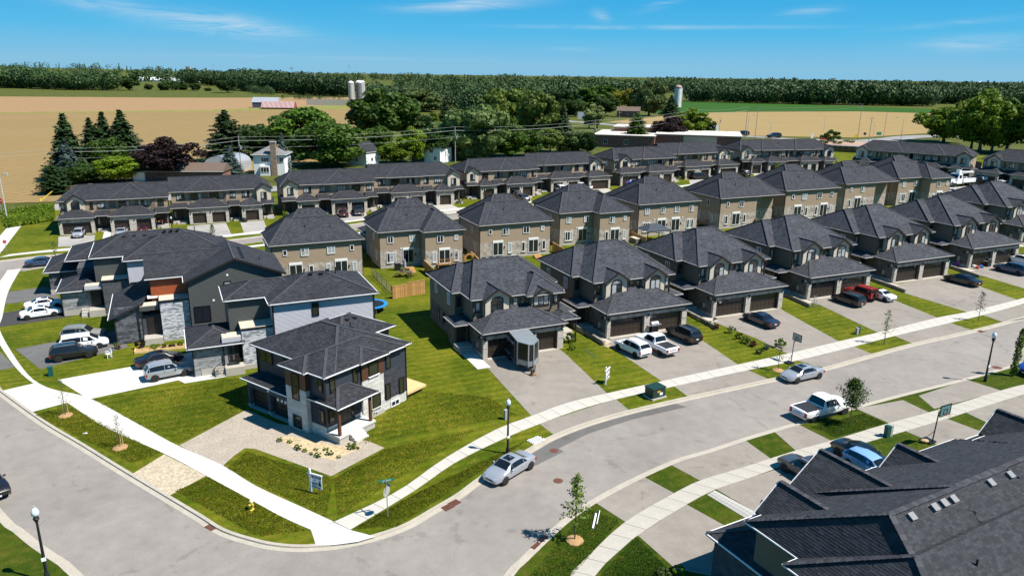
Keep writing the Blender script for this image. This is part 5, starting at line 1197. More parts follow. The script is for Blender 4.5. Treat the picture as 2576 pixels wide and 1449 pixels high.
PROF = {
 'sedan': (4.75, 1.80, [(0.0,.42,.72,.80,.70,.66,.50,0),(.02,.26,.86,.93,.82,.80,.66,0),(.10,.22,.94,1.02,.88,.86,.72,0),(.19,.20,.95,1.05,.90,.88,.72,0),(.33,.20,.95,1.38,.90,.88,.62,1),(.48,.20,.94,1.45,.90,.88,.63,1),(.60,.20,.93,1.40,.90,.88,.62,1),(.745,.20,.92,1.00,.90,.87,.72,0),(.86,.22,.82,.90,.89,.84,.70,0),(.96,.26,.70,.76,.82,.76,.60,0),(1.0,.34,.58,.62,.68,.62,.48,0)], 0.33, (.165,.805)),
 'suv': (4.65, 1.84, [(0.0,.50,.95,1.05,.78,.76,.66,0),(.015,.34,1.02,1.20,.86,.84,.70,0),(.09,.28,1.05,1.62,.90,.88,.66,1),(.22,.28,1.05,1.70,.92,.90,.68,1),(.40,.28,1.04,1.72,.92,.90,.68,1),(.56,.28,1.03,1.66,.92,.90,.66,1),(.715,.28,1.02,1.10,.92,.89,.74,0),(.86,.30,.96,1.04,.91,.87,.72,0),(.965,.34,.84,.90,.84,.80,.62,0),(1.0,.42,.68,.74,.72,.68,.52,0)], 0.36, (.18,.80)),
 'hatch': (4.1, 1.74, [(0.0,.42,.86,.95,.74,.70,.58,0),(.02,.26,.95,1.12,.84,.80,.64,0),(.12,.22,.98,1.44,.87,.84,.60,1),(.30,.20,.97,1.50,.87,.85,.62,1),(.48,.20,.95,1.50,.87,.85,.62,1),(.62,.20,.93,1.40,.87,.85,.60,1),(.79,.20,.90,.98,.87,.84,.68,0),(.90,.24,.80,.87,.85,.80,.64,0),(1.0,.34,.60,.66,.70,.66,.5,0)], 0.32, (.17,.82)),
 'van': (5.0, 1.95, [(0.0,.44,1.0,1.15,.84,.82,.74,0),(.012,.32,1.06,1.40,.92,.90,.78,0),(.06,.28,1.08,1.74,.96,.94,.76,1),(.25,.26,1.08,1.80,.97,.95,.78,1),(.45,.26,1.06,1.80,.97,.95,.78,1),(.62,.26,1.04,1.72,.97,.95,.74,1),(.815,.26,1.00,1.08,.96,.93,.76,0),(.92,.28,.88,.95,.94,.88,.70,0),(.98,.32,.72,.78,.84,.78,.58,0),(1.0,.40,.60,.66,.74,.68,.5,0)], 0.34, (.19,.80)),
 'jeep': (4.5, 1.88, [(0.0,.55,1.05,1.10,.82,.80,.74,0),(.01,.50,1.10,1.30,.86,.84,.74,0),(.03,.48,1.12,1.80,.86,.84,.74,1),(.25,.48,1.12,1.86,.86,.84,.75,1),(.50,.48,1.12,1.86,.86,.84,.75,1),(.60,.48,1.12,1.80,.86,.84,.73,1),(.665,.48,1.12,1.18,.86,.82,.72,0),(.90,.50,1.06,1.14,.84,.72,.64,0),(.985,.54,1.0,1.05,.84,.70,.60,0),(1.0,.56,.9,.94,.80,.66,.56,0)], 0.40, (.18,.78)),
 'pickup': (5.85, 2.02, [(0.0,.55,1.02,1.03,.92,.92,.90,0),(.012,.50,1.12,1.13,.96,.95,.93,0),(.10,.45,1.14,1.15,.99,.97,.94,0),(.345,.45,1.14,1.15,.99,.97,.94,0),(.36,.45,1.15,1.22,.99,.97,.86,0),(.405,.45,1.15,1.86,.99,.97,.72,1),(.52,.45,1.14,1.93,.99,.97,.74,1),(.62,.45,1.13,1.88,.99,.97,.72,1),(.735,.45,1.13,1.22,.99,.96,.82,0),(.90,.46,1.08,1.18,.98,.93,.80,0),(.975,.48,1.0,1.08,.95,.90,.74,0),(1.0,.52,.80,.86,.88,.84,.66,0)], 0.41, (.185,.815)),
}
def car_mesh(kind):
 L, Wd, rows, wr, ax = PROF[kind]
 b = MB(); rings = []
 for (x, zb, zl, zt, wl, wbl, wt, cab) in rows:
  X = x * L - L / 2; zm = zb + (zl - zb) * 0.45
  k = Wd / 2 / 0.97 if kind in ('pickup', 'van') else Wd / 2 / 0.92
  top = zt - 0.05 if cab else zt - 0.03
  pr = [(0.0, zb), (wl*.80*k, zb), (wl*.97*k, zb + .14), (wl*k, zm), (wl*.995*k, zl - .12), (wbl*k, zl), (wt*k, top), (wt*.55*k, zt - 0.005), (0.0, zt)]
  ring = [(X, y, z) for y, z in pr] + [(X, -y, z) for y, z in pr[-2:0:-1]]
  rings.append(ring)
 n = len(rings[0]); vs = [p for r in rings for p in r]; fs = []
 for i in range(len(rings) - 1):
  for j in range(n):
   a, b2 = i*n + j, i*n + (j+1) % n
   fs.append((a, a + n, b2 + n, b2))
 fs.append(tuple(range(n))); fs.append(tuple(range((len(rings)-1)*n, len(rings)*n))[::-1])
 return vs, fs, rings
def lerp3(a, b, t): return tuple(a[i] + (b[i] - a[i]) * t for i in range(3))
def patch(q, u0, u1, v0, v1, off):
 """sub quad of q = (a, b, c, d), a->b is u, a->d is v, lifted along its normal"""
 def P(u, v): return Vector(lerp3(lerp3(q[0], q[1], u), lerp3(q[3], q[2], u), v))
 p = [P(u0, v0), P(u1, v0), P(u1, v1), P(u0, v1)]
 nn = (p[1] - p[0]).cross(p[3] - p[0]).normalized() * off
 return [tuple(x + nn) for x in p]
NVEH = [0]
def vehicle(kind, colour, pos, head, label, cat='car', group=None, sc=1.0, plate=True, spare=False, cover=False, cap=False, rimm=None):
 """pos: ground point of the centre, head: direction of the nose in degrees from +x"""
 L, Wd, rows, wr, ax = PROF[kind]
 names = dict(sedan='sedan', suv='suv', hatch='hatchback', van='minivan', jeep='off_road_car', pickup='pickup_truck')
 t = thing(names[kind], label, cat, pos, head, group, sc)
 def body():
  vs, fs, _ = car_mesh(kind); m_ = MB().add(vs, fs)
  me = m_.mesh('body', PT[colour], uv=False, smooth=True)
  try: me.set_sharp_from_angle(angle=R(32))
  except Exception: pass
  me.flip_normals() if False else None
  return me
 me = cached(('body', kind, colour), body); bo = inst('body', me, t)
 _, _, rings = car_mesh(kind); cabs = [i for i, r in enumerate(rows) if r[7]]
 f0, f1 = cabs[0], cabs[-1]
 def pane(key, quads, name, mt=CARG):
  def mk():
   b = MB()
   for q in quads: b.add(q, [(0,1,2,3)])
   m2 = b.mesh(name, mt, uv=False)
   return m2
  inst(name, cached((kind, key), mk), t)
 def fix(q, out):
  a = (Vector(q[1]) - Vector(q[0])).cross(Vector(q[3]) - Vector(q[0]))
  return q if a.dot(Vector(out)) > 0 else [q[0], q[3], q[2], q[1]]
 def glassband(i0, i1, name, out):
  r0, r1 = rings[i0], rings[i1]; o = Vector(out); qs = []
  for s_ in (1, -1):
   for j0, j1, u0 in ((6, 7, 0.14), (7, 8, 0.0)):
    q = [(r0[j0][0], s_*r0[j0][1], r0[j0][2]), (r0[j1][0], s_*r0[j1][1], r0[j1][2]), (r1[j1][0], s_*r1[j1][1], r1[j1][2]), (r1[j0][0], s_*r1[j0][1], r1[j0][2])]
    nn = (Vector(q[1])-Vector(q[0])).cross(Vector(q[3])-Vector(q[0])); sg = 1 if nn.dot(o) > 0 else -1
    qs.append(fix(patch(q, u0, 1.0, 0.06, 0.94, 0.014 * sg), out))
  pane(name, qs, name)
 glassband(f1, f1 + 1, 'windscreen', (1, 0, 1)); glassband(f0 - 1, f0, 'rear_window', (-1, 0, 1))
 for s_ in (1, -1):
  segs = [(f0 - 1, f0, .40, .97)] if kind not in ('pickup', 'jeep') else []
  mid = (f0 + f1) // 2 if f1 - f0 > 1 else f0
  segs += [(i, i + 1, .05 if i == f0 else 0.0, .95 if i == mid else 1.0) for i in range(f0, f1)] + [(f1, f1 + 1, .0, .62)]
  for i0, i1, u0, u1 in segs:
   q = [(rings[i0][5][0], s_*rings[i0][5][1], rings[i0][5][2]), (rings[i1][5][0], s_*rings[i1][5][1], rings[i1][5][2]), (rings[i1][6][0], s_*rings[i1][6][1], rings[i1][6][2]), (rings[i0][6][0], s_*rings[i0][6][1], rings[i0][6][2])]
   vtop = .88
   nn = (Vector(q[1])-Vector(q[0])).cross(Vector(q[3])-Vector(q[0])); sg = 1 if nn.y * s_ > 0 else -1
   if i1 == f1 + 1:
    P = patch(q, u0, u1, .10, vtop, .012*sg); P2_ = patch(q, u0, u0 + .06, .10, vtop, .012*sg)
    tri = [P[0], P[1], P2_[2], P2_[3]]; pane(('side', i0, s_), [fix(tri, (0, s_, 0))], 'side_window')
   elif i0 == f0 - 1:
    P = patch(q, u0, u1, .10, vtop, .012*sg); P2_ = patch(q, u1 - .06, u1, .10, vtop, .012*sg)
    tri = [P[0], P[1], P2_[2], P2_[3]]; pane(('side', i0, s_), [fix(tri, (0, s_, 0))], 'side_window')
   else: pane(('side', i0, s_), [fix(patch(q, u0, u1, .10, vtop, .012*sg), (0, s_, 0))], 'side_window')
 tm_ = cached(('tyre', wr), lambda: MB().lathe([(wr*.62, -.105), (wr*.93, -.11), (wr, -.07), (wr, .07), (wr*.93, .11), (wr*.62, .105)], 18).mesh('tyre', RUBBER, uv=False, smooth=True))
 def rimmesh():
  b = MB().lathe([(wr*.66, -.09), (wr*.66, .085), (wr*.58, .095), (wr*.55, .03), (0.01, .02)], 16)
  for k in range(5):
   a = 2*math.pi*k/5; b.bar((0.03*math.cos(a), 0.03*math.sin(a), .075), (wr*.6*math.cos(a), wr*.6*math.sin(a), .085), .075, .03, (0, 0, 1))
  return b.mesh('rim', rimm or RIM, uv=False)
 rm_ = cached(('rim', wr, (rimm or RIM).name), rimmesh)
 hub = cached('hub', lambda: MB().lathe([(.05, -.08), (.05, .1)], 8).mesh('wheel', BLACK, uv=False))
 arch = cached(('arch', wr), lambda: MB().lathe([(wr*1.13, -.02), (wr*1.13, .02)], 20).mesh('wheel_arch', BLACK, uv=False))
 for fx in ax:
  for s_ in (1, -1):
   X = fx * L - L/2; yw = s_ * (Wd/2 - .10)
   w_ = inst('wheel', hub, t, (X, yw, wr), rot=(R(-90) if s_ > 0 else R(90), 0, 0))
   inst('tyre', tm_, w_); inst('rim', rm_, w_)
   inst('wheel_arch', arch, t, (X, s_*(Wd/2 - .018), wr + .02), rot=(R(90), 0, 0))
 hx = L/2; zf = rows[-1][2]; zr = rows[1][2]
 for s_ in (1, -1):
  inst('headlight', cached(('hl', kind, s_), lambda: MB().add([(hx - .02, s_*Wd*.20, zf + .02), (hx - .20, s_*Wd*.41, zf + .04), (hx - .24, s_*Wd*.42, zf + .19), (hx - .07, s_*Wd*.22, zf + .13), (hx - .30, s_*Wd*.2, zf), (hx - .35, s_*Wd*.38, zf + .1)], [(0,1,2,3) if s_ > 0 else (3,2,1,0), (0,3,4), (1,5,2)]).mesh('headlight', LWHT, uv=False)), t)
  zz = rows[1][2] - (.24 if kind != 'sedan' else .16)
  tall = .34 if kind in ('pickup', 'jeep', 'van', 'suv') else .17
  inst('tail_light', cached(('tl', kind, s_), lambda: MB().box(-L/2 - .012 + (.03 if kind != 'pickup' else .0), -L/2 + .16, min(s_*Wd*.33, s_*Wd*.475), max(s_*Wd*.33, s_*Wd*.475), zz - tall*.5, zz + tall*.5).mesh('tail_light', LRED, uv=False)), t)
  cx_ = rings[f1][5][0] + .18
  inst('wing_mirror', cached(('wm', kind, colour, s_), lambda: MB().ball((cx_ + .1, s_*(Wd/2 + .08), rows[f1][2] + .06), .11, 8, 5, (.7, 1.0, .8)).mesh('wing_mirror', PT[colour], uv=False, smooth=True)), t)
 for i in range(2):
  for s_ in (1, -1):
   inst('door_handle', cached(('dhd', kind, s_, i), lambda: MB().box(-.09, .09, -.02, .02, -.015, .015).mesh('door_handle', PT[colour], uv=False)), t, (L*(-.12 + .20*i) + (.25 if kind == 'pickup' else 0), s_*(Wd/2 - .005), rows[f0][2] - .16))
 if plate:
  inst('licence_plate', cached('lp', lambda: MB().box(-.012, 0, -.16, .16, -.055, .055).mesh('licence_plate', WHITE, uv=False)), t, (-L/2 - .005, 0, rows[0][1] + .22));
  inst('licence_plate', cached('lp2', lambda: MB().box(0, .012, -.16, .16, -.055, .055).mesh('licence_plate', WHITE, uv=False)), t, (L/2 + .004, 0, rows[-1][1] + .05))
 inst('grille', cached(('gril', kind), lambda: MB().box(L/2 - .10, L/2 + .006, -Wd*.2, Wd*.2, zf - .10, zf + .03).mesh('grille', BLACK, uv=False)), t)
 inst('bumper_trim', cached(('bt', kind), lambda: MB().box(-L/2 - .004, -L/2 + .10, -Wd*.34, Wd*.34, rows[0][1] - .02, rows[0][1] + .10).mesh('bumper_trim', BLACK, uv=False)), t)
 if kind == 'pickup':
  bed0, bed1 = rings[2][5][0] - .35, rings[3][5][0]
  inst('bed_cover' if cover else 'cargo_bed', cached(('bed', cover), lambda: MB().box(bed0, bed1, -Wd*.41, Wd*.41, 1.10, 1.175).mesh('bed_cover', plain('vinyl_cover', (.02, .021, .023), .6, var=0.05), uv=False)), t)
  inst('tailgate_trim', cached('tgt', lambda: MB().box(-L/2 - .012, -L/2 + .02, -.5, .5, .86, .93).mesh('tailgate_trim', BLACK, uv=False)), t)
  inst('rear_bumper', cached('rbp', lambda: MB().box(-L/2 - .08, -L/2 + .12, -Wd*.46, Wd*.46, .52, .70).mesh('rear_bumper', RIM, uv=False)), t)
  if cap: inst('truck_cap', cached('tcap', lambda: MB().add([(bed0 - .1, -.85, 1.12), (bed1, -.85, 1.12), (bed1, .85, 1.12), (bed0 - .1, .85, 1.12), (bed0 + .2, -.68, 1.78), (bed1, -.68, 1.78), (bed1, .68, 1.78), (bed0 + .2, .68, 1.78)], [(4,5,6,7), (0,1,5,4), (1,2,6,5), (2,3,7,6), (3,0,4,7)]).mesh('truck_cap', PT['white'], uv=False)), t)
 if spare:
  sp = inst('spare_wheel', hub, t, (-L/2 - .15, 0, 1.05), rot=(0, R(-90), 0)); inst('tyre', tm_, sp); inst('rim', rm_, sp)
  inst('roof_panel', cached('rfp', lambda: MB().box(-L*.46, L*.08, -.66, .66, 1.85, 1.88).mesh('roof_panel', PT['red'], uv=False)), t)
 if kind in ('suv', 'van'):
  for s_ in (1, -1): inst('roof_rail', cached(('rr', kind, s_), lambda: MB().bar((rings[f0][6][0] + .15, s_*.56, rows[f0+1][3] + .02), (rings[f1][6][0] - .1, s_*.56, rows[f1][3] + .06), .05, .04).mesh('roof_rail', METAL, uv=False)), t)
 if kind == 'sedan' and colour in ('silver', 'white', 'black'):
  inst('sunroof', cached('srf', lambda: MB().add([(-.25, -.38, 1.452), (.42, -.38, 1.43), (.42, .38, 1.43), (-.25, .38, 1.452)], [(0,1,2,3)]).mesh('sunroof', CARG, uv=False)), t)
 return t
def by_wheels(kind, rear, front, side, sc=1.0, z=0.132):
 """centre and heading from the contact points of the two visible wheels on one side ('L' or 'R')"""
 a, b = at(*rear, z), at(*front, z); d = (b - a); d.z = 0; hd = math.degrees(math.atan2(d.y, d.x)); d.normalize()
 left = Vector((-d.y, d.x, 0)); L, Wd, rows, wr, ax = PROF[kind]
 off = (Wd/2 - .1) * sc * (-1 if side == 'L' else 1)
 mid = (a + b) / 2 + left * off - d * ((ax[0] + ax[1]) / 2 - .5) * L * sc
 return Vector((mid.x, mid.y, z)), hd
def car(kind, colour, rear, front, side, label, sc=1.0, z=0.132, head=None, **k):
 p, hd = by_wheels(kind, rear, front, side, sc, z)
 return vehicle(kind, colour, p, hd if head is None else head, label, k.pop('cat', 'car'), k.pop('group', None), sc, **k)
def carc(kind, colour, q, head, label, sc=1.0, z=0.132, **k):
 p = at(*q, z); return vehicle(kind, colour, (p.x, p.y, z), head, label, k.pop('cat', 'car'), k.pop('group', None), sc, **k)
K1 = crop(1000, 1644); Rr = crop(2925, 1250); A1 = crop(2925, 750); L1 = crop(0, 1250); L2 = crop(0, 750); V1 = crop(1800, 1250); S1 = crop(0, 1644)
gd, gs = 'cars parked on the driveways', 'cars parked along the street'
AL = 24.5
DKR = plain('dark_rim', (.03, .03, .032), .4, var=0)
car('sedan', 'silver', K1(2520, 475), K1(2315, 600), 'L', 'silver sedan with sunroof and dark wheels parked beside the middle lamp post', 1.0, 0.01, group=gs, rimm=DKR)
car('sedan', 'silver', Rr(672, 560), Rr(495, 600), 'L', 'silver compact sedan parked by the kerb below the basketball hoop', 1.02, 0.01, group=gs)
car('pickup', 'white', Rr(640, 965), Rr(915, 890), 'R', 'white pickup with black bed cover parked on the street beside a round young tree', 1.04, 0.01, group=gs, cover=True, cat='pickup')
carc('suv', 'blue', (2606, 938), 207, 'bright blue car cut off by the right edge, behind the columnar tree', 1.05, 0.13, group=gs)
a_ = at(*Rr(975, 1290), .13)
vehicle('sedan', 'black', (a_.x + .05 + 1.35*math.cos(R(-62)), a_.y + 0.35 + 1.35*math.sin(R(-62)) + .35, .132), -62, 'black sedan parked nose in on the driveway by the near roof', 'car', gd, 1.04)
carc('hatch', 'ltblue', (2186, 1187), -62, 'light blue hatchback half hidden by the near roof', 1.02, group=gd)
carc('suv', 'grey', (2027, 1200), 118, 'grey car whose nose shows beside the near roof gable', 1.0, group=gd)
dh = 24.5 + 90
car('suv', 'white', V1(1605, 372), V1(1478, 280), 'L', 'white compact suv with a door decal, left of the white pickup on the driveway', 1.0, group=gd, head=dh + 8, cat='suv')
car('pickup', 'white', V1(1840, 362), V1(1668, 230), 'L', 'white pickup with black bed cover parked between the white suv and the black suv', .98, group=gd, cover=True, head=dh + 5, cat='pickup')
car('suv', 'black', B1(1620, 1412), B1(1478, 1330), 'L', 'black suv parked right of the white pickup, near the barbecue', 1.03, group=gd, head=dh + 4, cat='suv')
car('sedan', 'navy', A1(168, 1268), A1(25, 1188), 'L', 'dark blue grey sedan alone on the driveway by the flower bed', 1.05, group=gd, head=dh + 3)
car('van', 'black', A1(985, 1075), A1(826, 1008), 'L', 'small black van parked left of the red jeep', .92, group=gd, head=dh + 3, cat='van')
carc('jeep', 'red', A1(1068, 985), dh + 3, 'dark red off-road car with a spare wheel on its back', 1.0, group=gd, spare=True)
car('sedan', 'white', A1(1245, 1022), A1(1130, 960), 'L', 'white sedan parked right of the red off-road car', .98, group=gd, head=dh + 3)
car('sedan', 'black', A1(2045, 885), A1(1878, 832), 'L', 'black sedan alone on the fourth wide driveway, beyond an oil spot', 1.1, group=gd, head=dh + 3)
car('suv', 'teal', A1(2500, 785), A1(2315, 728), 'L', 'dark blue grey suv on the driveway before the open garage', 1.08, group=gd, head=dh + 3, cat='suv')
carc('sedan', 'white', A1(2545, 668), dh + 3, 'white car at the right edge behind the dark suv', 1.1, group=gd)
car('suv', 'silver', L1(1440, 583), L1(1695, 533), 'R', 'silver suv parked on the white concrete driveway', .98, group=gd, cat='suv')
car('sedan', 'black', L1(1335, 470), L1(1610, 415), 'R', 'black sedan behind the silver suv on the white driveway', .98, group=gd)
car('suv', 'black', L1(555, 405), L1(810, 366), 'R', 'black suv parked beside the white plastic chair', .98, group=gd, cat='suv')
car('van', 'white', L1(640, 318), L1(918, 278), 'R', 'white minivan between the black suv and the beige wagon', .95, group=gd, cat='minivan')
carc('suv', 'beige', L1(775, 195), 14, 'beige wagon with a dark sunroof, farthest on the middle left driveway', .98, group=gd)
car('sedan', 'white', L2(265, 1187), L2(490, 1155), 'R', 'white sedan nearest the camera on the black asphalt driveway', .95, group=gd)
car('sedan', 'white', L2(300, 1105), L2(520, 1075), 'R', 'white sedan farther from the camera on the black asphalt driveway', .95, group=gd)
p_ = at(*S1(62, 745), .012)
vehicle('suv', 'black', (p_.x - 1.9*math.cos(R(-38)) - .55, p_.y - 1.9*math.sin(R(-38)) - .1, .012), -38, 'black car driving in at the left edge of the picture', 'car', gs, 1.0)
carc('sedan', 'teal', (108, 668), 30, 'steel blue car on the far street, half hidden by the left roofs', 1.0, .01, group=gs)
gf = 'cars in front of the far townhouses'
carc('hatch', 'silver', T1c(368, 755), -68, 'silver hatchback facing out before the leftmost double garage', 1.05, group=gf)
carc('sedan', 'silver', T1c(840, 738), 110, 'champagne silver sedan parked nose in at the second left garage', 1.0, group=gf)
carc('sedan', 'maroon', T1c(1078, 695), 108, 'dark red sedan nearest the garage, above the black sedan', .95, group=gf)
carc('sedan', 'black', T1c(1080, 770), 108, 'black sedan right behind the dark red one', .95, group=gf)
carc('suv', 'maroon', T2c(540, 455), 112, 'dark burgundy suv before the second townhouse row', 1.05, group=gf)
carc('pickup', 'navy', T2c(655, 440), 105, 'dark pickup right of the burgundy suv', 1.0, group=gf, cat='pickup')
carc('suv', 'black', T3c(592, 392), 112, 'black suv before the third townhouse row', 1.15, group=gf)
carc('sedan', 'grey', T3c(648, 415), 112, 'dark grey sedan just below the black suv', 1.1, group=gf)
carc('suv', 'white', T3c(905, 352), 112, 'white suv before the third townhouse row', 1.15, group=gf)
carc('pickup', 'white', T3c(1062, 340), 150, 'white pickup at the right garage of the third townhouse row', 1.05, group=gf, cat='pickup')
carc('sedan', 'blue', T4c(455, 402), 25, 'blue sedan at the left garage of the fourth townhouse row', 1.15, group=gf)
carc('sedan', 'navy', T4c(535, 392), 110, 'dark sedan just right of the blue sedan', 1.1, group=gf)
carc('sedan', 'black', T4c(678, 382), 30, 'black sedan before the middle garages of the fourth townhouse row', 1.15, group=gf)
carc('suv', 'black', T4c(970, 358), 20, 'black suv before the right garages of the fourth townhouse row', 1.25, group=gf)
carc('pickup', 'blue', T5c(385, 300), 15, 'bright blue pickup before the row left of the mown slope', 1.15, group=gf, cat='pickup')
carc('suv', 'black', T5c(235, 335), 105, 'black suv in the shade below the blue pickup', 1.2, group=gf)
carc('pickup', 'black', T6c(1060, 432), 200, 'black pickup with a white canopy next to the utility truck', 1.35, group=gf, cap=True, cat='pickup')
carc('suv', 'white', T6c(1255, 455), 205, 'white suv right of the black pickup with canopy', 1.25, group=gf)
carc('sedan', 'white', T6c(830, 508), 200, 'white sedan just below the utility truck', 1.25, group=gf)
carc('suv', 'green', T6c(1430, 458), 205, 'dark green car at the right edge by the end garages', 1.25, group=gf)
carc('sedan', 'navy', T6c(960, 520), 200, 'dark car roof showing over the middle row, below the utility truck', 1.2, group=gf)
carc('suv', 'black', T5c(225, 28), 185, 'black car driving on the country road by the tan field', 1.6, .02, group='cars on the outer roads')
carc('suv', 'navy', T5c(468, 44), 185, 'dark car on the country road nearer the roundabout', 1.6, .02, group='cars on the outer roads')
Q0 = crop(0, 200)
carc('suv', 'navy', Q0(1995, 1135), -75, 'dark blue suv parked before the round metal shed', 1.15, .0)
# ---- enclosed trailer
tp = at(*V1(610, 420), .132);
tr = thing('cargo_trailer', 'black enclosed cargo trailer with a grey v-nose on the first driveway', 'trailer', (tp.x - .3, tp.y + .9, .132), 24.5 - 90 - 8, None, 1.14)
TBK = plain('trailer_black', (.012, .012, .014), .35, var=0); TRF = plain('trailer_roof', (.30, .33, .34), .35, metal=.4, var=.08)
bx = [(-2.5, -1.0), (1.9, -1.0), (2.9, -.25), (2.9, .25), (1.9, 1.0), (-2.5, 1.0)]
MB().prism(bx, .5, 2.65).build('body', TBK, tr, uv=False)
MB().prism([(x*1.01, y*1.02) for x, y in bx], 2.65, 2.72).build('roof', TRF, tr, uv=False)
for (a, b) in ((1, 2), (2, 3), (3, 4)):
 p, q_ = Vector((*bx[a], 0)), Vector((*bx[b], 0)); n_ = Vector((q_.y - p.y, p.x - q_.x, 0)).normalized() * .012
 MB().poly(p + n_ + Vector((0,0,.55)), q_ + n_ + Vector((0,0,.55)), q_ + n_ + Vector((0,0,1.05)), p + n_ + Vector((0,0,1.05))).build('stone_guard', TRF, tr, uv=False)
for a in bx[1:5]: MB().box(a[0] - .05, a[0] + .05, a[1] - .05, a[1] + .05, .5, 2.66).build('corner_trim', TRF, tr, uv=False)
MB().box(1.05, 1.75, -1.02, -1.0, .6, 2.5).build('side_door', plain('trailer_door', (.02, .02, .022), .35, var=0), tr, uv=False)
for x in (1.02, 1.76): MB().box(x - .03, x + .03, -1.035, -1.0, .6, 2.5).build('door_frame', TRF, tr, uv=False)
MB().box(-2.5, 1.9, -1.03, 1.03, .42, .52).build('frame', TRF, tr, uv=False)
tyr = MC[('tyre', .36)] if ('tyre', .36) in MC else None
for x in (-1.35, -.55):
 for s_ in (1, -1):
  w_ = inst('wheel', MC['hub'], tr, (x, s_*1.08, .34), rot=(R(-90) if s_ > 0 else R(90), 0, 0)); inst('tyre', MC[('tyre', .33)], w_); inst('rim', MC[('rim', .33, 'wheel_rim')], w_)
  MB().bar((x - .4, s_*1.1, .72), (x + .4, s_*1.1, .72), .28, .04).build('fender', TRF, tr, uv=False)
MB().bar((2.7, .5, .5), (4.0, 0, .48), .09, .1).build('drawbar', BLACK, tr, uv=False); MB().bar((2.7, -.5, .5), (4.0, 0, .48), .09, .1).build('drawbar', BLACK, tr, uv=False)
MB().cyl((3.6, 0, .0), (3.6, 0, .85), .05).build('jack', BLACK, tr); MB().box(3.35, 3.85, -.25, .25, .0, .12).build('support_block', plain('old_timber', (.25, .14, .07), .8), tr, uv=False)
def text(parent, body, size, loc, rot, mt, name='lettering', ext=.003):
 """flat lettering turned into a mesh, lifted off the surface it stands on"""
 cu = bpy.data.curves.new(name, 'FONT'); cu.body = body; cu.size = size; cu.extrude = ext; cu.align_x = 'CENTER'; cu.align_y = 'CENTER'; cu.resolution_u = 2
 tmp = bpy.data.objects.new('tmp', cu); COL.objects.link(tmp); bpy.context.view_layer.update()
 me = bpy.data.meshes.new_from_object(tmp.evaluated_get(bpy.context.evaluated_depsgraph_get())); bpy.data.objects.remove(tmp)
 me.name = name; me.materials.clear(); me.materials.append(mt)
 return inst(name, me, parent, loc, rot=rot)
text(tr, 'WHEELER', .34, (-1.3, -1.03, 2.05), (R(90), 0, 0), WHITE); text(tr, 'CONST.', .34, (.25, -1.03, 2.05), (R(90), 0, 0), WHITE)
MB().box(-2.0, -.9, -1.02, -1.0, 1.72, 1.76).build('stripe', WHITE, tr, uv=False)
# ---- white utility truck with a folded boom
up = at(*T6c(920, 440), .13)
ut = thing('utility_truck', 'white bonneted utility truck with a folded boom by the end townhouses', 'truck', (up.x, up.y, .13), 205, None, 1.35)
PW = PT['white']
def up_(n, mt, *b): MB().box(*b).build(n, mt, ut, uv=False)
MB().prism([(2.2, -.75), (3.7, -.65), (3.7, .65), (2.2, .75)], .7, 1.65).build('hood', PW, ut, uv=False)
MB().add([(.6, -1.1, .7), (2.25, -1.1, .7), (2.25, 1.1, .7), (.6, 1.1, .7), (.7, -1.0, 2.75), (1.75, -1.0, 2.75), (1.75, 1.0, 2.75), (.7, 1.0, 2.75), (2.25, -1.1, 1.75), (2.25, 1.1, 1.75)], [(0,1,8,5,4), (2,3,7,6,9), (4,5,6,7), (5,8,9,6), (1,2,9,8), (3,0,4,7)]).build('cab', PW, ut, uv=False)
MB().add([(2.24, -.95, 1.85), (2.24, .95, 1.85), (1.82, .9, 2.6), (1.82, -.9, 2.6)], [(0,1,2,3)]).build('windscreen', CARG, ut, (0.03, 0, 0.02), uv=False)
for s_ in (1, -1):
 up_('side_window', CARG, 1.0, 1.7, s_*1.06 - .03, s_*1.06 + .03, 1.85, 2.5); up_('front_fender', PW, 2.5, 3.5, s_*.95 - .2, s_*.95 + .2, .95, 1.25)
 up_('headlight', LWHT, 3.45, 3.52, s_*.95 - .15, s_*.95 + .15, .95, 1.2)
 up_('tool_box', PW, -3.6, .4, s_*1.0 - .25, s_*1.0 + .25, .9, 1.75)
 for x in (2.95, -2.2):
  w_ = inst('wheel', MC['hub'], ut, (x, s_*1.0, .48), rot=(R(-90) if s_ > 0 else R(90), 0, 0), sc=1.25); inst('tyre', MC[('tyre', .40)] if ('tyre', .40) in MC else MC[('tyre', .41)], w_); inst('rim', MC[('rim', .41, 'wheel_rim')], w_)
up_('grille', RIM, 3.7, 3.74, -.5, .5, .75, 1.5); up_('bumper', RIM, 3.72, 3.9, -1.1, 1.1, .5, .78); up_('deck', plain('truck_deck', (.12, .12, .12), .7), -3.7, .5, -1.1, 1.1, .75, .9)
MB().cyl((-.2, 0, .9), (-.2, 0, 2.6), .28).build('turret', PW, ut); MB().bar((-.2, .0, 2.8), (-3.8, .0, 2.95), .38, .42).build('lower_boom', PW, ut, uv=False); MB().bar((-3.6, .3, 3.0), (.9, .3, 3.15), .28, .3).build('upper_boom', PW, ut, uv=False); up_('bucket', PW, .9, 1.6, .0, .8, 2.8, 3.6)
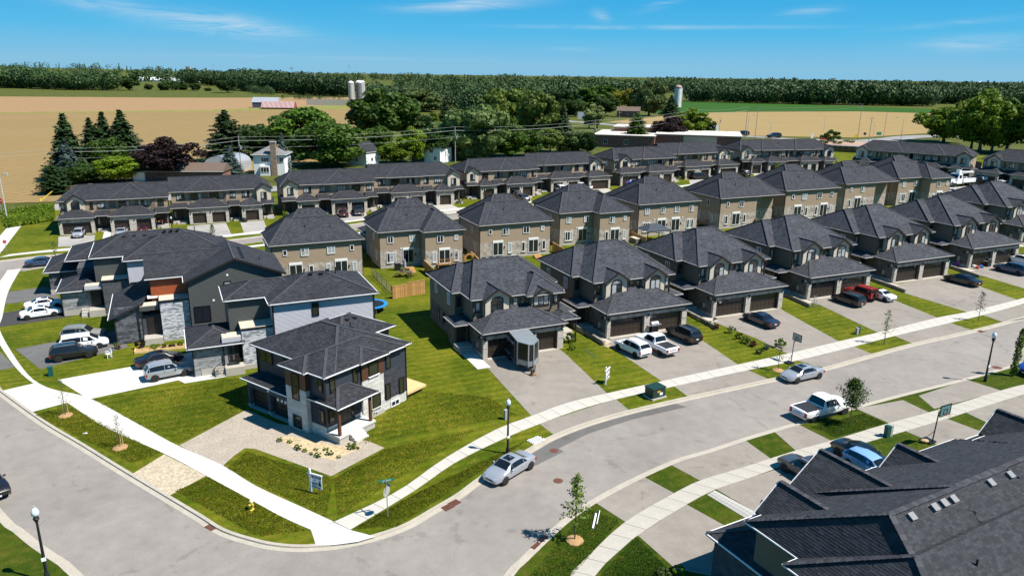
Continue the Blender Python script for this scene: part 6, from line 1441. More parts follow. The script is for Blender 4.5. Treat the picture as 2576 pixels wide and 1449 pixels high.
# ------------------------------------------------------------------ trees
def leafmat(name, a, b, trans=0.25):
 mt, nt, bs = nodes(name); g = N(nt); o = g.coord()
 oi = g.n('ShaderNodeObjectInfo').outputs['Random']
 n1 = g.noise(o, 0.35 if name != 'far_wood_leaves' else 0.045, 3); n2 = g.noise(o, 4.0 if name != 'far_wood_leaves' else 0.5, 2)
 f = g.math('ADD', g.math('MULTIPLY', n1, 0.6), g.math('MULTIPLY', n2, 0.4))
 c = g.mix(g.ramp(f, (0.35, 0.0), (0.65, 1.0)), c4(a), c4(b))
 c = g.mix(1.0, c, g.ramp(oi, (0.0, 0.75), (1.0, 1.25)), 'MULTIPLY')
 nt.links.new(c, bs.inputs['Base Color']); bs.inputs['Roughness'].default_value = 0.6; bs.inputs['Specular IOR Level'].default_value = 0.25
 if trans:
  tr_ = g.n('ShaderNodeBsdfTranslucent', {'Color': c}); mxs = g.n('ShaderNodeMixShader', {0: trans, 1: bs.outputs[0], 2: tr_.outputs[0]})
  nt.links.new(mxs.outputs[0], nt.nodes['Material Output'].inputs[0])
 return mt
LF = dict(dark=leafmat('dark_leaves', (.017, .046, .007), (.038, .076, .010)), mid=leafmat('green_leaves', (.032, .078, .006), (.068, .122, .010)), light=leafmat('light_leaves', (.075, .125, .014), (.14, .185, .030)),
          lime=leafmat('lime_leaves', (.08, .145, .006), (.15, .21, .012)), willow=leafmat('willow_leaves', (.068, .108, .026), (.115, .155, .044)), yellow=leafmat('yellow_leaves', (.15, .15, .008), (.22, .20, .012)),
          purple=leafmat('purple_leaves', (.016, .008, .009), (.035, .015, .014)), spruce=leafmat('spruce_needles', (.012, .036, .010), (.034, .064, .014), 0.1), blue=leafmat('blue_spruce_needles', (.030, .052, .046), (.06, .092, .080), 0.1),
          pale=leafmat('pale_leaves', (.14, .18, .05), (.24, .27, .10)), far=leafmat('far_wood_leaves', (.020, .050, .016), (.050, .088, .022), 0.15), red=leafmat('red_leaves', (.08, .012, .02), (.13, .03, .03)))
def quads_mesh(name, C_, Nn, sx_, sy_, mt, rng, twist=True):
 """many small leaf faces: centres C_, normals Nn, half sizes sx_, sy_"""
 n = len(C_); Nn = Nn / np.linalg.norm(Nn, axis=1, keepdims=True)
 t = rng.normal(size=(n, 3)); t -= (t * Nn).sum(1, keepdims=True) * Nn; t /= np.linalg.norm(t, axis=1, keepdims=True)
 b = np.cross(Nn, t)
 sx_ = np.broadcast_to(np.asarray(sx_), (n,))[:, None]; sy_ = np.broadcast_to(np.asarray(sy_), (n,))[:, None]
 V = np.stack([C_ - t*sx_, C_ - b*sy_*.8 + t*sx_*.15, C_ + t*sx_, C_ + b*sy_*.8 + t*sx_*.15], 1).reshape(-1, 3)
 me = bpy.data.meshes.new(name); me.vertices.add(4*n); me.vertices.foreach_set('co', V.ravel())
 me.loops.add(4*n); me.loops.foreach_set('vertex_index', np.arange(4*n)); me.polygons.add(n)
 me.polygons.foreach_set('loop_start', np.arange(0, 4*n, 4)); me.polygons.foreach_set('loop_total', np.full(n, 4))
 me.update(calc_edges=True); me.materials.append(mt); return me
def crown_pts(rng, n, lobes, rad, h0, h1, shape='round'):
 """leaf centres and normals on the surfaces of many lobes inside an ellipsoidal crown"""
 cs = []; H_ = h1 - h0
 for _ in range(lobes):
  while True:
   p = rng.uniform(-1, 1, 3)
   if (p**2).sum() < 1 and (p**2).sum() > 0.2: break
  taper = 1.0
  if shape == 'round': taper = 1.0 - max(0, -p[2]) * 0.12
  if shape == 'cone': taper = max(.15, (1 - (p[2] + 1) / 2)) ** .7 * 1.3
  if shape == 'vase': taper = 0.55 + 0.45 * (p[2] + 1) / 2
  r = rng.uniform(.20, .36) * (1.0 if shape != 'cone' else max(.35, taper))
  cs.append((p[0]*rad*.78*taper, p[1]*rad*.78*taper, h0 + H_*(.5 + .40*p[2]), r*min(rad, H_*.5)))
 cs = np.array(cs); w = cs[:, 3]**2; k = rng.choice(len(cs), n, p=w/w.sum())
 d = rng.normal(size=(n, 3)); d[:, 2] += .25; d /= np.linalg.norm(d, axis=1, keepdims=True)
 rr_ = cs[k, 3] * rng.uniform(.72, 1.08, n)
 C_ = cs[k, :3] + d * rr_[:, None] * np.array([1, 1, .82])
 return C_, d * .75 + rng.normal(size=(n, 3)) * .45, cs
def trunk_mesh(rng, cs, htop, r0, nl=7, mt=None):
 b = MB(); p = Vector((0, 0, 0)); k = 6; pts = [Vector((rng.normal()*.04*i, rng.normal()*.04*i, htop*i/k)) for i in range(k + 1)]
 for i in range(k): b.cyl(pts[i], pts[i+1], r0*(1 - .75*i/k)*(1.35 if i == 0 else 1), r0*(1 - .75*(i+1)/k), 7, caps=i in (0, k-1))
 if cs is not None:
  for c in cs[rng.choice(len(cs), min(nl, len(cs)), replace=False)]:
   j = rng.integers(2, k); b.cyl(pts[j], Vector(c[:3]), r0*.34, r0*.10, 5, caps=False)
 return b.mesh('trunk', mt or BARK, uv=False, smooth=True)
TREES = {}
def make_kind(key, leaf, seed):
 rng = np.random.default_rng(seed)
 if key in ('broad', 'tall', 'willow', 'oak', 'bush'):
  rad, h0, h1 = dict(broad=(6.2, .5, 14), tall=(4.6, .6, 16), willow=(6.5, .1, 13), oak=(7.5, 1.6, 13), bush=(1.6, .05, 2.0))[key]
  n = dict(broad=8000, tall=6500, willow=8000, oak=9000, bush=1500)[key]
  C_, Nn, cs = crown_pts(rng, n, dict(broad=44, tall=40, willow=38, oak=52, bush=16)[key], rad, h0, h1, 'round')
  s_ = .33 if key != 'bush' else .11
  if key == 'willow': Nn[:, 2] *= .3
  tk = trunk_mesh(rng, cs, h1*.62, .34 if key != 'bush' else .06, 9)
  return h1, quads_mesh('crown', C_, Nn, rng.uniform(.7, 1.4, n)*s_, rng.uniform(.7, 1.3, n)*s_*(1 if key != 'willow' else 2.2), LF[leaf], rng), tk
 if key in ('spruce', 'pine', 'cedar'):
  h1 = 16.0; rad = dict(spruce=4.3, pine=4.4, cedar=3.6)[key]; C_ = []; Nn = []
  lev = dict(spruce=38, pine=26, cedar=30)[key]
  for i in range(lev):
   t = i / (lev - 1); z = .5 + t**1.0 * (h1 - .6)
   r = rad * ((1 - t)**.85 if key == 'spruce' else (1 - t)**.6 if key == 'pine' else (1 - t)**.55) + .12
   nb = int(6 + 9 * (1 - t))
   a0 = rng.uniform(0, 6.28)
   for k in range(nb):
    a = a0 + 6.283*k/nb + rng.normal()*.22; L_ = r * rng.uniform(.68, 1.12) if key != 'pine' else r * rng.uniform(.45, 1.15); m_ = max(5, int(L_ * (10 if key != 'pine' else 15)))
    s = rng.uniform(.12, 1, m_); dr = (.28 if key == 'spruce' else -.12 if key == 'pine' else -.5) * L_
    x = np.cos(a)*L_*s; y = np.sin(a)*L_*s
    zz = z - dr * s**1.6 + (.22*L_*s**3 if key == 'spruce' else 0)
    spread = .16 + .22*s*L_/rad*2
    C_.append(np.stack([x + rng.normal(size=m_)*spread*.6, y + rng.normal(size=m_)*spread*.6, zz - rng.uniform(0, .35, m_)], 1))
    Nn.append(np.stack([np.cos(a)*np.ones(m_)*.5, np.sin(a)*np.ones(m_)*.5, np.ones(m_)*.8], 1) + rng.normal(size=(m_, 3))*.35)
  C_ = np.concatenate(C_); Nn = np.concatenate(Nn); n = len(C_)
  return h1, quads_mesh('crown', C_, Nn, rng.uniform(.30, .60, n), rng.uniform(.18, .34, n), LF[leaf], rng), trunk_mesh(rng, None, h1*.97, .26)
 if key == 'column':
  n = 1500; z = rng.uniform(.25, 4.8, n); r = .36*np.minimum(1, (5.0 - z)/1.2)*np.minimum(1, .5 + z*1.2); a = rng.uniform(0, 6.28, n); r = r*(.75 + .25*np.sin(z*5 + a*2))*rng.uniform(.7, 1.1, n)
  C_ = np.stack([r*np.cos(a), r*np.sin(a), z], 1)
  return 5.0, quads_mesh('crown', C_, C_*np.array([1, 1, 0]) + rng.normal(size=(n, 3))*.3 + np.array([0, 0, .15]), .085, .07, LF[leaf], rng), trunk_mesh(rng, None, 4.6, .045)
 if key in ('sapling', 'thin', 'ball', 'wispy'):
  h1, rad, h0 = dict(sapling=(4.6, .95, 1.3), thin=(4.4, .75, 1.3), ball=(4.4, 1.35, 1.7), wispy=(4.2, .7, 1.0))[key]
  b = MB(); b.cyl((0, 0, 0), (.03, 0, h1*.5), .05, .035, 7); b.cyl((.03, 0, h1*.5), (0, .02, h1*.96), .035, .008, 6)
  C_ = []; nbr = dict(sapling=26, thin=17, ball=34, wispy=16)[key]; lp = dict(sapling=26, thin=13, ball=70, wispy=11)[key]
  for i in range(nbr):
   t = (i + .5)/nbr; z = h0 + (h1 - h0)*t; a = i*2.4 + rng.normal()*.3
   if key == 'ball': L_ = rad*(max(.15, 1 - abs(t - .42)*1.5))
   else: L_ = rad*(1 - t)**.7*rng.uniform(.6, 1.1) + .12
   e = np.array([np.cos(a)*L_, np.sin(a)*L_, z + L_*.35]); b.cyl((.02, 0, z - .1), e, .014, .004, 4, caps=False)
   s = rng.uniform(.25, 1.05, lp)[:, None]; C_.append(np.array([.02, 0, z - .1])*(1 - s) + e*s + rng.normal(size=(lp, 3))*(.10 if key != 'ball' else .17))
  C_.append(np.array([0, 0, h1*.95]) + rng.normal(size=(lp, 3))*.12)
  C_ = np.concatenate(C_); n = len(C_)
  sz = .085 if key != 'wispy' else .06
  return h1, quads_mesh('crown', C_, rng.normal(size=(n, 3))*.7 + np.array([0, 0, .6]), rng.uniform(.7, 1.3, n)*sz, rng.uniform(.6, 1.1, n)*sz, LF[leaf], rng), b.mesh('trunk', BARK, uv=False)
NAMES = dict(broad='broadleaf_tree', tall='broadleaf_tree', willow='willow_tree', oak='broadleaf_tree', bush='shrub', spruce='spruce_tree', pine='pine_tree', cedar='cedar_tree', column='columnar_tree', sapling='young_tree', thin='young_tree', ball='young_tree', wispy='young_tree')
def tree(kind, leaf, pos, h_, label, cat='tree', group=None, wscale=1.0, var=0):
 key = (kind, leaf, var)
 if key not in TREES: TREES[key] = make_kind(kind, leaf, sum(map(ord, kind + leaf)) + var*17)
 h1, cm, tm_ = TREES[key]
 t = thing(NAMES[kind], label, cat, pos, (pos[0]*37 + pos[1]*53) % 360, group); s_ = h_ / h1; t.scale = (s_*wscale, s_*wscale, s_)
 inst('trunk', tm_, t); inst('crown', cm, t); return t
def height_at(base, top, z0=0.0):
 g_ = at(*base, z0); lo, hi = 0.0, 60.0
 for _ in range(40):
  m_ = (lo + hi)/2; P = np.array([g_.x, g_.y, z0 + m_ - CH]); y = 724.5 + F_*(P @ DN)/(P @ FWD)
  if y > top[1]: lo = m_
  else: hi = m_
 return g_, lo
KW = dict(broad=8.9/14, tall=6.6/16, willow=9.2/13, oak=10.8/13, bush=2.8/2, spruce=5.8/16, pine=6.6/16, cedar=6.0/16)
def ptree(c, kind, leaf, top, base, wpx, label, var=0, **k):
 """tree from its top and foot in a crop of the photograph and its width there"""
 g_, hh = height_at(c(*base), c(*top), 0.0)
 dpt = np.array([g_.x, g_.y, -CH]) @ FWD; wm = (c(wpx, 0)[0] - c(0, 0)[0]) * dpt / F_
 return tree(kind, leaf, (g_.x, g_.y, 0.0), hh, label, wscale=wm/(KW[kind]*hh) if kind in KW else 1.0, var=var, **k)
Q0, Q1, Q2, Q3 = crop(0, 200), crop(1000, 200), crop(2000, 200), crop(2925, 200)
gm, gb = 'trees behind the far townhouses', 'trees of the farmsteads beyond'
for c, kind, leaf, top, base, w, lab, v in (
 (Q0, 'spruce', 'spruce', (665, 580), (660, 1190), 330, 'tall dark spruce, leftmost of the conifer clump by the wood pole', 0), (Q0, 'spruce', 'spruce', (870, 615), (880, 1120), 240, 'spruce in the middle of the conifer clump, shorter than its neighbours', 1),
 (Q0, 'spruce', 'spruce', (1010, 560), (1000, 1110), 270, 'dense spruce second from the right in the conifer clump', 2), (Q0, 'spruce', 'spruce', (1170, 548), (1170, 1120), 340, 'tallest spruce at the right end of the conifer clump', 0),
 (Q0, 'spruce', 'blue', (640, 800), (650, 1215), 210, 'blue spruce before the left conifer clump', 0), (Q0, 'broad', 'mid', (1030, 785), (1030, 1165), 300, 'mid green leafy tree in front of the conifer clump', 0),
 (Q0, 'broad', 'lime', (1090, 960), (1090, 1205), 310, 'bright green bushy tree at the foot of the conifers', 1), (Q0, 'broad', 'dark', (720, 1000), (720, 1215), 300, 'dark bushy tree under the blue spruce', 0), (Q0, 'cedar', 'spruce', (520, 1050), (520, 1310), 240, 'low dark conifer at the corner of the leftmost townhouse row', 0),
 (Q0, 'oak', 'purple', (1575, 805), (1590, 1175), 480, 'large dark purple maple behind the leftmost townhouse row', 0), (Q0, 'pine', 'spruce', (2130, 545), (2100, 1010), 340, 'tall ragged pine behind the round metal shed', 0),
 (Q0, 'broad', 'dark', (2370, 660), (2370, 985), 290, 'dark round tree behind the white house with the chimney', 1), (Q0, 'spruce', 'blue', (2125, 870), (2125, 1145), 170, 'blue spruce between the metal shed and the wood pole', 1), (Q1, 'spruce', 'blue', (262, 750), (270, 1118), 125, 'slim blue spruce right of the brick chimney', 2),
 (Q1, 'broad', 'dark', (60, 655), (60, 960), 260, 'dark tree just left of the big maples', 0), (Q1, 'broad', 'mid', (450, 468), (440, 990), 470, 'big round maple left of centre behind the houses', 2), (Q1, 'broad', 'mid', (700, 650), (690, 1065), 560, 'wide maple in front, reaching down to the second townhouse row', 1), (Q1, 'broad', 'light', (880, 690), (890, 1000), 260, 'lighter maple at the right of the wide one', 0),
 (Q1, 'oak', 'mid', (1200, 330), (1200, 880), 560, 'largest broad tree, right of the two silos', 0), (Q1, 'broad', 'mid', (1130, 690), (1130, 940), 260, 'round tree below the largest one', 3), (Q1, 'broad', 'lime', (1290, 830), (1290, 1030), 270, 'yellow green tree between the two small white houses', 2), (Q1, 'broad', 'lime', (1450, 690), (1460, 1025), 220, 'bright green tree before the right small white house', 0),
 (Q1, 'broad', 'dark', (1490, 570), (1510, 870), 300, 'dark tree right of the largest one', 1), (Q1, 'willow', 'willow', (1470, 350), (1480, 560), 380, 'pale green willow beyond the red roofed barn', 0), (Q1, 'tall', 'lime', (1640, 545), (1640, 800), 160, 'narrow light tree behind the wires', 0), (Q1, 'spruce', 'spruce', (1770, 460), (1760, 800), 180, 'dark spruce before the white gabled farmhouse', 1),
 (Q1, 'willow', 'willow', (2010, 500), (2010, 985), 540, 'big feathery willow left of the fourth wood pole', 1), (Q1, 'willow', 'willow', (2060, 740), (2060, 980), 330, 'low spreading tree under the feathery willow', 2), (Q1, 'willow', 'light', (2290, 345), (2290, 720), 320, 'pale tall tree behind the feathery willow', 0), (Q1, 'willow', 'light', (2440, 330), (2440, 700), 220, 'pale tall tree, second of the pair behind the willow', 1), (Q1, 'broad', 'dark', (1640, 720), (1660, 1010), 260, 'dark tree left of the fourth wood pole', 2), (Q1, 'broad', 'mid', (2340, 760), (2330, 975), 300, 'mid green tree right of the fourth wood pole', 0),
 (Q2, 'willow', 'light', (280, 365), (290, 780), 350, 'pale broad tree left of the slim spruce in the centre', 2), (Q2, 'spruce', 'spruce', (490, 465), (495, 790), 130, 'slim dark spruce by the country road', 0), (Q2, 'broad', 'mid', (190, 725), (190, 965), 230, 'round green tree above the third townhouse row', 1), (Q2, 'broad', 'mid', (30, 640), (20, 970), 300, 'dense tree above the left end of the third townhouse row', 2), (Q2, 'broad', 'light', (370, 700), (380, 925), 200, 'light tree next to the green lawn gap', 3),
 (Q2, 'willow', 'willow', (640, 735), (640, 925), 240, 'grey green round tree before the brick school', 2), (Q2, 'cedar', 'dark', (505, 775), (505, 930), 120, 'dark clipped cedar left of the grey green tree', 0), (Q2, 'willow', 'dark', (735, 755), (725, 940), 130, 'drooping dark tree at the pole before the school', 1),
 (Q2, 'broad', 'dark', (460, 320), (460, 600), 220, 'dark tree far behind the country road, left one', 0), (Q2, 'spruce', 'spruce', (545, 268), (545, 580), 90, 'tall thin spruce rising above the far trees', 2), (Q2, 'tall', 'mid', (680, 320), (680, 590), 190, 'tall tree right of the thin spruce', 1), (Q2, 'tall', 'mid', (850, 268), (850, 590), 210, 'tall tree left of the yellow trees', 2), (Q2, 'broad', 'dark', (620, 430), (610, 605), 130, 'small bluish tree by the country road', 1),
 (Q2, 'broad', 'dark', (900, 400), (890, 600), 200, 'very dark tree left of the red brick house', 2), (Q2, 'broad', 'yellow', (1000, 333), (1000, 540), 150, 'golden yellow tree, left of the pair', 0), (Q2, 'broad', 'yellow', (1105, 342), (1110, 550), 140, 'golden yellow tree, right of the pair', 1), (Q2, 'willow', 'willow', (1300, 275), (1285, 600), 260, 'tall grey green willow left of the pink capped silo', 0),
 (Q2, 'tall', 'pale', (830, 465), (810, 715), 130, 'pale flowering tree, right of the pair by the road', 0), (Q2, 'tall', 'pale', (740, 510), (735, 715), 120, 'pale flowering tree, left of the pair by the road', 1), (Q2, 'cedar', 'mid', (1165, 570), (1165, 875), 200, 'big rounded cedar in front of the brick school', 0), (Q2, 'oak', 'purple', (1475, 590), (1475, 860), 280, 'dark purple maple at the right end of the brick school', 1),
 (Q2, 'tall', 'lime', (1690, 490), (1650, 842), 270, 'light green tree right of the purple maple', 0), (Q2, 'tall', 'mid', (1840, 625), (1840, 815), 100, 'narrow tree by the small dark shed', 0), (Q2, 'spruce', 'spruce', (1490, 408), (1485, 595), 140, 'dark spruce beside the pink capped silo', 1), (Q2, 'bush', 'dark', (1030, 760), (1030, 880), 110, 'dark shrub at the school wall', 0), (Q2, 'bush', 'dark', (1380, 770), (1380, 860), 110, 'dark shrub under the purple maple', 1),
 (Q3, 'oak', 'lime', (1790, 505), (1830, 840), 430, 'wide lime green tree, leftmost of the group right of the roundabout', 0), (Q3, 'oak', 'lime', (2010, 440), (2080, 915), 380, 'lime tree behind the leftmost one at the right', 1), (Q3, 'oak', 'lime', (2240, 360), (2160, 930), 480, 'tallest lime tree of the group at the right', 2), (Q3, 'oak', 'mid', (2480, 420), (2400, 940), 480, 'dark leafy tree at the right edge', 1), (Q3, 'oak', 'lime', (2330, 480), (2270, 935), 380, 'lime tree second from the right edge', 0), (Q3, 'oak', 'mid', (2650, 440), (2600, 945), 450, 'tree mostly outside the right edge', 0),
 (Q0, 'oak', 'dark', (2095, 250), (2095, 393), 165, 'lone round tree standing in the far brown field', 0), (Q0, 'tall', 'dark', (1190, 208), (1190, 375), 140, 'tree at the far field edge right of the big wood', 0), (Q0, 'broad', 'dark', (1370, 300), (1370, 371), 60, 'small dark tree before the long white barn', 1), (Q0, 'broad', 'dark', (1525, 270), (1520, 375), 100, 'first of the four trees in line right of the long barn', 0), (Q0, 'broad', 'dark', (1605, 270), (1605, 375), 75, 'second of the four trees in line right of the long barn', 1), (Q0, 'broad', 'dark', (1682, 278), (1682, 374), 75, 'third of the four trees in line right of the long barn', 0), (Q0, 'broad', 'dark', (1795, 288), (1795, 378), 75, 'fourth of the four trees in line right of the long barn', 2),
 (Q0, 'broad', 'dark', (1912, 337), (1912, 380), 55, 'low bush in the far field', 1), (Q0, 'willow', 'dark', (2225, 255), (2225, 368), 100, 'tree right of the lone round one', 0)):
 far = base[1] < 620
 ptree(c, kind, leaf, top, base, w, lab, v, group=gb if far else gm, cat='shrub' if kind == 'bush' else 'tree')
rng_ = random.Random(4)
ptree(Q3, 'bush', 'mid', (790, 728), (790, 840), 190, 'large leafy shrub on the roundabout island', 0, cat='shrub', group='roundabout planting')
for i in range(16):
 x = 700 + i*20 + rng_.uniform(-8, 8); b_ = 858 + 6*math.sin(i) - abs(i - 8)*1.0; ptree(Q3, 'bush', 'lime' if i % 3 else 'mid', (x, b_ - rng_.uniform(22, 38)), (x, b_), rng_.uniform(36, 60), 'low shrub number %d from the left in the bed on the roundabout island' % (i + 1) if False else 'low shrub in the bed on the roundabout island', i % 2, cat='shrub', group='roundabout planting')
# ---- woods too far to count: one mass each, every tree with its own crown of leaf faces
def wood(name, label, zone, n, hr, seed, leaf='far', q=110, conif=0.12):
 """zone: list of (x0, x1, y_near at x0, y_near at x1, depth in metres) in photograph pixels"""
 rng = np.random.default_rng(seed); CC = []; NN = []; SX = []
 for (x0, x1, ya, yb, depth) in zone:
  m_ = int(n * (x1 - x0) / sum(z[1] - z[0] for z in zone))
  for _ in range(m_):
   t = rng.uniform(); px = x0 + (x1 - x0)*t; py = ya + (yb - ya)*t
   g_ = at(px, py, 0.0); d_ = math.hypot(g_.x, g_.y); k = 1 + depth*(rng.uniform()**2.0 if rng.uniform() > .25 else 0.0)/d_; x, y = g_.x*k, g_.y*k
   z0 = hillz(x, y) if y > 660 else 0; h_ = hr[0] + (hr[1] - hr[0])*np.clip(rng.uniform()*.6 + .45*(math.sin(x*.021 + y*.013) * math.sin(x*.0083 - 1.7) + .5), 0, 1.15); con = rng.uniform() < conif
   w = h_*rng.uniform(.38, .62)*(.42 if con else 1)
   mq = int(q*rng.uniform(.8, 1.2)*(1.0 if d_*k < 1500 else .55)); d = rng.normal(size=(mq, 3)); d[:, 2] = d[:, 2]*.9 + .15; d /= np.linalg.norm(d, axis=1, keepdims=True)
   lob = rng.normal(size=(6, 3)); lob /= np.linalg.norm(lob, axis=1, keepdims=True); bump_ = 1 + .22*np.max(d @ lob.T, axis=1) - .12
   if con:
    tz = rng.uniform(0, 1, mq); r_ = w*(1 - tz)*rng.uniform(.75, 1.05, mq); a_ = rng.uniform(0, 6.28, mq)
    P = np.stack([x + r_*np.cos(a_), y + r_*np.sin(a_), z0 + h_*(.08 + .98*tz)], 1); NV = np.stack([np.cos(a_), np.sin(a_), np.full(mq, .5)], 1) + rng.normal(size=(mq, 3))*.3
   else:
    P = np.stack([x + d[:, 0]*w*bump_, y + d[:, 1]*w*bump_, z0 + h_*.55 + d[:, 2]*h_*.47*bump_], 1); NV = d*.8 + rng.normal(size=(mq, 3))*.4
   CC.append(P); NN.append(NV); SX.append(rng.uniform(.7, 1.35, mq)*h_*(.066 if d_*k < 1500 else .10))
 C_ = np.concatenate(CC); NV = np.concatenate(NN); sx_ = np.concatenate(SX)
 o = inst(name, quads_mesh(name, C_, NV, sx_, sx_*.8, LF[leaf], rng)); tag(o, label, kind='stuff'); return o
DD = lambda c, a, b: (c(a, 0)[0], c(b, 0)[0])
wood('woodland', 'large dark wood behind the far brown field at the left', [(-120, 40, 224, 225, 300), (40, 160, 225, 229, 320), (160, 300, 229, 231, 260)], 260, (16, 27), 1, q=210)
wood('woodland', 'wooded rise left of the silos', [(465, 520, 222, 224, 260), (520, 640, 224, 228, 420), (610, 760, 232, 238, 300), (750, 880, 240, 244, 260)], 330, (13, 25), 2, q=180)
wood('woodland', 'strip of low bushes at the right end of the far brown field', [(615, 665, 232, 241, 40), (668, 690, 236, 243, 60)], 36, (6, 11), 3, q=160)
wood('woodland', 'green treetops behind the silos and the big trees', [(935, 1060, 270, 274, 320), (1060, 1290, 278, 276, 650), (1290, 1500, 272, 266, 600), (1180, 1420, 300, 290, 120)], 420, (12, 21), 4, q=190)
wood('woodland', 'dense wood edge behind the green field at the right', [(1735, 1880, 256, 260, 260), (1880, 2080, 260, 264, 330), (2080, 2340, 264, 268, 330), (2340, 2640, 262, 266, 380)], 520, (13, 25), 5, q=190, conif=.07)
wood('woodland', 'dark wood behind the pink capped silo', [(1480, 1660, 244, 246, 420), (1650, 1740, 236, 240, 300)], 190, (13, 23), 6, q=170)
wood('woodland', 'farther dark wood on the low rise at the right', [(1640, 1800, 224, 224, 400), (1800, 2000, 226, 226, 500), (2000, 2260, 230, 232, 500), (2260, 2620, 232, 236, 500)], 480, (14, 25), 7, q=110, conif=.2)
wood('woodland', 'thin dark tree line along the centre of the horizon', [(760, 1100, 208, 209, 500), (1100, 1700, 212, 214, 700), (1000, 1500, 222, 226, 500)], 430, (15, 23), 8, q=80, conif=.25)
wood('woodland', 'thin dark tree lines along the left horizon', [(-60, 250, 196, 198, 600), (200, 480, 199, 201, 500), (440, 800, 208, 210, 500), (330, 470, 214, 217, 250)], 300, (14, 22), 9, q=80, conif=.3)
wood('woodland', 'thin dark tree line along the right horizon', [(1700, 2100, 216, 218, 900), (2100, 2620, 219, 224, 1200)], 300, (14, 23), 10, q=80, conif=.35)
wood('hedgerow', 'bushes along the farm lane below the silos', [(700, 870, 250, 254, 25), (870, 930, 268, 280, 40)], 34, (3, 6), 11, q=150)
# ---- young street trees
gy = 'young trees along the streets'
def ytree(kind, leaf, q, top, label, ring=None, var=0):
 g_, hh = height_at(q, top, .12); t = tree(kind, leaf, (g_.x, g_.y, .12), hh, label, group=gy, var=var)
 if ring:
  tag(MB().lathe([(.62, 0), (.58, .05), (.3, .12), (.05, .14)], 14).build('mulch_ring', MULCH, None, (g_.x, g_.y, .125)), 'ring of wood chips at the foot of ' + ring, 'mulch', 'mulch rings under the young trees')
 return t
K2 = crop(2000, 1644); Lc = crop(0, 1250)
ytree('sapling', 'light', K2(605, 1120), K2(620, 530), 'slim light green young tree beside the white pipes at the bottom', 'the slim tree at the bottom')
ytree('ball', 'mid', Rr(965, 975), Rr(1010, 575), 'dark round young tree next to the white pickup on the street')
ytree('column', 'lime', Rr(2470, 530), Rr(2510, 78), 'narrow columnar tree by the right lamp post')
ytree('thin', 'lime', Rr(310, 480), Rr(320, 185), 'small leafy tree left of the far basketball hoop', 'the small tree by the far hoop')
ytree('thin', 'light', Rr(1285, 240), A1(1330, 1095), 'thin pale young tree on the boulevard below the red car', None, 1)
ytree('thin', 'purple', A1(2150, 1195), A1(2165, 930), 'thin dark purple young tree on the boulevard')
ytree('wispy', 'willow', Lc(605, 895), Lc(545, 565), 'thin staked sapling by the white driveway apron', 'the staked sapling by the white apron')
ytree('wispy', 'dark', Lc(1105, 1190), Lc(1080, 895), 'thin staked sapling on the left boulevard, nearer the corner', 'the staked sapling nearer the corner')
ytree('thin', 'willow', L2(520, 690), L2(520, 465), 'young tree at the far left boulevard by the far street', None, 2); ytree('sapling', 'mid', L2(1965, 505), L2(1955, 310), 'young tree before the fourth garage of the leftmost row', None, 1); ytree('thin', 'mid', L2(1045, 520), L2(1050, 420), 'young tree top showing over the left roofs', None, 3)
ytree('ball', 'lime', T5c(490, 320), T5c(490, 240), 'round young tree right of the blue pickup', None, 1); ytree('wispy', 'light', T6c(905, 500), T6c(905, 425), 'thin young tree below the utility truck', None, 1)
for q in (Lc(585, 890), Lc(628, 875), Lc(1112, 1160), Lc(1133, 1180)):
 p = at(*q, .12); tag(MB().cyl((0, 0, 0), (0, 0, 1.5), .025, n=6).build('tree_stake', DECK, None, (p.x, p.y, .12)), 'pale wooden stake beside a thin sapling on the left boulevard', 'stake', 'stakes of the saplings')
gs_ = 'garden plants'
def shrub(q, top, wpx, leaf, label, var=0, c=None):
 c = c or (lambda x, y: (x, y)); g_, hh = height_at(c(*q), c(*top), .12); dpt = np.array([g_.x, g_.y, -CH]) @ FWD; wm = (c(wpx, 0)[0] - c(0, 0)[0])*dpt/F_
 return tree('bush', leaf, (g_.x, g_.y, .12), hh, label, 'shrub', gs_, wm/(KW['bush']*hh), var)
shrub((570, 1395), (575, 1300), 115, 'mid', 'round green shrub at the steps between the first two houses', 0, B1)
shrub(V1(1050, 290), V1(1040, 235), 22, 'lime', 'yellow green low plant below the round shrub')
for i, (x, y, w, lf) in enumerate(((2040, 1310, 90, 'pale'), (2110, 1365, 80, 'mid'), (2160, 1395, 90, 'lime'), (2240, 1430, 70, 'red'), (1905, 1275, 70, 'red'), (1890, 1195, 40, 'purple'), (1745, 1205, 45, 'lime'), (1650, 1145, 50, 'mid'), (1845, 1240, 60, 'dark'))):
 shrub((x, y), (x, y - w*.8), w, lf, ['tall pale flowering plant', 'green plant', 'yellow green plant', 'reddish plant', 'red flowering plant', 'small purple plant', 'small bright plant', 'small green plant', 'dark plant'][i] + ' in the flower bed along the second driveway', i % 2, B1)
shrub(Rr(30, 240), Rr(30, 165), 17, 'pale', 'pale flowering plant near the sidewalk end of the flower bed'); shrub(Rr(200, 290), Rr(200, 240), 22, 'blue', 'blue grey globe shrub near the far basketball hoop'); shrub(Rr(140, 330), Rr(150, 285), 25, 'dark', 'dark low shrub before the blue grey globe', 1); shrub(A1(2440, 0)[:2] if False else Rr(70, 265), Rr(70, 225), 16, 'red', 'reddish low plant beside the pale flowering one')
shrub(B1(2490, 1440), B1(2490, 1360), 30, 'lime', 'leafy young bush at the end of the flower bed', 1)
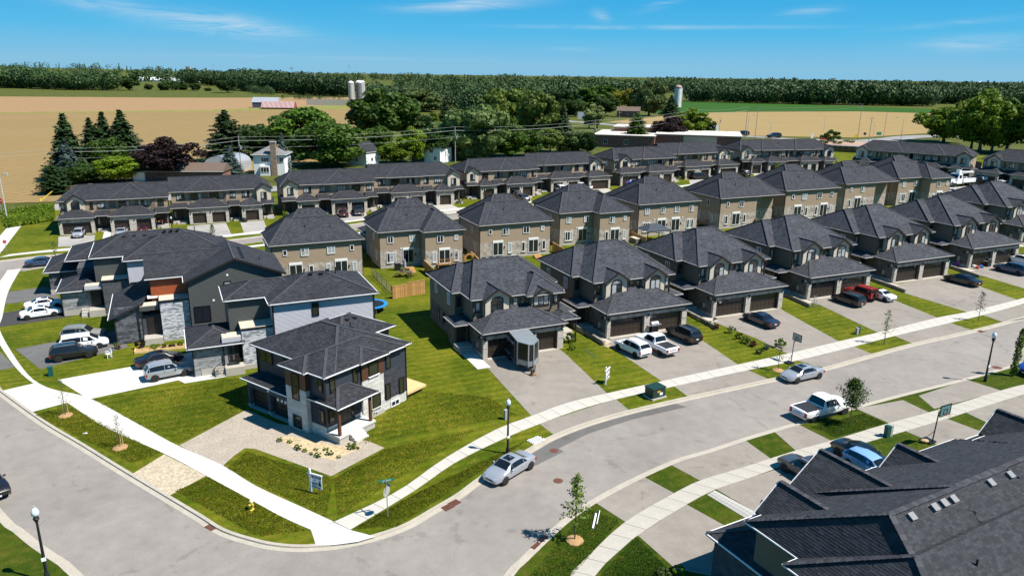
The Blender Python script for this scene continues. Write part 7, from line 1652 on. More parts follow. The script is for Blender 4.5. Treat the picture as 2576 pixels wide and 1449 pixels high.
for i, (x, y, t, w, lf, lb) in enumerate(((1070, 280, 215, 55, 'lime', 'potted leafy plant beside the dark stone garage'), (1090, 285, 250, 45, 'red', 'orange red flowers beside the dark stone garage'), (1290, 285, 200, 100, 'purple', 'dark red shrub left of the porch'), (1430, 290, 235, 100, 'lime', 'bright green shrub before the porch'), (1510, 285, 235, 55, 'mid', 'green shrub right of the bright one'), (1590, 275, 235, 80, 'purple', 'reddish plant at the raised bed'), (1660, 265, 215, 60, 'mid', 'tall green plant at the end of the raised bed'), (1300, 310, 285, 50, 'yellow', 'yellow flowers in the raised bed'))):
 shrub(Lc(x, y), Lc(x, t), w/3.65, lf, lb, i % 2)
for i, (x, y, w) in enumerate(((470, 1245, 70), (640, 1320, 90), (700, 1340, 60), (820, 1390, 80), (800, 1330, 50), (930, 1370, 80), (890, 1330, 60), (1010, 1400, 50), (1130, 1310, 110), (1180, 1320, 50), (560, 1260, 60), (760, 1370, 50))):
 shrub(FH(x, y), FH(x, y - w*.45), w/3.65, 'mid' if i % 2 else 'lime', 'scruffy green weed in the sandy bed of the corner house', i % 2)
shrub(K2(1560, 1449), K2(1590, 1340), 35, 'lime', 'young pine like shrub at the bottom edge beside the near house'); shrub(K2(1420, 1449), K2(1430, 1375), 40, 'willow', 'grey green shrub at the bottom edge beside the near house', 1)
shrub(T2c(130, 470), T2c(140, 410), 18, 'lime', 'yellow green shrub at the left end of the second townhouse row'); shrub(T2c(1375, 365), T2c(1375, 335), 14, 'mid', 'round shrub at the right end of the second townhouse row'); shrub(T4c(825, 362), T4c(825, 325), 30, 'willow', 'leafy plants between garages of the fourth townhouse row')
def tufts(name, label, polys, n, hr, mt, seed):
 rng = np.random.default_rng(seed); C_ = [];
 for (a, b, c_, d) in polys:
  u = rng.uniform(size=n); v = rng.uniform(size=n); P = [np.array(at(*q, .12)) for q in (a, b, c_, d)]
  C_.append((P[0][None]*(1-u)[:, None] + P[1][None]*u[:, None])*(1-v)[:, None] + (P[3][None]*(1-u)[:, None] + P[2][None]*u[:, None])*v[:, None])
 C_ = np.concatenate(C_); m_ = len(C_); h_ = rng.uniform(*hr, m_); C_[:, 2] += h_*.5
 nn = rng.normal(size=(m_, 3)); nn[:, 2] *= .35
 return tag(inst(name, quads_mesh(name, C_, nn, h_*.5, h_*.35, mt, rng)), label, kind='stuff')
tufts('tall_weeds', 'strip of tall green weeds behind the path at the far left', [((0, 540), (134, 520), (136, 555), (20, 575))], 6000, (.5, 1.3), LF['lime'], 1)
tufts('grass_tufts', 'uneven grass of the lawns round the corner house', [((230, 1010), (600, 950), (620, 1030), (452, 1115)), ((570, 1180), (620, 1135), (840, 1205), (820, 1300)), ((840, 1205), (970, 1130), (1200, 1080), (850, 1300)), ((900, 1120), (1030, 980), (1230, 1000), (1300, 1045)), ((90, 1045), (170, 1020), (405, 1140), (330, 1165)), ((440, 1235), (525, 1200), (770, 1335), (650, 1350)), ((890, 1330), (1050, 1240), (1340, 1100), (1000, 1325))], 9000, (.04, .13), leafmat('lawn_blades', (.075, .095, .003), (.17, .165, .010), .3), 3)
tufts('grass_tufts', 'short grass of the boulevards near the camera', [((1330, 1449), (1480, 1280), (1560, 1310), (1440, 1449)), ((1510, 1449), (1600, 1350), (1690, 1440), (1640, 1449)), ((2040, 1075), (2170, 1040), (2230, 1065), (2100, 1100))], 6000, (.04, .11), LF['mid'], 4)
# ------------------------------------------------------------------ street furniture
def lamp_post(q, top, label, sticker=False):
 g_, hh = height_at(q, top, .12); t = thing('street_lamp', label, 'lamp post', (g_.x, g_.y, .12), 30, 'black lamp posts with clear globes'); k = hh/5.0; t.scale = (k, k, k)
 BL = plain('lamp_black', (.012, .013, .014), .45, var=0)
 inst('pole', cached('lpole', lambda: MB().lathe([(.15, 0), (.15, .5), (.11, .62), (.095, .7), (.06, 3.9), (.085, 3.92), (.06, 4.0)], 12).mesh('pole', BL, uv=False, smooth=False)), t)
 inst('collar', cached('lcol', lambda: MB().lathe([(.06, 3.98), (.14, 4.1), (.17, 4.2), (.12, 4.28), (.14, 4.34)], 12).mesh('collar', BL, uv=False)), t)
 inst('globe', cached('lglob', lambda: MB().lathe([(.12, 4.34), (.21, 4.48), (.20, 4.66), (.11, 4.84), (.05, 4.88)], 14).mesh('globe', LAMPG, uv=False, smooth=True)), t)
 inst('finial', cached('lfin', lambda: MB().lathe([(.07, 4.86), (.03, 4.93), (.045, 4.96), (.005, 5.02)], 8).mesh('finial', METAL, uv=False)), t)
 if sticker: inst('notice', cached('lnot', lambda: MB().box(-.12, .12, -.13, -.09, 1.45, 1.66).mesh('notice', WHITE, uv=False)), t)
lamp_post(V1(457, 1245), V1(466, 732), 'black lamp post between sidewalk and kerb behind the silver sedan', True)
lamp_post(Rr(2212, 582), Rr(2300, 120), 'black lamp post on the near boulevard at the right', True)
lamp_post((121, 1462), (92, 1272), 'black lamp post in the lower left corner', True)
lamp_post(L2(1590, 420), L2(1562, 235), 'lamp post before the middle of the leftmost townhouse row')
lamp_post(T3c(378, 408), T3c(377, 335), 'lamp post rising behind the middle row, before the third townhouse row')
lamp_post(T4c(1073, 345), T4c(1073, 278), 'lamp post before the right garages of the fourth townhouse row')
lamp_post(T6c(1310, 430), T6c(1315, 352), 'lamp post before the right edge townhouse row')
p = at(*K1(1225, 905), .12); sg = thing('street_sign', 'thin corner post with green street name blades and the back of a stop sign', 'sign', (p.x, p.y, .12), 0)
MB().cyl((0, 0, 0), (0, 0, 2.95), .035, n=8).build('post', METAL, sg); GRN = plain('sign_green', (.0, .16, .10), .4, var=0)
oc = [(.38*math.cos(R(22.5 + 45*i)), .38*math.sin(R(22.5 + 45*i))) for i in range(8)]
st = MB().add([(x, 0, z) for x, z in oc] + [(x, .02, z) for x, z in oc], [tuple(range(8)), tuple(range(15, 7, -1))] + [(i, 8 + i, 8 + (i+1) % 8, (i+1) % 8) for i in range(8)]).build('stop_plate', plain('sign_back', (.40, .40, .36), .5, metal=.2, var=.04), sg, (0, -.05, 2.05), 62)
b1_ = MB().box(-.55, .55, -.012, .012, -.09, .09).build('name_blade', GRN, sg, (0, 0, 2.88), 22); text(b1_, 'LISA DRIVE', .13, (0, -.02, 0), (R(90), 0, 0), WHITE)
MB().box(-.5, .5, -.012, .012, -.09, .09).build('name_blade', GRN, sg, (0, 0, 2.68), -48)
p = at(*L2(22, 235), .12); ss = thing('stop_sign', 'red stop sign by the main road at the far left', 'sign', (p.x, p.y, 0), 0, None, 1.5)
MB().cyl((0, 0, 0), (0, 0, 2.3), .04).build('post', METAL, ss); ST = MB().add([(x*1.1, 0, z*1.1) for x, z in oc] + [(x*1.1, .02, z*1.1) for x, z in oc], [tuple(range(8)), tuple(range(15, 7, -1))] + [(i, 8 + i, 8 + (i+1) % 8, (i+1) % 8) for i in range(8)]).build('plate', plain('stop_red', (.35, .012, .03), .4, var=0), ss, (0, -.05, 2.25), 15)
text(ST, 'STOP', .26, (0, -.03, 0), (R(90), 0, 0), WHITE)
p = at(*L2(62, 570), .12); s2 = thing('stop_sign', 'small stop sign beside the far left footpath', 'sign', (p.x, p.y, .12), 0)
MB().cyl((0, 0, 0), (0, 0, 2.1), .035).build('post', METAL, s2); inst('plate', ST.data, s2, (0, -.05, 1.9), 60, sc=.75)
NAVY = plain('sign_navy', (.012, .02, .07), .5, var=0)
def sale(q, ang, label, lines):
 p = at(*q, .12); s_ = thing('for_sale_sign', label, 'sign', (p.x, p.y, .12), ang)
 MB().box(-.55, -.43, -.06, .06, 0, 1.85).build('post', WHITE, s_); MB().box(-.72, .62, -.045, .045, 1.52, 1.62).build('arm', WHITE, s_); MB().ball((-.49, 0, 1.9), .085).build('post_cap', WHITE, s_)
 bd_ = MB().box(-.38, .56, -.02, .02, .45, 1.48).build('board', WHITE, s_)
 MB().box(-.34, .52, -.028, -.02, 1.28, 1.44).build('band', NAVY, bd_, uv=False); MB().box(-.38, .20, -.028, -.02, .80, .90).build('band', NAVY, bd_, uv=False); MB().box(-.38, .40, -.028, -.02, .52, .58).build('band', NAVY, bd_, uv=False)
 MB().add([(.24, -.026, .72), (.52, -.026, .72), (.46, -.026, 1.02), (.30, -.026, 1.02)], [(0, 1, 2, 3)]).build('portrait_coat', BLACK, bd_, uv=False); MB().add([(.33, -.027, 1.02), (.43, -.027, 1.02), (.44, -.027, 1.18), (.32, -.027, 1.18)], [(0, 1, 2, 3)]).build('portrait_head', plain('print_skin', (.35, .2, .15), .7, var=0), bd_, uv=False)
 MB().add([(-.12, -.026, 1.06), (.0, -.026, 1.06), (.0, -.026, 1.14), (-.06, -.026, 1.2), (-.12, -.026, 1.14)], [(0, 1, 2, 3, 4)]).build('house_mark', NAVY, bd_, uv=False)
 text(bd_, lines, .13, (.09, -.034, 1.36), (R(90), 0, 0), WHITE);
 for i in range(3): MB().box(-.30, .16 - .1*i, -.026, -.02, .63 + .045*i, .65 + .045*i).build('print_line', NAVY, bd_, uv=False)
sale(K1(570, 690), -24, 'white post for sale sign on the corner lawn before the gravel path', 'FOR SALE')
sale(V1(1370, 600), 62, 'white post for sale sign on the lawn between the first two driveways', 'FOR SALE')
YEL = plain('hydrant_yellow', (.55, .42, .06), .5, var=.05); p = at(*S1(2315, 840), .12)
hy = thing('fire_hydrant', 'yellow fire hydrant on the boulevard near the corner', 'hydrant', (p.x, p.y, .12), -38, None, 1.15)
MB().lathe([(.16, 0), (.16, .05), (.10, .07), (.10, .52), (.13, .54), (.13, .58)], 12).build('barrel', YEL, hy); MB().lathe([(.13, .58), (.12, .66), (.06, .74), (.03, .75), (.03, .80)], 12).build('bonnet', plain('hydrant_cap', (.62, .55, .35), .5, var=0), hy)
for s_ in (1, -1): MB().cyl((s_*.08, 0, .42), (s_*.2, 0, .42), .055, n=8).build('outlet', YEL, hy)
MB().cyl((0, -.08, .40), (0, -.2, .40), .07, n=8).build('pumper_outlet', YEL, hy)
RUST = plain('rusty_iron', (.13, .05, .032), .8, var=.2, scale=6, fine=.2)
def grate(q, ang, label, cat='drain'):
 p = at(*q, .012); t = thing('storm_drain', label, cat, (p.x, p.y, .008), ang)
 MB().box(-.42, .42, -.32, .32, 0, .012).build('frame', RUST, t)
 for i in range(7): inst('bar', cached('gbar', lambda: MB().box(-.035, .035, -.27, .27, .012, .03).mesh('bar', RUST)), t, (-.33 + .11*i, 0, 0))
 for i in range(6): inst('gap', cached('ggap', lambda: MB().box(-.02, .02, -.27, .27, .011, .016).mesh('gap', BLACK)), t, (-.275 + .11*i, 0, 0))
grate(K1(1775, 815), 46, 'rusty storm drain at the kerb, nearer the corner of the pair'); grate(K1(1838, 775), 46, 'rusty storm drain at the kerb, nearer the silver sedan of the pair'); grate(S1(1945, 995), -35, 'dark storm drain at the kerb below the yellow hydrant')
grate(K2(265, 1175), 52, 'rusty storm drain at the near kerb, lower of the pair'); grate(K2(330, 1110), 52, 'rusty storm drain at the near kerb, under the sapling shadow'); grate(Rr(2175, 122), 26, 'storm drain at the far kerb by the purple young tree')
def manhole(q, label, r=.38):
 p = at(*q, .01); t = thing('manhole_cover', label, 'manhole', (p.x, p.y, .008), 0, 'manhole covers in the road')
 MB().lathe([(r, 0), (r, .012), (r*.93, .014)], 20).build('ring', RUST, t)
 for i in range(5): inst('rib', cached(('mrib', i), lambda: MB().box(-r*.75*math.cos(.5*(i-2)), r*.75*math.cos(.5*(i-2)), -.02, .02, .012, .026).mesh('rib', RUST)), t, (0, (i - 2)*.13, 0))
manhole(V1(882, 1217), 'rusty manhole cover in the dark asphalt patch'); manhole(K2(453, 572), 'rusty manhole cover in the middle of the road below the silver sedan')
manhole(Rr(2560, 128), 'manhole cover at the right edge by the far kerb'); manhole(Rr(2325, 455), 'pale manhole cover in the road near the right lamp post', .5)
TGR = plain('transformer_green', (.008, .035, .025), .5, var=.05); p = at(*V1(1815, 735), .12)
tf_ = thing('transformer_box', 'dark green electrical transformer box on the boulevard', 'utility box', (p.x, p.y + .3, .12), 31, None, 1.25)
MB().box(-.72, .72, -.55, .6, 0, .12).build('pad', CONC, tf_); MB().box(-.62, .62, -.45, .5, .12, .82).build('cabinet', TGR, tf_); MB().box(-.66, .66, -.49, .54, .82, .92).build('lid', TGR, tf_)
MB().box(.05, .35, -.465, -.45, .3, .5).build('warning_label', WHITE, tf_); MB().box(-.2, .1, -.466, -.45, .55, .68).build('warning_label', plain('label_orange', (.6, .3, .02), .5, var=0), tf_)
def pedestal(q, mt, label, h_=.95, w=.26, g=None):
 p = at(*q, .12); t = thing('utility_pedestal', label, 'utility box', (p.x, p.y, .12), 28, g)
 MB().box(-w/2, w/2, -w/2, w/2, 0, h_*.9).build('body', mt, t); MB().box(-w*.56, w*.56, -w*.56, w*.56, h_*.9, h_).build('cap', mt, t)
PGR = plain('pedestal_green', (.006, .07, .06), .5, var=0); PGY = plain('pedestal_grey', (.30, .29, .27), .5, var=0); gp_ = 'utility pedestals on the lawns'
pedestal(Rr(1305, 1092), PGR, 'tall green utility pedestal by the near sidewalk', 1.1, .36, gp_); pedestal(Rr(1338, 1082), PGY, 'grey utility pedestal right behind the tall green one', 1.05, .28, gp_)
pedestal(Rr(1032, 150), PGY, 'grey pedestal on the lawn of the jeep driveway, left of the pair', .85, .3, gp_); pedestal(Rr(1052, 140), PGR, 'green pedestal on the lawn of the jeep driveway, right of the pair', .85, .26, gp_)
pedestal(Lc(470, 528), PGR, 'green pedestal at the sidewalk beside the white driveway', .95, .42, gp_); pedestal(V1(440, 930), PGY, 'grey pedestal on the lawn behind the middle lamp post', .95, .3, gp_)
def hoop(q, top, ang, label, col, bag=None, boardcol=None):
 g_, hh = height_at(q, top, .12); t = thing('basketball_hoop', label, 'basketball hoop', (g_.x, g_.y, .12), ang, 'portable basketball hoops', hh/3.9)
 MB().box(-.45, .45, -.1, .9, 0, .16).build('base', BLACK, t); MB().cyl((0, 0, .1), (0, -.1, 3.1), .055, .05, 8).build('pole', col, t); MB().bar((0, .7, .12), (0, -.02, 1.2), .04, .04).build('brace', col, t)
 for z in (2.95, 3.4): MB().bar((0, -.05, z - .25), (0, -.55, z + .1), .05, .05).build('arm', col, t)
 fr = MB().box(-.68, .68, -.62, -.58, 2.95, 3.9).build('backboard', boardcol or plain('backboard', (.30, .30, .30), .3, var=0), t)
 for b_ in ((-.70, .70, 2.92, 2.98), (-.70, .70, 3.88, 3.94), (-.73, -.67, 2.92, 3.94), (.67, .73, 2.92, 3.94), (-.25, .25, 3.1, 3.14), (-.25, .25, 3.5, 3.54), (-.27, -.23, 3.1, 3.54), (.23, .27, 3.1, 3.54)): MB().box(b_[0], b_[1], -.645, -.57, b_[2], b_[3]).build('board_frame', BLACK, fr)
 rg = MB();
 for i in range(12): rg.bar((.22*math.cos(i*.5236), -.9 + .22*math.sin(i*.5236), 3.08), (.22*math.cos((i+1)*.5236), -.9 + .22*math.sin((i+1)*.5236), 3.08), .025, .025)
 rg.build('rim', plain('rim_orange', (.4, .06, .01), .5, var=0), t)
 if bag:
  p = at(*bag, .12); tag(MB().ball((0, 0, .12), .32, 8, 5, (1.2, .8, .55)).build('sandbag', plain('tan_bag', (.45, .3, .17), .9), None, (p.x, p.y, .2)), 'tan sandbag weighing down the near basketball hoop', 'sandbag')
hoop(Rr(430, 410), Rr(470, 155), 118, 'basketball hoop with an empty black frame beside the far sidewalk', BLACK, None, plain('clear_board', (.42, .40, .36), .2, var=0))
hoop(Rr(1725, 1150), Rr(1790, 775), 28, 'basketball hoop with a teal glass board on the near lawn', BLACK, Rr(1655, 1145), plain('teal_board', (.10, .20, .22), .1, var=0))
def chair(q, ang, label):
 p = at(*q, .13); t = thing('plastic_chair', label, 'chair', (p.x, p.y, .12), ang)
 for x in (-.22, .22):
  for y in (-.2, .22): MB().box(x - .03, x + .03, y - .03, y + .03, 0, .44).build('leg', WHITE, t)
 MB().box(-.27, .27, -.25, .26, .42, .46).build('seat', WHITE, t); MB().box(-.25, .25, .24, .29, .46, .9).build('backrest', WHITE, t)
 for x in (-.27, .27): MB().box(x - .03, x + .03, -.22, .26, .63, .67).build('armrest', WHITE, t)
chair(Lc(1000, 362), -40, 'white plastic garden chair on the grass beside the black suv')
p = at(*V1(715, 1125), .13); pl_ = thing('white_slatted_frame', 'broken white slatted panel lying on the grass by the kerb', 'panel', (p.x, p.y, .16), -50)
for i in range(5): MB().box(-.42 + .2*i, -.34 + .2*i, -.65, .65 + .12*(i % 2), 0, .04).build('slat', WHITE, pl_)
for y in (-.5, .35): MB().box(-.45, .5, y, y + .08, .04, .07).build('rail', WHITE, pl_)
for (a, b, lab, r) in ((K2(770, 1010), K2(800, 875), 'short thick white pipe lying on the near boulevard', .07), (K2(808, 970), K2(835, 845), 'thin white pipe lying right of the thick one', .03)):
 A_, B_ = at(*a, .2), at(*b, .2); c = (A_ + B_)/2; tag(MB().cyl(A_ - c, B_ - c, r, n=8).build('pipe', WHITE, None, c), lab, 'pipe', 'white pipes on the grass')
A_, B_ = at(*V1(1160, 288), .15), at(*V1(1285, 372), .15); c = (A_ + B_)/2; tag(MB().cyl(A_ - c, B_ - c, .03, n=6).build('downpipe_length', METAL, None, c), 'grey length of downpipe lying on the lawn by the second driveway', 'pipe')
p = at(*S1(785, 137), .13); tag(MB().box(-.18, .18, -.12, .12, 0, .02).build('paper_flyer', WHITE, None, (p.x, p.y, .135)), 'small white sheet of paper on the left boulevard', 'paper')
p = at(*G1(1150, 1115), .12)
tb = thing('trampoline', 'round blue edged trampoline behind the light grey townhouse', 'trampoline', (p.x - 1.2, p.y + .6, .12), 0)
BLU = plain('trampoline_blue', (.02, .20, .50), .5, var=0)
MB().lathe([(1.72, .88), (1.72, .92)], 24).build('mat', BLACK, tb); rg = MB(); n = 28
rg.add([(r_*math.cos(2*math.pi*i/n), r_*math.sin(2*math.pi*i/n), .95) for r_ in (1.7, 2.15) for i in range(n)], [(i, n + i, n + (i+1) % n, (i+1) % n) for i in range(n)]); rg.add([(r_*math.cos(2*math.pi*i/n), r_*math.sin(2*math.pi*i/n), z) for r_, z in ((2.15, .95), (2.15, .85)) for i in range(n)], [(i, n + i, n + (i+1) % n, (i+1) % n) for i in range(n)]); rg.build('safety_pad', BLU, tb)
for i in range(6): a = i*1.047; MB().cyl((1.95*math.cos(a), 1.95*math.sin(a), 0), (1.95*math.cos(a), 1.95*math.sin(a), .88), .03, n=6).build('leg', METAL, tb)
# ---- fences
FB = [plain('cedar_board_%d' % i, (.30 + .06*i, .15 + .045*i, .045 + .02*i), .75, var=.18, scale=3) for i in range(3)]
def board_fence(a, b, h0, h1, label, group=None, mts=None, bw=.15, name='wooden_fence', z=.12):
 A_, B_ = at(*a, z), at(*b, z); d = B_ - A_; L_ = d.length; ang = math.degrees(math.atan2(d.y, d.x)); t = thing(name, label, 'fence', A_, ang, group); n = min(300, int(L_/bw)); rnd = random.Random(int(L_*10)); mts = mts or FB; bw = L_/n
 for i in range(n):
  h_ = h0 + (h1 - h0)*(i + .5)/n
  inst('board', cached(('fb', rnd_k := rnd.randrange(3), mts[0].name, round(bw, 2)), lambda: MB().box(-bw*.47, bw*.47, -.012, .012, 0, 1).mesh('board', mts[rnd_k])), t, (bw*(i + .5), rnd.uniform(-.004, .004), 0), sc=(1, 1, h_))
 k = max(1, round(L_/2.4))
 for i in range(k + 1): h_ = h0 + (h1 - h0)*i/k; MB().box(-.06, .06, .015, .13, 0, h_ + .1).build('post', mts[1], t, (L_*i/k, 0, 0))
 for f in (.25, .8): MB().bar((0, .03, h0*f), (L_, .03, h1*f), .04, .09).build('rail', mts[0], t)
 MB().bar((0, .02, h0 + .03), (L_, .02, h1 + .03), .14, .04).build('cap_rail', mts[2], t)
board_fence(G1(1275, 995), G1(1408, 968), 1.75, 1.75, 'short golden cedar fence behind the first house, left lower section'); board_fence(G1(1408, 968), G1(1565, 945), 1.95, 1.95, 'short golden cedar fence behind the first house, right taller section')
board_fence(G1(1562, 735), G1(1640, 800), 1.7, 1.5, 'cedar fence running from the patio house towards the first house'); board_fence(G1(1990, 655), G1(2065, 720), 1.7, 1.6, 'cedar fence beside the round wooden gate')
board_fence(B1(400, 560), B1(495, 590), 1.7, 1.2, 'cedar fence left of the dark roof, below the second patio'); board_fence(B1(1125, 450), B1(1255, 500), 1.5, 1.4, 'reddish wooden fence left of the gazebo'); board_fence(B1(2190, 300), B1(2270, 330), 1.6, 1.5, 'wooden fence by the set back tan house')
DKF = [plain('brown_board_%d' % i, (.05 + .012*i, .028 + .008*i, .018 + .005*i), .8, var=.15) for i in range(3)]
board_fence(Q3(770, 925), Q3(1040, 940), 2.6, 2.6, 'dark brown board fence at the top of the mown slope', None, DKF, .28); board_fence(Q3(2085, 1070), Q3(2170, 1090), 2.4, 2.4, 'dark brown board fence between the two end townhouse rows', None, DKF, .28)
p = at(*G1(1975, 690), .12); rg = MB()
rgt = thing('round_gate', 'round moon gate of cedar in the fence at the tan house corner', 'gate', (p.x, p.y, .12), 24)
for i in range(16): a0, a1 = i*math.pi/8, (i+1)*math.pi/8; rg.bar((.72*math.cos(a0), 0, 1.25 + .72*math.sin(a0)), (.72*math.cos(a1), 0, 1.25 + .72*math.sin(a1)), .1, .28)
rg.build('ring', FB[1], rgt)
for x in (-.95, .95): MB().box(x - .08, x + .08, -.06, .06, 0, 2.0).build('post', FB[0], rgt)
for i in range(6): MB().box(-.85 + .29*i, -.6 + .29*i, -.02, .02, 0, .55 if 0 < i < 5 else 1.8).build('board', FB[i % 3], rgt)
A_, B_ = at(*G1(1085, 780), .12), at(*G1(1262, 955), .12); d = B_ - A_; cf = thing('wire_fence', 'black chain link fence between the corner yard and the patio yard', 'fence', A_, math.degrees(math.atan2(d.y, d.x)))
for i in range(5): MB().cyl((d.length*i/4, 0, 0), (d.length*i/4, 0, 1.3), .03, n=6).build('post', BLACK, cf)
for z in (.05, 1.28): MB().bar((0, 0, z), (d.length, 0, z), .03, .03).build('rail', BLACK, cf)
wm = MB()
for i in range(int(d.length/.16)):
 x = i*.16
 wm.bar((x, 0, .05), (min(x + 1.2, d.length), 0, 1.25), .008, .008); wm.bar((x, .004, 1.25), (min(x + 1.2, d.length), .004, .05), .008, .008)
tag(wm.build('mesh_wire', BLACK, cf, uv=False), kind='stuff')
p = at(*G1(1385, 790), .12); TB = plain('patio_brown', (.08, .07, .05), .7, var=.1)
pt = thing('patio_table', 'dark slatted patio table with a closed grey parasol', 'table', (p.x, p.y, .12), 10, None, 1.1)
for i in range(8): MB().box(-.95 + .24*i, -.73 + .24*i, -.5, .5, .7, .74).build('slat', TB, pt)
for x in (-.85, .85):
 for y in (-.42, .42): MB().box(x - .04, x + .04, y - .04, y + .04, 0, .7).build('leg', BLACK, pt)
MB().cyl((0, 0, .74), (0, 0, 1.2), .03).build('parasol_pole', BLACK, pt); MB().lathe([(.05, 1.1), (.22, 1.3), (.16, 2.0), (.05, 2.55), (.01, 2.6)], 10).build('parasol_cloth', plain('parasol_cloth', (.30, .27, .30), .9, var=.2, scale=5), pt)
for i, (x, y, a) in enumerate(((-1.3, 0, 90), (1.3, .1, -90), (-.45, .85, 180), (.45, .85, 180), (.5, -.9, 0))):
 dx, dy = rot2(x*1.1, y*1.1, 10); cch = thing('patio_chair', ['dark patio chair at the left end of the table', 'dark patio chair at the right end of the table', 'dark patio chair behind the table, left', 'dark patio chair behind the table, right', 'dark patio chair in front of the table'][i], 'chair', (p.x + dx, p.y + dy, .12), 10 + a, 'patio chairs')
 for q in ((-.22, -.22), (.22, -.22), (-.22, .22), (.22, .22)): MB().box(q[0] - .02, q[0] + .02, q[1] - .02, q[1] + .02, 0, .42).build('leg', BLACK, cch)
 MB().box(-.25, .25, -.25, .25, .42, .45).build('seat', TB, cch); MB().box(-.25, .25, -.28, -.24, .45, 1.0).build('backrest', TB, cch)
def bbq(q, ang, label, lid):
 p = at(*q, .13); t = thing('barbecue', label, 'barbecue', (p.x, p.y, .12), ang, None, 1.15)
 MB().box(-.4, .4, -.25, .25, .1, .8).build('cabinet', BLACK, t); MB().box(-.8, -.42, -.25, .25, .86, .9).build('side_shelf', METAL, t); MB().box(.42, .8, -.25, .25, .86, .9).build('side_shelf', METAL, t)
 MB().box(-.42, .42, -.27, .27, .8, .95).build('firebox', METAL if lid is METAL else BLACK, t)
 MB().add([(-.4, .25*math.cos(a), .95 + .3*math.sin(a)) for a in (0, .5, 1.05, 1.57, 2.1, 2.64, 3.14)] + [(.4, .25*math.cos(a), .95 + .3*math.sin(a)) for a in (0, .5, 1.05, 1.57, 2.1, 2.64, 3.14)], [(i, i+1, 8+i, 7+i) for i in range(6)] + [tuple(range(7))[::-1], tuple(range(7, 14))]).build('lid', lid, t); MB().bar((-.3, -.32, 1.05), (.3, -.32, 1.05), .03, .03).build('handle', METAL, t)
 for x in (-.35, .35): MB().cyl((x - .02, -.2, .07), (x + .02, -.2, .07), .07, n=8).build('wheel', BLACK, t)
bbq(B1(1330, 1300), 24, 'silver lidded barbecue before the garages of the second house', METAL); bbq(G1(1315, 730), 24, 'black barbecue by the basement window of the patio house', BLACK); bbq(A1(2235, 695), 24, 'black barbecue before the garage with toys', BLACK)
p = at(*B1(1330, 470), .12); gz = thing('gazebo', 'dark metal roofed gazebo behind the third house', 'gazebo', (p.x, p.y + .6, .12), 24.5, None, 1.05)
GZ = plain('gazebo_metal', (.075, .085, .10), .4, metal=.3, var=.05); hx_, hy_ = 2.6, 1.9
pk_ = ((-.7, 0, 3.25), (.7, 0, 3.25)); A4 = [(-hx_, -hy_, 2.25), (hx_, -hy_, 2.25), (hx_, hy_, 2.25), (-hx_, hy_, 2.25)]
MB().poly(A4[0], A4[1], pk_[1], pk_[0]).poly(A4[1], A4[2], pk_[1]).poly(A4[2], A4[3], pk_[0], pk_[1]).poly(A4[3], A4[0], pk_[0]).poly(*A4[::-1]).build('roof', GZ, gz)
for i in range(15): x = -hx_ + .18 + i*.35; t_ = min(1, (hx_ - abs(x))/(hx_ - .7)); MB().bar((x, -hy_, 2.27), (x if abs(x) < .7 else math.copysign(max(.7, abs(x)), x), -hy_*(1 - t_), 2.27 + t_), .035, .04).build('roof_rib', GZ, gz)
for x in (-2.4, 2.4):
 for y in (-1.7, 1.7): MB().box(x - .06, x + .06, y - .06, y + .06, 0, 2.25).build('post', BLACK, gz)
MB().bar((-2.45, -1.75, 2.15), (2.45, -1.75, 2.15), .08, .16).build('beam', BLACK, gz); MB().bar((-2.45, 1.75, 2.15), (2.45, 1.75, 2.15), .08, .16).build('beam', BLACK, gz)
p = at(*B1(1180, 475), .12); ht = thing('hot_tub', 'square hot tub under a pale cover left of the gazebo', 'hot tub', (p.x, p.y, .12), 24.5); MB().box(-1, 1, -1, 1, 0, .85).build('cabinet', plain('tub_grey', (.12, .11, .10), .7), ht); MB().box(-1.05, 1.05, -1.05, 1.05, .85, .98).build('cover', plain('tub_cover', (.50, .44, .35), .8, var=.08), ht)
def backstep(q, label, n_=5, mt=None):
 p = at(*q, .12); t = thing('back_steps', label, 'steps', (p.x, p.y, .12), 24.5)
 for i in range(n_): MB().box(-.65, .65, -.3*(n_ - i), 0, .13*i, .13*(i + 1)).build('step', mt or FB[2], t)
backstep(G1(1425, 735), 'wooden steps below the patio door of the house with the patio table', 5); backstep(B1(255, 610), 'short wooden steps at the back of the third tan house', 4)
def deckrail(q, w, ang, label):
 p = at(*q, .12); t = thing('deck', label, 'deck', (p.x, p.y, .12), ang);
 for i in range(int(w/.14)): MB().box(.14*i, .14*i + .13, 0, 2.0, .5, .54).build('deck_board', FB[0], t)
 for i in range(int(w/.25) + 1): MB().box(.25*i - .02, .25*i + .02, 0, .04, .54, 1.4).build('baluster', FB[0], t)
 MB().bar((0, .02, 1.42), (w, .02, 1.42), .09, .05).build('handrail', FB[0], t)
 for x in (0, w): MB().box(x - .05, x + .05, 0, .1, 0, 1.5).build('post', FB[0], t)
deckrail(B1(1455, 385), 2.2, 24.5, 'red brown deck with railing behind the gazebo'); deckrail(G1(1690, 715), 2.4, 24.5, 'wooden deck at the right patio door of the patio house'); deckrail(B1(1735, 335), 2.4, 24.5, 'wooden deck at the right end of the four window tan house')
RW = [plain('wall_block_%d' % i, (.20 + .04*i, .17 + .035*i, .13 + .03*i), .9, var=.12, fine=.15, fscale=12) for i in range(3)]
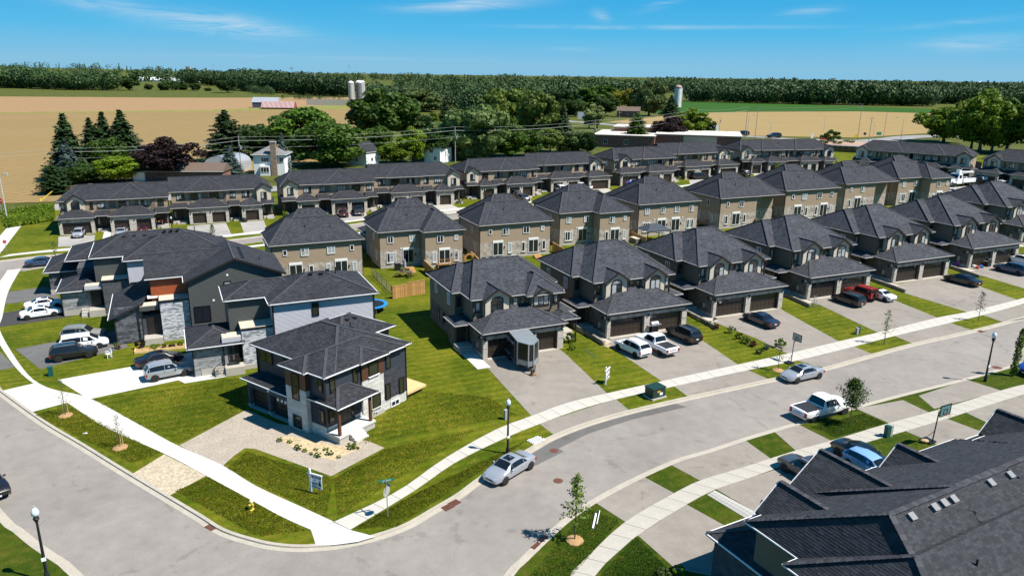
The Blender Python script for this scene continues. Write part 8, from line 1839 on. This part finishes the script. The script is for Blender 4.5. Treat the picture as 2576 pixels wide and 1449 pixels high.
def retwall(a, b, h_, label):
 A_, B_ = at(*a, .12), at(*b, .12); d = B_ - A_; n = max(3, int(d.length/.42)); t = thing('retaining_wall', label, 'wall', A_, math.degrees(math.atan2(d.y, d.x)), 'low block walls between the front houses'); rnd = random.Random(n)
 for r in range(2):
  for i in range(n): inst('block', cached(('rwb', k := rnd.randrange(3)), lambda: MB().box(.01, .98, -.15, .15, .01, .98).mesh('block', RW[k])), t, (d.length*(i + (.5 if r else 0) - (.25 if r else 0))/n, 0, h_*r/2), sc=(d.length/n, 1, h_/2))
retwall(B1(580, 1240), B1(870, 1420), .55, 'low block wall between the first and second front houses'); retwall(B1(1590, 1105), B1(1900, 1270), .5, 'low block wall between the second and third front houses'); retwall(A1(340, 955), A1(600, 1070), .5, 'low block wall between the third and fourth front houses'); retwall(A1(1140, 815), A1(1475, 935), .5, 'low block wall between the fourth and fifth front houses'); retwall(A1(1890, 710), A1(2160, 800), .5, 'low block wall between the fifth and sixth front houses')
fl_ = [plain('flagstone_%d' % i, (.34 + .04*i, .28 + .035*i, .17 + .025*i), .9, var=.1) for i in range(2)]
A_, B_ = at(*B1(700, 1240), .13), at(*B1(925, 1440), .13); fp = struct(thing('stepping_path', None, None), 'path of yellowish flagstones beside the second garage')
for i in range(9): c = A_.lerp(B_, (i + .5)/9); MB().box(-.4, .4, -.34, .34, 0, .05).build('flagstone', fl_[i % 2], fp, (c.x, c.y, .122), 24 + 6*(i % 3))
p0, p1 = at(*Lc(1235, 330), .12), at(*Lc(1725, 275), .12); d = p1 - p0; rb_ = thing('raised_bed', 'low timber edged planting bed before the stone porch', 'planter', p0, math.degrees(math.atan2(d.y, d.x)))
MB().box(0, d.length, 0, .12, 0, .28).build('front_timber', DECK, rb_); MB().box(0, .12, .12, 1.1, 0, .28).build('end_timber', DECK, rb_); MB().box(.12, d.length, .12, 1.2, 0, .2).build('soil', MULCH, rb_)
p = at(*A1(1960, 690), .13); tc_ = thing('toy_car', 'pink ride-on toy car beside the fifth garage', 'toy', (p.x, p.y, .13), 200); PK = plain('pink_plastic', (.45, .10, .28), .4, var=0)
MB().box(-.5, .5, -.3, .3, .12, .5).build('body', PK, tc_); MB().add([(-.35, -.28, .5), (.2, -.28, .5), (.2, .28, .5), (-.35, .28, .5), (-.25, -.24, .9), (.05, -.24, .9), (.05, .24, .9), (-.25, .24, .9)], [(4,5,6,7), (0,1,5,4), (1,2,6,5), (2,3,7,6), (3,0,4,7)]).build('roof', PK, tc_)
for x in (-.32, .32):
 for s_ in (-.3, .3): MB().cyl((x, s_ - .04, .14), (x, s_ + .04, .14), .14, n=10).build('wheel', BLACK, tc_)
for i, (q, col, lab) in enumerate(((A1(2110, 705), (.6, .6, .6), 'white bundle among the toys'), (A1(2140, 715), (.5, .1, .05), 'red toy box among the toys'), (A1(2175, 708), (.05, .15, .4), 'blue toy box among the toys'))):
 p = at(*q, .13); tag(MB().box(-.3, .3, -.25, .25, 0, .4).build('toy_box', plain('toy_%d' % i, col, .6), None, (p.x, p.y, .13), 20 + 30*i), lab + ' before the open garage', 'toy', 'toys before the open garage')
p = at(*A1(640, 1060), .13); sw = thing('folding_ladder', 'pale folding ladder standing at the jeep garage corner', 'ladder', (p.x, p.y, .13), 30)
for s_ in (-.22, .22): MB().bar((s_, -.3, 0), (s_*.7, 0, 1.6), .04, .04).build('rail', METAL, sw); MB().bar((s_, .3, 0), (s_*.7, 0, 1.6), .04, .04).build('rail', METAL, sw)
for i in range(4): MB().bar((-.2, -.3 + .07*i, .3 + .33*i), (.2, -.3 + .07*i, .3 + .33*i), .06, .03).build('rung', METAL, sw)
p = at(*L2(2245, 288), .13); tag(MB().ball((0, 0, .45), .75, 10, 6, (1, .75, .65)).build('covered_barbecue', BLACK, None, (p.x, p.y, .12)), 'something under a black cover beside the right garage of the leftmost row', 'cover')
# ------------------------------------------------------------------ people on the porch of the leftmost row
def person(q, h_, head, label, top, legs, hair, bend=0.0, z=.6):
 g_ = at(*q, z); k = h_/1.75; me = bpy.data.meshes.new('body'); b = R(bend)
 def up(x, y, zz):      # bend forward above the hips
  if zz <= .92: return (x*k, y*k, zz*k)
  dz = zz - .92; return (x*k, (y - dz*math.sin(b))*k, (.92 + dz*math.cos(b))*k)
 V_ = [up(0,0,.95), up(0,0,1.15), up(0,0,1.38), up(0,0,1.52), up(.19,0,1.40), up(.25,-.04,1.12), up(.24,-.16,.90), up(-.19,0,1.40), up(-.25,-.04,1.12), up(-.24,-.16,.90), up(.10,0,.90), up(.11,-.02,.48), up(.11,.02,.06), up(.11,-.14,.03), up(-.10,0,.90), up(-.11,-.02,.48), up(-.11,.02,.06), up(-.11,-.14,.03), up(0,-.01,1.60), up(0,-.01,1.72)]
 E_ = [(0,1),(1,2),(2,3),(2,4),(4,5),(5,6),(2,7),(7,8),(8,9),(0,10),(10,11),(11,12),(12,13),(0,14),(14,15),(15,16),(16,17),(3,18),(18,19)]
 rr_ = [.15,.14,.16,.06,.07,.05,.038,.07,.05,.038,.09,.065,.045,.04,.09,.065,.045,.04,.105,.085]
 me.from_pydata(V_, E_, []); o = bpy.data.objects.new('body', me); COL.objects.link(o); md = o.modifiers.new('skin', 'SKIN')
 for i, r_ in enumerate(rr_): me.skin_vertices[0].data[i].radius = (r_*k, r_*k)
 me.skin_vertices[0].data[0].use_root = True; sb = o.modifiers.new('sub', 'SUBSURF'); sb.levels = 1; sb.render_levels = 1
 bpy.context.view_layer.update(); dg = bpy.context.evaluated_depsgraph_get(); m2 = bpy.data.meshes.new_from_object(o.evaluated_get(dg)); bpy.data.objects.remove(o)
 m2.name = 'body'; m2.materials.clear()
 for c_ in (legs, top, plain('skin', (.38, .21, .14), .6, var=0)): m2.materials.append(c_)
 for p_ in m2.polygons:
  c_ = p_.center; zz = c_.z/k; yb = .92 + (zz - .92)/max(.3, math.cos(b)); p_.material_index = 0 if zz < .93 else 1
  if (Vector(V_[18]) - c_).length < .20*k and c_.z > V_[3][2] - .02: p_.material_index = 2
  if min((Vector(V_[i]) - c_).length for i in (6, 9)) < .10*k: p_.material_index = 2
 m2.polygons.foreach_set('use_smooth', [True]*len(m2.polygons))
 t = thing('person', label, 'person', (g_.x, g_.y, z), head, None); inst('body', m2, t)
 hd_ = V_[19]; MB().ball((hd_[0], hd_[1] + .02*k, hd_[2] - .01), .105*k, 8, 5, (1, 1.05, .9)).build('hair', hair, t, smooth=True)
JEAN = plain('blue_jeans', (.02, .035, .11), .8, var=.05); HB = plain('brown_hair', (.10, .06, .035), .8, var=0); HD = plain('dark_hair', (.02, .015, .012), .8, var=0)
P0 = cropk(590, 830, 10.24)
person(P0(230, 620), 1.72, 15, 'person standing on the porch in a dark top and blue jeans', plain('dark_top', (.02, .02, .025), .8, var=0), JEAN, HB)
person(P0(350, 610), 1.65, 60, 'person bending forward on the porch in an orange top', plain('orange_top', (.65, .22, .02), .8, var=0), JEAN, HD, bend=70)
person(P0(500, 560), 1.25, -20, 'child in a red top at the back of the porch', plain('red_top', (.6, .03, .03), .8, var=0), plain('grey_trousers', (.2, .2, .2), .8, var=0), HD)
# ------------------------------------------------------------------ far buildings
def gable_house(name, label, q, yaw, w, d, he, hr, wall, roofm, cat='house', wins=(), sc=1.0, chimney=None, z=0.0, over=.35, group=None):
 p = at(*q, z); h = House(name, label, cat, (p.x, p.y, z), yaw, group, sc, roofm, WHITE)
 h.box('wall', wall, 0, w, 0, d, -.2, he)
 h.hip(-over, w + over, -over, d + over, he + .05, 1, 2*(hr - he)/(d + 2*over), gl=True, gr=True, gut='FB', caps=False)
 for x in (0, w): h.mb('gable_wall', wall).add([(x - .03, 0, he), (x - .03, d, he), (x - .03, d/2, hr - .1), (x + .03, 0, he), (x + .03, d, he), (x + .03, d/2, hr - .1)], [(0, 2, 1), (3, 4, 5), (0, 3, 5, 2), (1, 2, 5, 4)])
 for (x, y, zz, ww, hh, an) in wins: h.window(x, y, zz, ww, hh, an, 2 if ww > .9 else 1, WHITE, gm=GLASSD)
 if chimney: h.box('chimney', *chimney)
 return h
RG = plain('grey_asphalt_roof', (.16, .16, .16), .9, var=.1, scale=2); RBN = plain('brown_roof', (.12, .085, .065), .9, var=.12, scale=2); WW = plain('white_siding', (.72, .72, .70), .6, var=.04); RRD = plain('red_metal_roof', (.30, .06, .04), .6, var=.15); TIN = plain('tin_roof', (.45, .47, .50), .4, metal=.4, var=.1); PINKB = plain('weathered_red_board', (.24, .045, .04), .8, var=.25, scale=.6)
p = at(*Q0(2340, 1140), 0); h = House('white_house', 'white two storey house with a grey hipped roof and a tall brick chimney', 'house', (p.x, p.y, 0), 4, None, 1.05, RG, WHITE)
h.box('wall', WW, 0, 8.6, 0, 8, -.3, 5.6); h.hip(-.6, 9.2, -.6, 8.6, 5.7, .5, .5, caps=False); h.box('chimney', brick('tan_chimney_brick', (.28, .19, .12), (.20, .13, .09), (.3, .28, .25)), 5.0, 6.6, -.8, .4, -.2, 9.2); h.box('chimney_cap', CONC, 4.9, 6.7, -.9, .5, 9.2, 9.4)
h.window(3.2, -.02, 3.6, 2.2, 1.3, 0, 3, WHITE, gm=GLASSD); h.window(7.8, -.02, 3.6, 1.2, 1.3, 0, 2, WHITE, gm=GLASSD); h.box('bay', WW, 1.8, 4.6, -.9, .1, -.2, 2.7); h.window(3.2, -.92, .8, 2.4, 1.5, 0, 3, WHITE, gm=GLASSD); h.done()
h = gable_house('bungalow', 'brown roofed bungalow half hidden by the purple maple', Q0(1240, 1195), 5, 24, 8, 2.6, 4.6, BRKR, RBN, 'bungalow'); h.box('garage', WW, -.2, 3, -.6, .1, 0, 2.4); h.done()
p = at(*Q0(1880, 1120), 0); h = House('metal_shed', 'round roofed galvanised shed with a white front', 'shed', (p.x, p.y, 0), -8, None, 1.0)
b = MB(); n = 14; rw_, dpth = 4.6, 12
arc = [(rw_*math.cos(math.pi*i/n), 2.4 + 2.6*math.sin(math.pi*i/n)) for i in range(n + 1)]; arc = [(rw_, -.2)] + arc + [(-rw_, -.2)]
b.add([(x, 0, z) for x, z in arc] + [(x, dpth, z) for x, z in arc], [(i, i + 1, len(arc) + i + 1, len(arc) + i) for i in range(len(arc) - 1)]); b.build('shell', TIN, h.o, (4.6, 0, 0)); MB().add([(x*.98, .02, z*.985) for x, z in arc], [tuple(range(len(arc)))]).build('front_wall', WW, h.o, (4.6, 0, 0))
for k in range(9): rb2 = MB(); [rb2.bar((arc[i][0]*1.01, 1.3*k + .4, arc[i][1]*1.01), (arc[i+1][0]*1.01, 1.3*k + .4, arc[i+1][1]*1.01), .12, .08) for i in range(1, len(arc) - 2)]; rb2.build('shell_rib', TIN, h.o, (4.6, 0, 0))
h.box('double_door', plain('shed_door', (.62, .64, .66), .6), 2.6, 6.6, -.06, .0, 0, 3.0); h.done()
gable_house('small_white_house', 'small white house with a dark gable roof behind the second row', Q1(1030, 1055), 62, 7, 8.5, 4.2, 7.4, WW, SH, wins=((3, -.02, 1.2, 1.2, 1.2, 0), (-.03, 4, 1.0, 1.0, 1.4, -90))).done()
gable_house('small_white_house', 'small white house with a covered entry, right of the yellow green tree', Q1(1560, 1020), -25, 6.5, 8, 5.0, 7.2, WW, SH, wins=((3, -.02, 3.2, 1.4, 1.2, 0), (4.6, -.02, .8, 1.2, 1.3, 0))).done()
gable_house('farmhouse', 'white gabled farmhouse among the far trees', Q1(1665, 520), 60, 9, 12, 6.5, 10.5, WW, RG, wins=((4, -.02, 1.2, 1.6, 1.6, 0),)).done()
gable_house('barn', 'grey barn with a red roof showing above the trees', Q1(1290, 478), -38, 34, 15, 8, 15, plain('grey_barn_board', (.16, .15, .14), .8, var=.15), RRD, 'barn').done()
gable_house('barn', 'long low barn with a striped red wall in the far field', Q0(2320, 525), 2, 21, 9, 4.6, 8.5, plain('blue_grey_board', (.06, .08, .12), .8), TIN, 'barn').done()
h = gable_house('barn', 'lean-to with a rusty red and white striped roof before the long barn', Q0(2400, 537), 2, 27, 7, 1.2, 6.0, PINKB, PINKB, 'barn')
for i in range(26): h.mb('roof_strip', WW).bar((.6 + i*1.02, -.55, 1.35), (.6 + i*1.02, 3.4, 6.1), .28, .06)
h.done()
gable_house('barn', 'pale open shed at the far field end, left of the pair', Q1(275, 388), 4, 24, 10, 4, 6, WW, TIN, 'barn').done(); gable_house('barn', 'white roofed shed right of the pale open shed', Q1(402, 366), 0, 42, 14, 6, 12, plain('shed_grey', (.3, .3, .3), .7), TIN, 'barn').done()
gable_house('barn', 'long white roofed poultry barn in the distance at the left', Q0(1270, 292), 6, 100, 16, 5, 12, plain('barn_blue_grey', (.14, .18, .22), .7), plain('white_metal_roof', (.72, .75, .76), .5, var=.04), 'barn').done(); gable_house('barn', 'far white gabled barn left of the lone round tree', Q0(1900, 318), -20, 36, 22, 6, 11, WW, RRD, 'barn').done(); gable_house('barn', 'far white barn between the line of trees and the gabled barn', Q0(1795, 310), 10, 36, 18, 5, 10, WW, plain('white_metal_roof', (.7, .7, .7)), 'barn').done()
for i, (q, w_) in enumerate((((2306, 240), 40), ((2415, 236), 46))): gable_house('barn', ['pale distant shed at the right, left one', 'pale distant shed at the right edge'][i], q, 0, w_, 18, 6, 11, WW, TIN, 'barn').done()
p = at(*Q1(480, 500), 0); tag(MB().box(0, 62, 0, 1, 0, 5.4).build('concrete_wall', CONC, None, p, 1.0), 'long low concrete bunker wall left of the silos', 'wall')
p = at(*Q2(780, 880), 0); SCR = plain('pale_flat_roof', (.55, .50, .44), .9, var=.08)
h = House('school', 'low red brick building with pale flat roofs behind the fourth row', 'building', (p.x, p.y, 0), -14, None, 1.0, None, WHITE)
h.box('wall', BRKR, 0, 26, 0, 30, -.3, 5.0); h.box('flat_roof', SCR, -.4, 26.4, -.4, 30.4, 5.0, 5.3); h.box('wall', BRKR, 26, 62, 6, 34, -.3, 5.6); h.box('flat_roof', SCR, 25.8, 62.4, 5.6, 34.4, 5.6, 5.9); h.box('wall', BRKR, 6, 30, 22, 40, 4.9, 7.2); h.box('flat_roof', SCR, 5.6, 30.4, 21.6, 40.4, 7.2, 7.5); h.box('pale_panel', plain('pale_brick_panel', (.42, .34, .24), .8), 38, 52, 5.9, 6.05, 0, 5.2)
h.window(5, -.02, 1.2, 1.8, 2.2, 0, 2, WHITE, gm=GLASSD); h.window(14, -.02, 1.2, 1.8, 2.2, 0, 2, WHITE, gm=GLASSD); h.done()
gable_house('brick_house', 'small red brick house with a brown gable roof by the golden trees', Q2(990, 610), -10, 17, 10, 4.6, 7.6, BRKR, RBN, wins=((8, -.02, 1.6, 1.6, 1.4, 0), (13, -.02, 1.6, 1.6, 1.4, 0))).done()
gable_house('garden_shed', 'small dark shed with a flat pale roof by the narrow tree', Q2(1715, 838), -5, 6.5, 5, 3.2, 4.0, plain('shed_brown', (.06, .03, .022), .8), SCR, 'shed').done()
def silo(q, top, wpx, body, dome, label, c, ladder=True):
 g_, hh = height_at(c(*q), c(*top)); dpt = np.array([g_.x, g_.y, -CH]) @ FWD; r_ = (c(wpx, 0)[0] - c(0, 0)[0])*dpt/F_/2; t = thing('silo', label, 'silo', (g_.x, g_.y, 0), 0, 'tall farm silos')
 MB().cyl((0, 0, 0), (0, 0, hh - r_*.9), r_, n=24).build('shell', body, t, smooth=False); MB().lathe([(r_*1.02, hh - r_*.9), (r_*.95, hh - r_*.5), (r_*.7, hh - r_*.2), (r_*.35, hh - r_*.05), (.05, hh)], 20).build('dome', dome, t, smooth=True)
 for i in range(int(hh/2.2)): inst('hoop', cached(('sh', round(r_, 1)), lambda: MB().lathe([(r_*1.012, -.09), (r_*1.012, .09)], 24).mesh('hoop', plain('silo_hoop', (.34, .33, .30), .7, var=0), uv=False)), t, (0, 0, 1.2 + i*2.1)) if 1.2 + i*2.1 < hh - r_ else None
 if ladder: MB().box(r_*.75, r_*1.15, -r_*.5, -r_*.1, 0, hh - r_*.7).build('chute', plain('silo_chute', (.6, .6, .6), .5), t)
SC = plain('silo_concrete', (.40, .38, .34), .85, var=.1, scale=.4); SD = plain('silo_dark_concrete', (.13, .12, .11), .85, var=.2, scale=.4)
silo((895, 490), (895, 278), 52, SC, WHITE, 'pale concrete silo with a white dome, left of the pair', Q1); silo((968, 490), (968, 272), 62, SD, WHITE, 'dark streaked silo with a white dome, right of the pair', Q1); silo((1000, 486), (1000, 276), 42, SC, WHITE, 'third silo partly hidden behind the dark one', Q1, False)
silo((1545, 520), (1547, 315), 66, plain('silo_white', (.55, .54, .54), .7, var=.15, scale=.3), plain('rusty_pink_dome', (.35, .22, .22), .7, var=.2, scale=.4), 'white streaked silo with a rusty pink dome at the right', Q2)
silo((1672, 312), (1672, 280), 12, SC, WHITE, 'tiny distant silo, left of the far pair', Q2, False); silo((1690, 312), (1690, 277), 13, SC, WHITE, 'tiny distant silo, right of the far pair', Q2, False); silo((1722, 208), (1722, 142), 20, SD, SD, 'far grey silo on the left skyline, left of two', Q0, False); silo((1743, 208), (1743, 142), 20, SC, SD, 'far grey silo on the left skyline, right of two', Q0, False)
silo((2162, 355), (2168, 282), 62, plain('silo_blue', (.012, .03, .10), .3, var=.05), WHITE, 'dark blue steel silo on the right skyline', Q3, False)
def mast(q, top, label, r_=.5, c=Q1):
 g_, hh = height_at(c(*q), c(*top)); t = thing('mast', label, 'mast', (g_.x, g_.y, 0), 0)
 MB().cyl((0, 0, 0), (0, 0, hh), r_, r_*.5, 6).build('tower', METAL, t); MB().box(-r_*4, r_*4, -.4, .4, hh*.86, hh*.90).build('antenna_array', METAL, t); MB().box(-r_*3, r_*3, -.4, .4, hh*.95, hh*.98).build('antenna_array', METAL, t)
mast((875, 262), (868, 85), 'tall thin communication mast above the silos', .75); mast((350, 290), (355, 150), 'grain elevator leg with cables on the left skyline', 1.2); mast((428, 290), (428, 182), 'thin mast right of the grain elevator', .6); mast((1968, 232), (1965, 85), 'thin mast on the wooded left rise', .7, Q0); mast((1040, 220), (1037, 120), 'faint thin mast at the far left skyline', .8, Q0)
p = at(*Q1(350, 290), 0); ge = thing('grain_elevator', 'cluster of small steel grain bins on the left skyline', 'bins', (p.x, p.y, 0), 0)
for i in range(5): MB().lathe([(5.5, 0), (5.5, 22 - 2*(i % 2)), (.5, 27 - 2*(i % 2))], 14).build('bin', TIN, ge, (-35 + 24*i, 6*(i % 2), 0))
# ------------------------------------------------------------------ poles and wires
poles = {}
def wpole(q, top, label, c, cross=True, r_=.17, key=None, trans=False, mt=None, group='wood utility poles'):
 g_, hh = height_at(c(*q), c(*top)); hh = max(hh, 4); t = thing('utility_pole', label, 'utility pole', (g_.x, g_.y, 0), 0, group)
 MB().cyl((0, 0, 0), (0, 0, hh), r_, r_*.65, 8).build('pole', mt or WOODP, t)
 if cross: MB().box(-1.3, 1.3, -.06, .06, hh*.90, hh*.90 + .14).build('crossarm', mt or WOODP, t, rz=0)
 for x in ((-1.1, 0, 1.1) if cross else (0,)): MB().cyl((x, 0, hh*.90 + .14 if cross else hh), (x, 0, hh*.90 + .45 if cross else hh + .3), .06, n=6).build('insulator', METAL, t)
 if trans: MB().cyl((.42, -.1, hh*.66), (.42, -.1, hh*.66 + 1.1), .28, n=10).build('transformer', METAL, t)
 if key: poles[key] = (g_, hh)
 return t
wpole((605, 1215), (540, 895), 'leaning wood pole at the conifer clump', Q0, False, key='a'); wpole((2220, 1135), (2190, 790), 'wood pole by the blue spruce and metal shed', Q0, False, key='b', trans=True); wpole((1846, 1025), (1840, 700), 'wood pole before the feathery willow', Q1, False, key='c', trans=True); wpole((780, 930), (795, 640), 'wood pole left of the brick school', Q2, False, key='d', trans=True); wpole((1680, 842), (1706, 540), 'wood pole with two transformers right of the school', Q2, True, key='e', trans=True)
wpole((2168, 805), (2180, 518), 'tall pole by the country road, left of the pair', Q2, False, key='f'); wpole((2262, 800), (2278, 520), 'tall pole with two crossarms by the country road', Q2, True, key='g'); wpole((1043, 800), (1103, 490), 'strongly leaning tall pole at the roundabout', Q3, True, key='h'); wpole((1143, 840), (1180, 602), 'wood pole with a T head right of the leaning one', Q3, True); wpole((1280, 795), (1308, 565), 'slim pale pole at the tan field edge', Q3, False, .12); wpole((2440, 890), (2465, 755), 'pole with a white crossarm among the trees at the right', Q3, True); wpole((985, 885), (988, 770), 'short pole rising behind the fourth row', Q2, False, .1); wpole((1990, 878), (1995, 725), 'pole behind the fourth row, right end', Q2, False, .12)
wpole((1010, 710), (1018, 555), 'pole beside the country road before the brick house', Q2, True, .14); wpole((920, 625), (922, 570), 'short pole left of the red brick house', Q2, False, .12); wpole((1932, 742), (1937, 612), 'pole standing at the tan field corner', Q2, False, .13, trans=True)
def wire(a, b, fz, off=0.0, r_=.035, n=12, sag=.9):
 (ga, ha), (gb, hb) = poles[a], poles[b]; A_ = Vector((ga.x, ga.y + off, ha*fz)); B_ = Vector((gb.x, gb.y + off, hb*fz)); w_ = MB(); pts = []
 for i in range(n + 1): t = i/n; p = A_.lerp(B_, t); p.z -= sag*4*t*(1 - t); pts.append(p)
 for i in range(n): w_.cyl(pts[i] - pts[0], pts[i+1] - pts[0], r_, n=4, caps=False)
 o = w_.build('wire', plain('wire_grey', (.30, .31, .29), .5, var=0), None, pts[0], uv=False)
 tag(o, 'overhead wire %s' % {'ab': 'over the leftmost townhouse row', 'bc': 'over the second townhouse row', 'cd': 'over the third townhouse row', 'de': 'over the brick school', 'ef': 'right of the brick school', 'gh': 'across the tan field'}.get(a + b, 'between poles') + {1.0: ', top one', .9: ', second from the top', .72: ', lowest thin one', .82: ', third from the top'}[fz], 'wire', 'overhead wires')
poles['z'] = (poles['a'][0] + (poles['a'][0] - poles['b'][0])*.9, poles['a'][1])
for a, b in ('ab', 'bc', 'cd', 'de', 'ef'):
 for fz, r_ in ((1.0, .04), (.9, .075), (.72, .035)): wire(a, b, fz, r_=r_)
wire('g', 'h', 1.0); wire('g', 'h', .9)
for fz in (1.0, .9): wire('z', 'a', fz)
def road_lamp(q, top, arm, label, c, g='pale road lamps'):
 g_, hh = height_at(c(*q), c(*top)); t = thing('road_lamp', label, 'street light', (g_.x, g_.y, 0), 0, g)
 PL = plain('pale_pole', (.52, .53, .52), .5, metal=.2, var=0)
 MB().cyl((0, 0, 0), (0, 0, hh*.93), .13, .08, 8).build('pole', PL, t); MB().bar((0, 0, hh*.92), (arm, 0, hh*.985), .07, .07).build('arm', PL, t); MB().box(arm - .1 if arm > 0 else arm - .7, arm + .7 if arm > 0 else arm + .1, -.14, .14, hh*.97, hh).build('lamp_head', PL, t)
road_lamp((70, 1449 + 120), (15, 1125), 1.0, 'tall pale road lamp at the left edge', Q0); road_lamp((2190, 790), (2205, 585), 2.4, 'pale road lamp by the tan field, left of the crossarm pole', Q2); road_lamp((2395, 800), (2405, 655), -1.0, 'pale road lamp by the dark car near the roundabout', Q2); road_lamp((1765, 840), (1775, 665), -1.2, 'pale road lamp by the light green tree', Q2)
road_lamp((730, 745), (748, 580), -2.6, 'pale road lamp left of the roundabout shrub', Q3); road_lamp((1180, 812), (1195, 650), -1.2, 'pale road lamp beside the T head pole', Q3); road_lamp((1437, 825), (1462, 612), -3.2, 'tall pale road lamp right of the roundabout', Q3); road_lamp((1790, 840), (1805, 665), -2.0, 'pale road lamp under the wide lime tree', Q3)
def board(q, w_, h_, mt, label, c, zz=.6):
 p = at(*c(*q), 0); t = thing('road_sign', label, 'sign', (p.x, p.y, 0), 0, 'small signs around the roundabout')
 MB().box(-.05, .05, 0, .08, 0, zz + h_).build('post', METAL, t); MB().box(-w_/2, w_/2, -.04, 0, zz, zz + h_).build('plate', mt, t); return t
cb = board((738, 830), 5.2, 2.2, BLACK, 'black and orange chevron board on the roundabout', Q3)
for i in range(5): MB().add([(-2.3 + i*.95, -.06, .75), (-1.9 + i*.95, -.06, .75), (-1.5 + i*.95, -.06, 1.7), (-1.9 + i*.95, -.06, 2.65), (-2.3 + i*.95, -.06, 2.65), (-1.9 + i*.95, -.06, 1.7)], [(0, 1, 2, 5), (5, 2, 3, 4)]).build('chevron', plain('chevron_orange', (.6, .13, .02), .5, var=0), cb)
board((1018, 845), 1.6, 1.6, plain('warning_yellow', (.7, .5, .02), .5, var=0), 'yellow diamond warning sign at the roundabout', Q3, 2.4); board((1233, 800), 2.6, 1.6, plain('sign_teal', (.03, .25, .16), .5, var=0), 'green direction sign at the tan field', Q3, 1.4); board((1878, 755), 5.5, 3.4, WHITE, 'white billboard at the tan field corner', Q2, .8); board((665, 655), 5.0, 4.5, plain('board_grey', (.35, .37, .38), .6), 'pale grey sign by the country road', Q2, 2.0); board((622, 815), 1.2, 2.6, WHITE, 'thin white sign left of the chevron board', Q3, .5); board((1100, 830), 1.3, 1.2, BLACK, 'yield sign seen from behind at the roundabout', Q3, 3.0)
p = at(*Q0(375, 1385), 0); bl = thing('barrier', 'yellow striped barrier pole by the main road at the left', 'barrier', (p.x, p.y, 0), 35); MB().bar((0, 0, .2), (2.6, 0, 2.2), .18, .18).build('boom', plain('barrier_yellow', (.65, .5, .04), .5, var=0), bl); MB().box(-.1, .1, -.1, .1, 0, .8).build('post', plain('barrier_yellow', (.65, .5, .04)), bl)
for i, q in enumerate(((1880, 905), (2080, 965))):
 p = at(*Q3(*q), 0); t = thing('picnic_table', ['grey picnic table under the trees, left one', 'grey picnic table under the trees, right one'][i], 'table', (p.x, p.y, 0), 20, 'picnic tables'); MB().box(-1, 1, -.4, .4, .7, .76).build('tabletop', METAL, t); MB().box(-1, 1, -.9, -.6, .42, .47).build('bench', METAL, t); MB().box(-1, 1, .6, .9, .42, .47).build('bench', METAL, t)
 for x in (-.7, .7): MB().box(x - .05, x + .05, -.8, .8, 0, .7).build('leg', METAL, t)
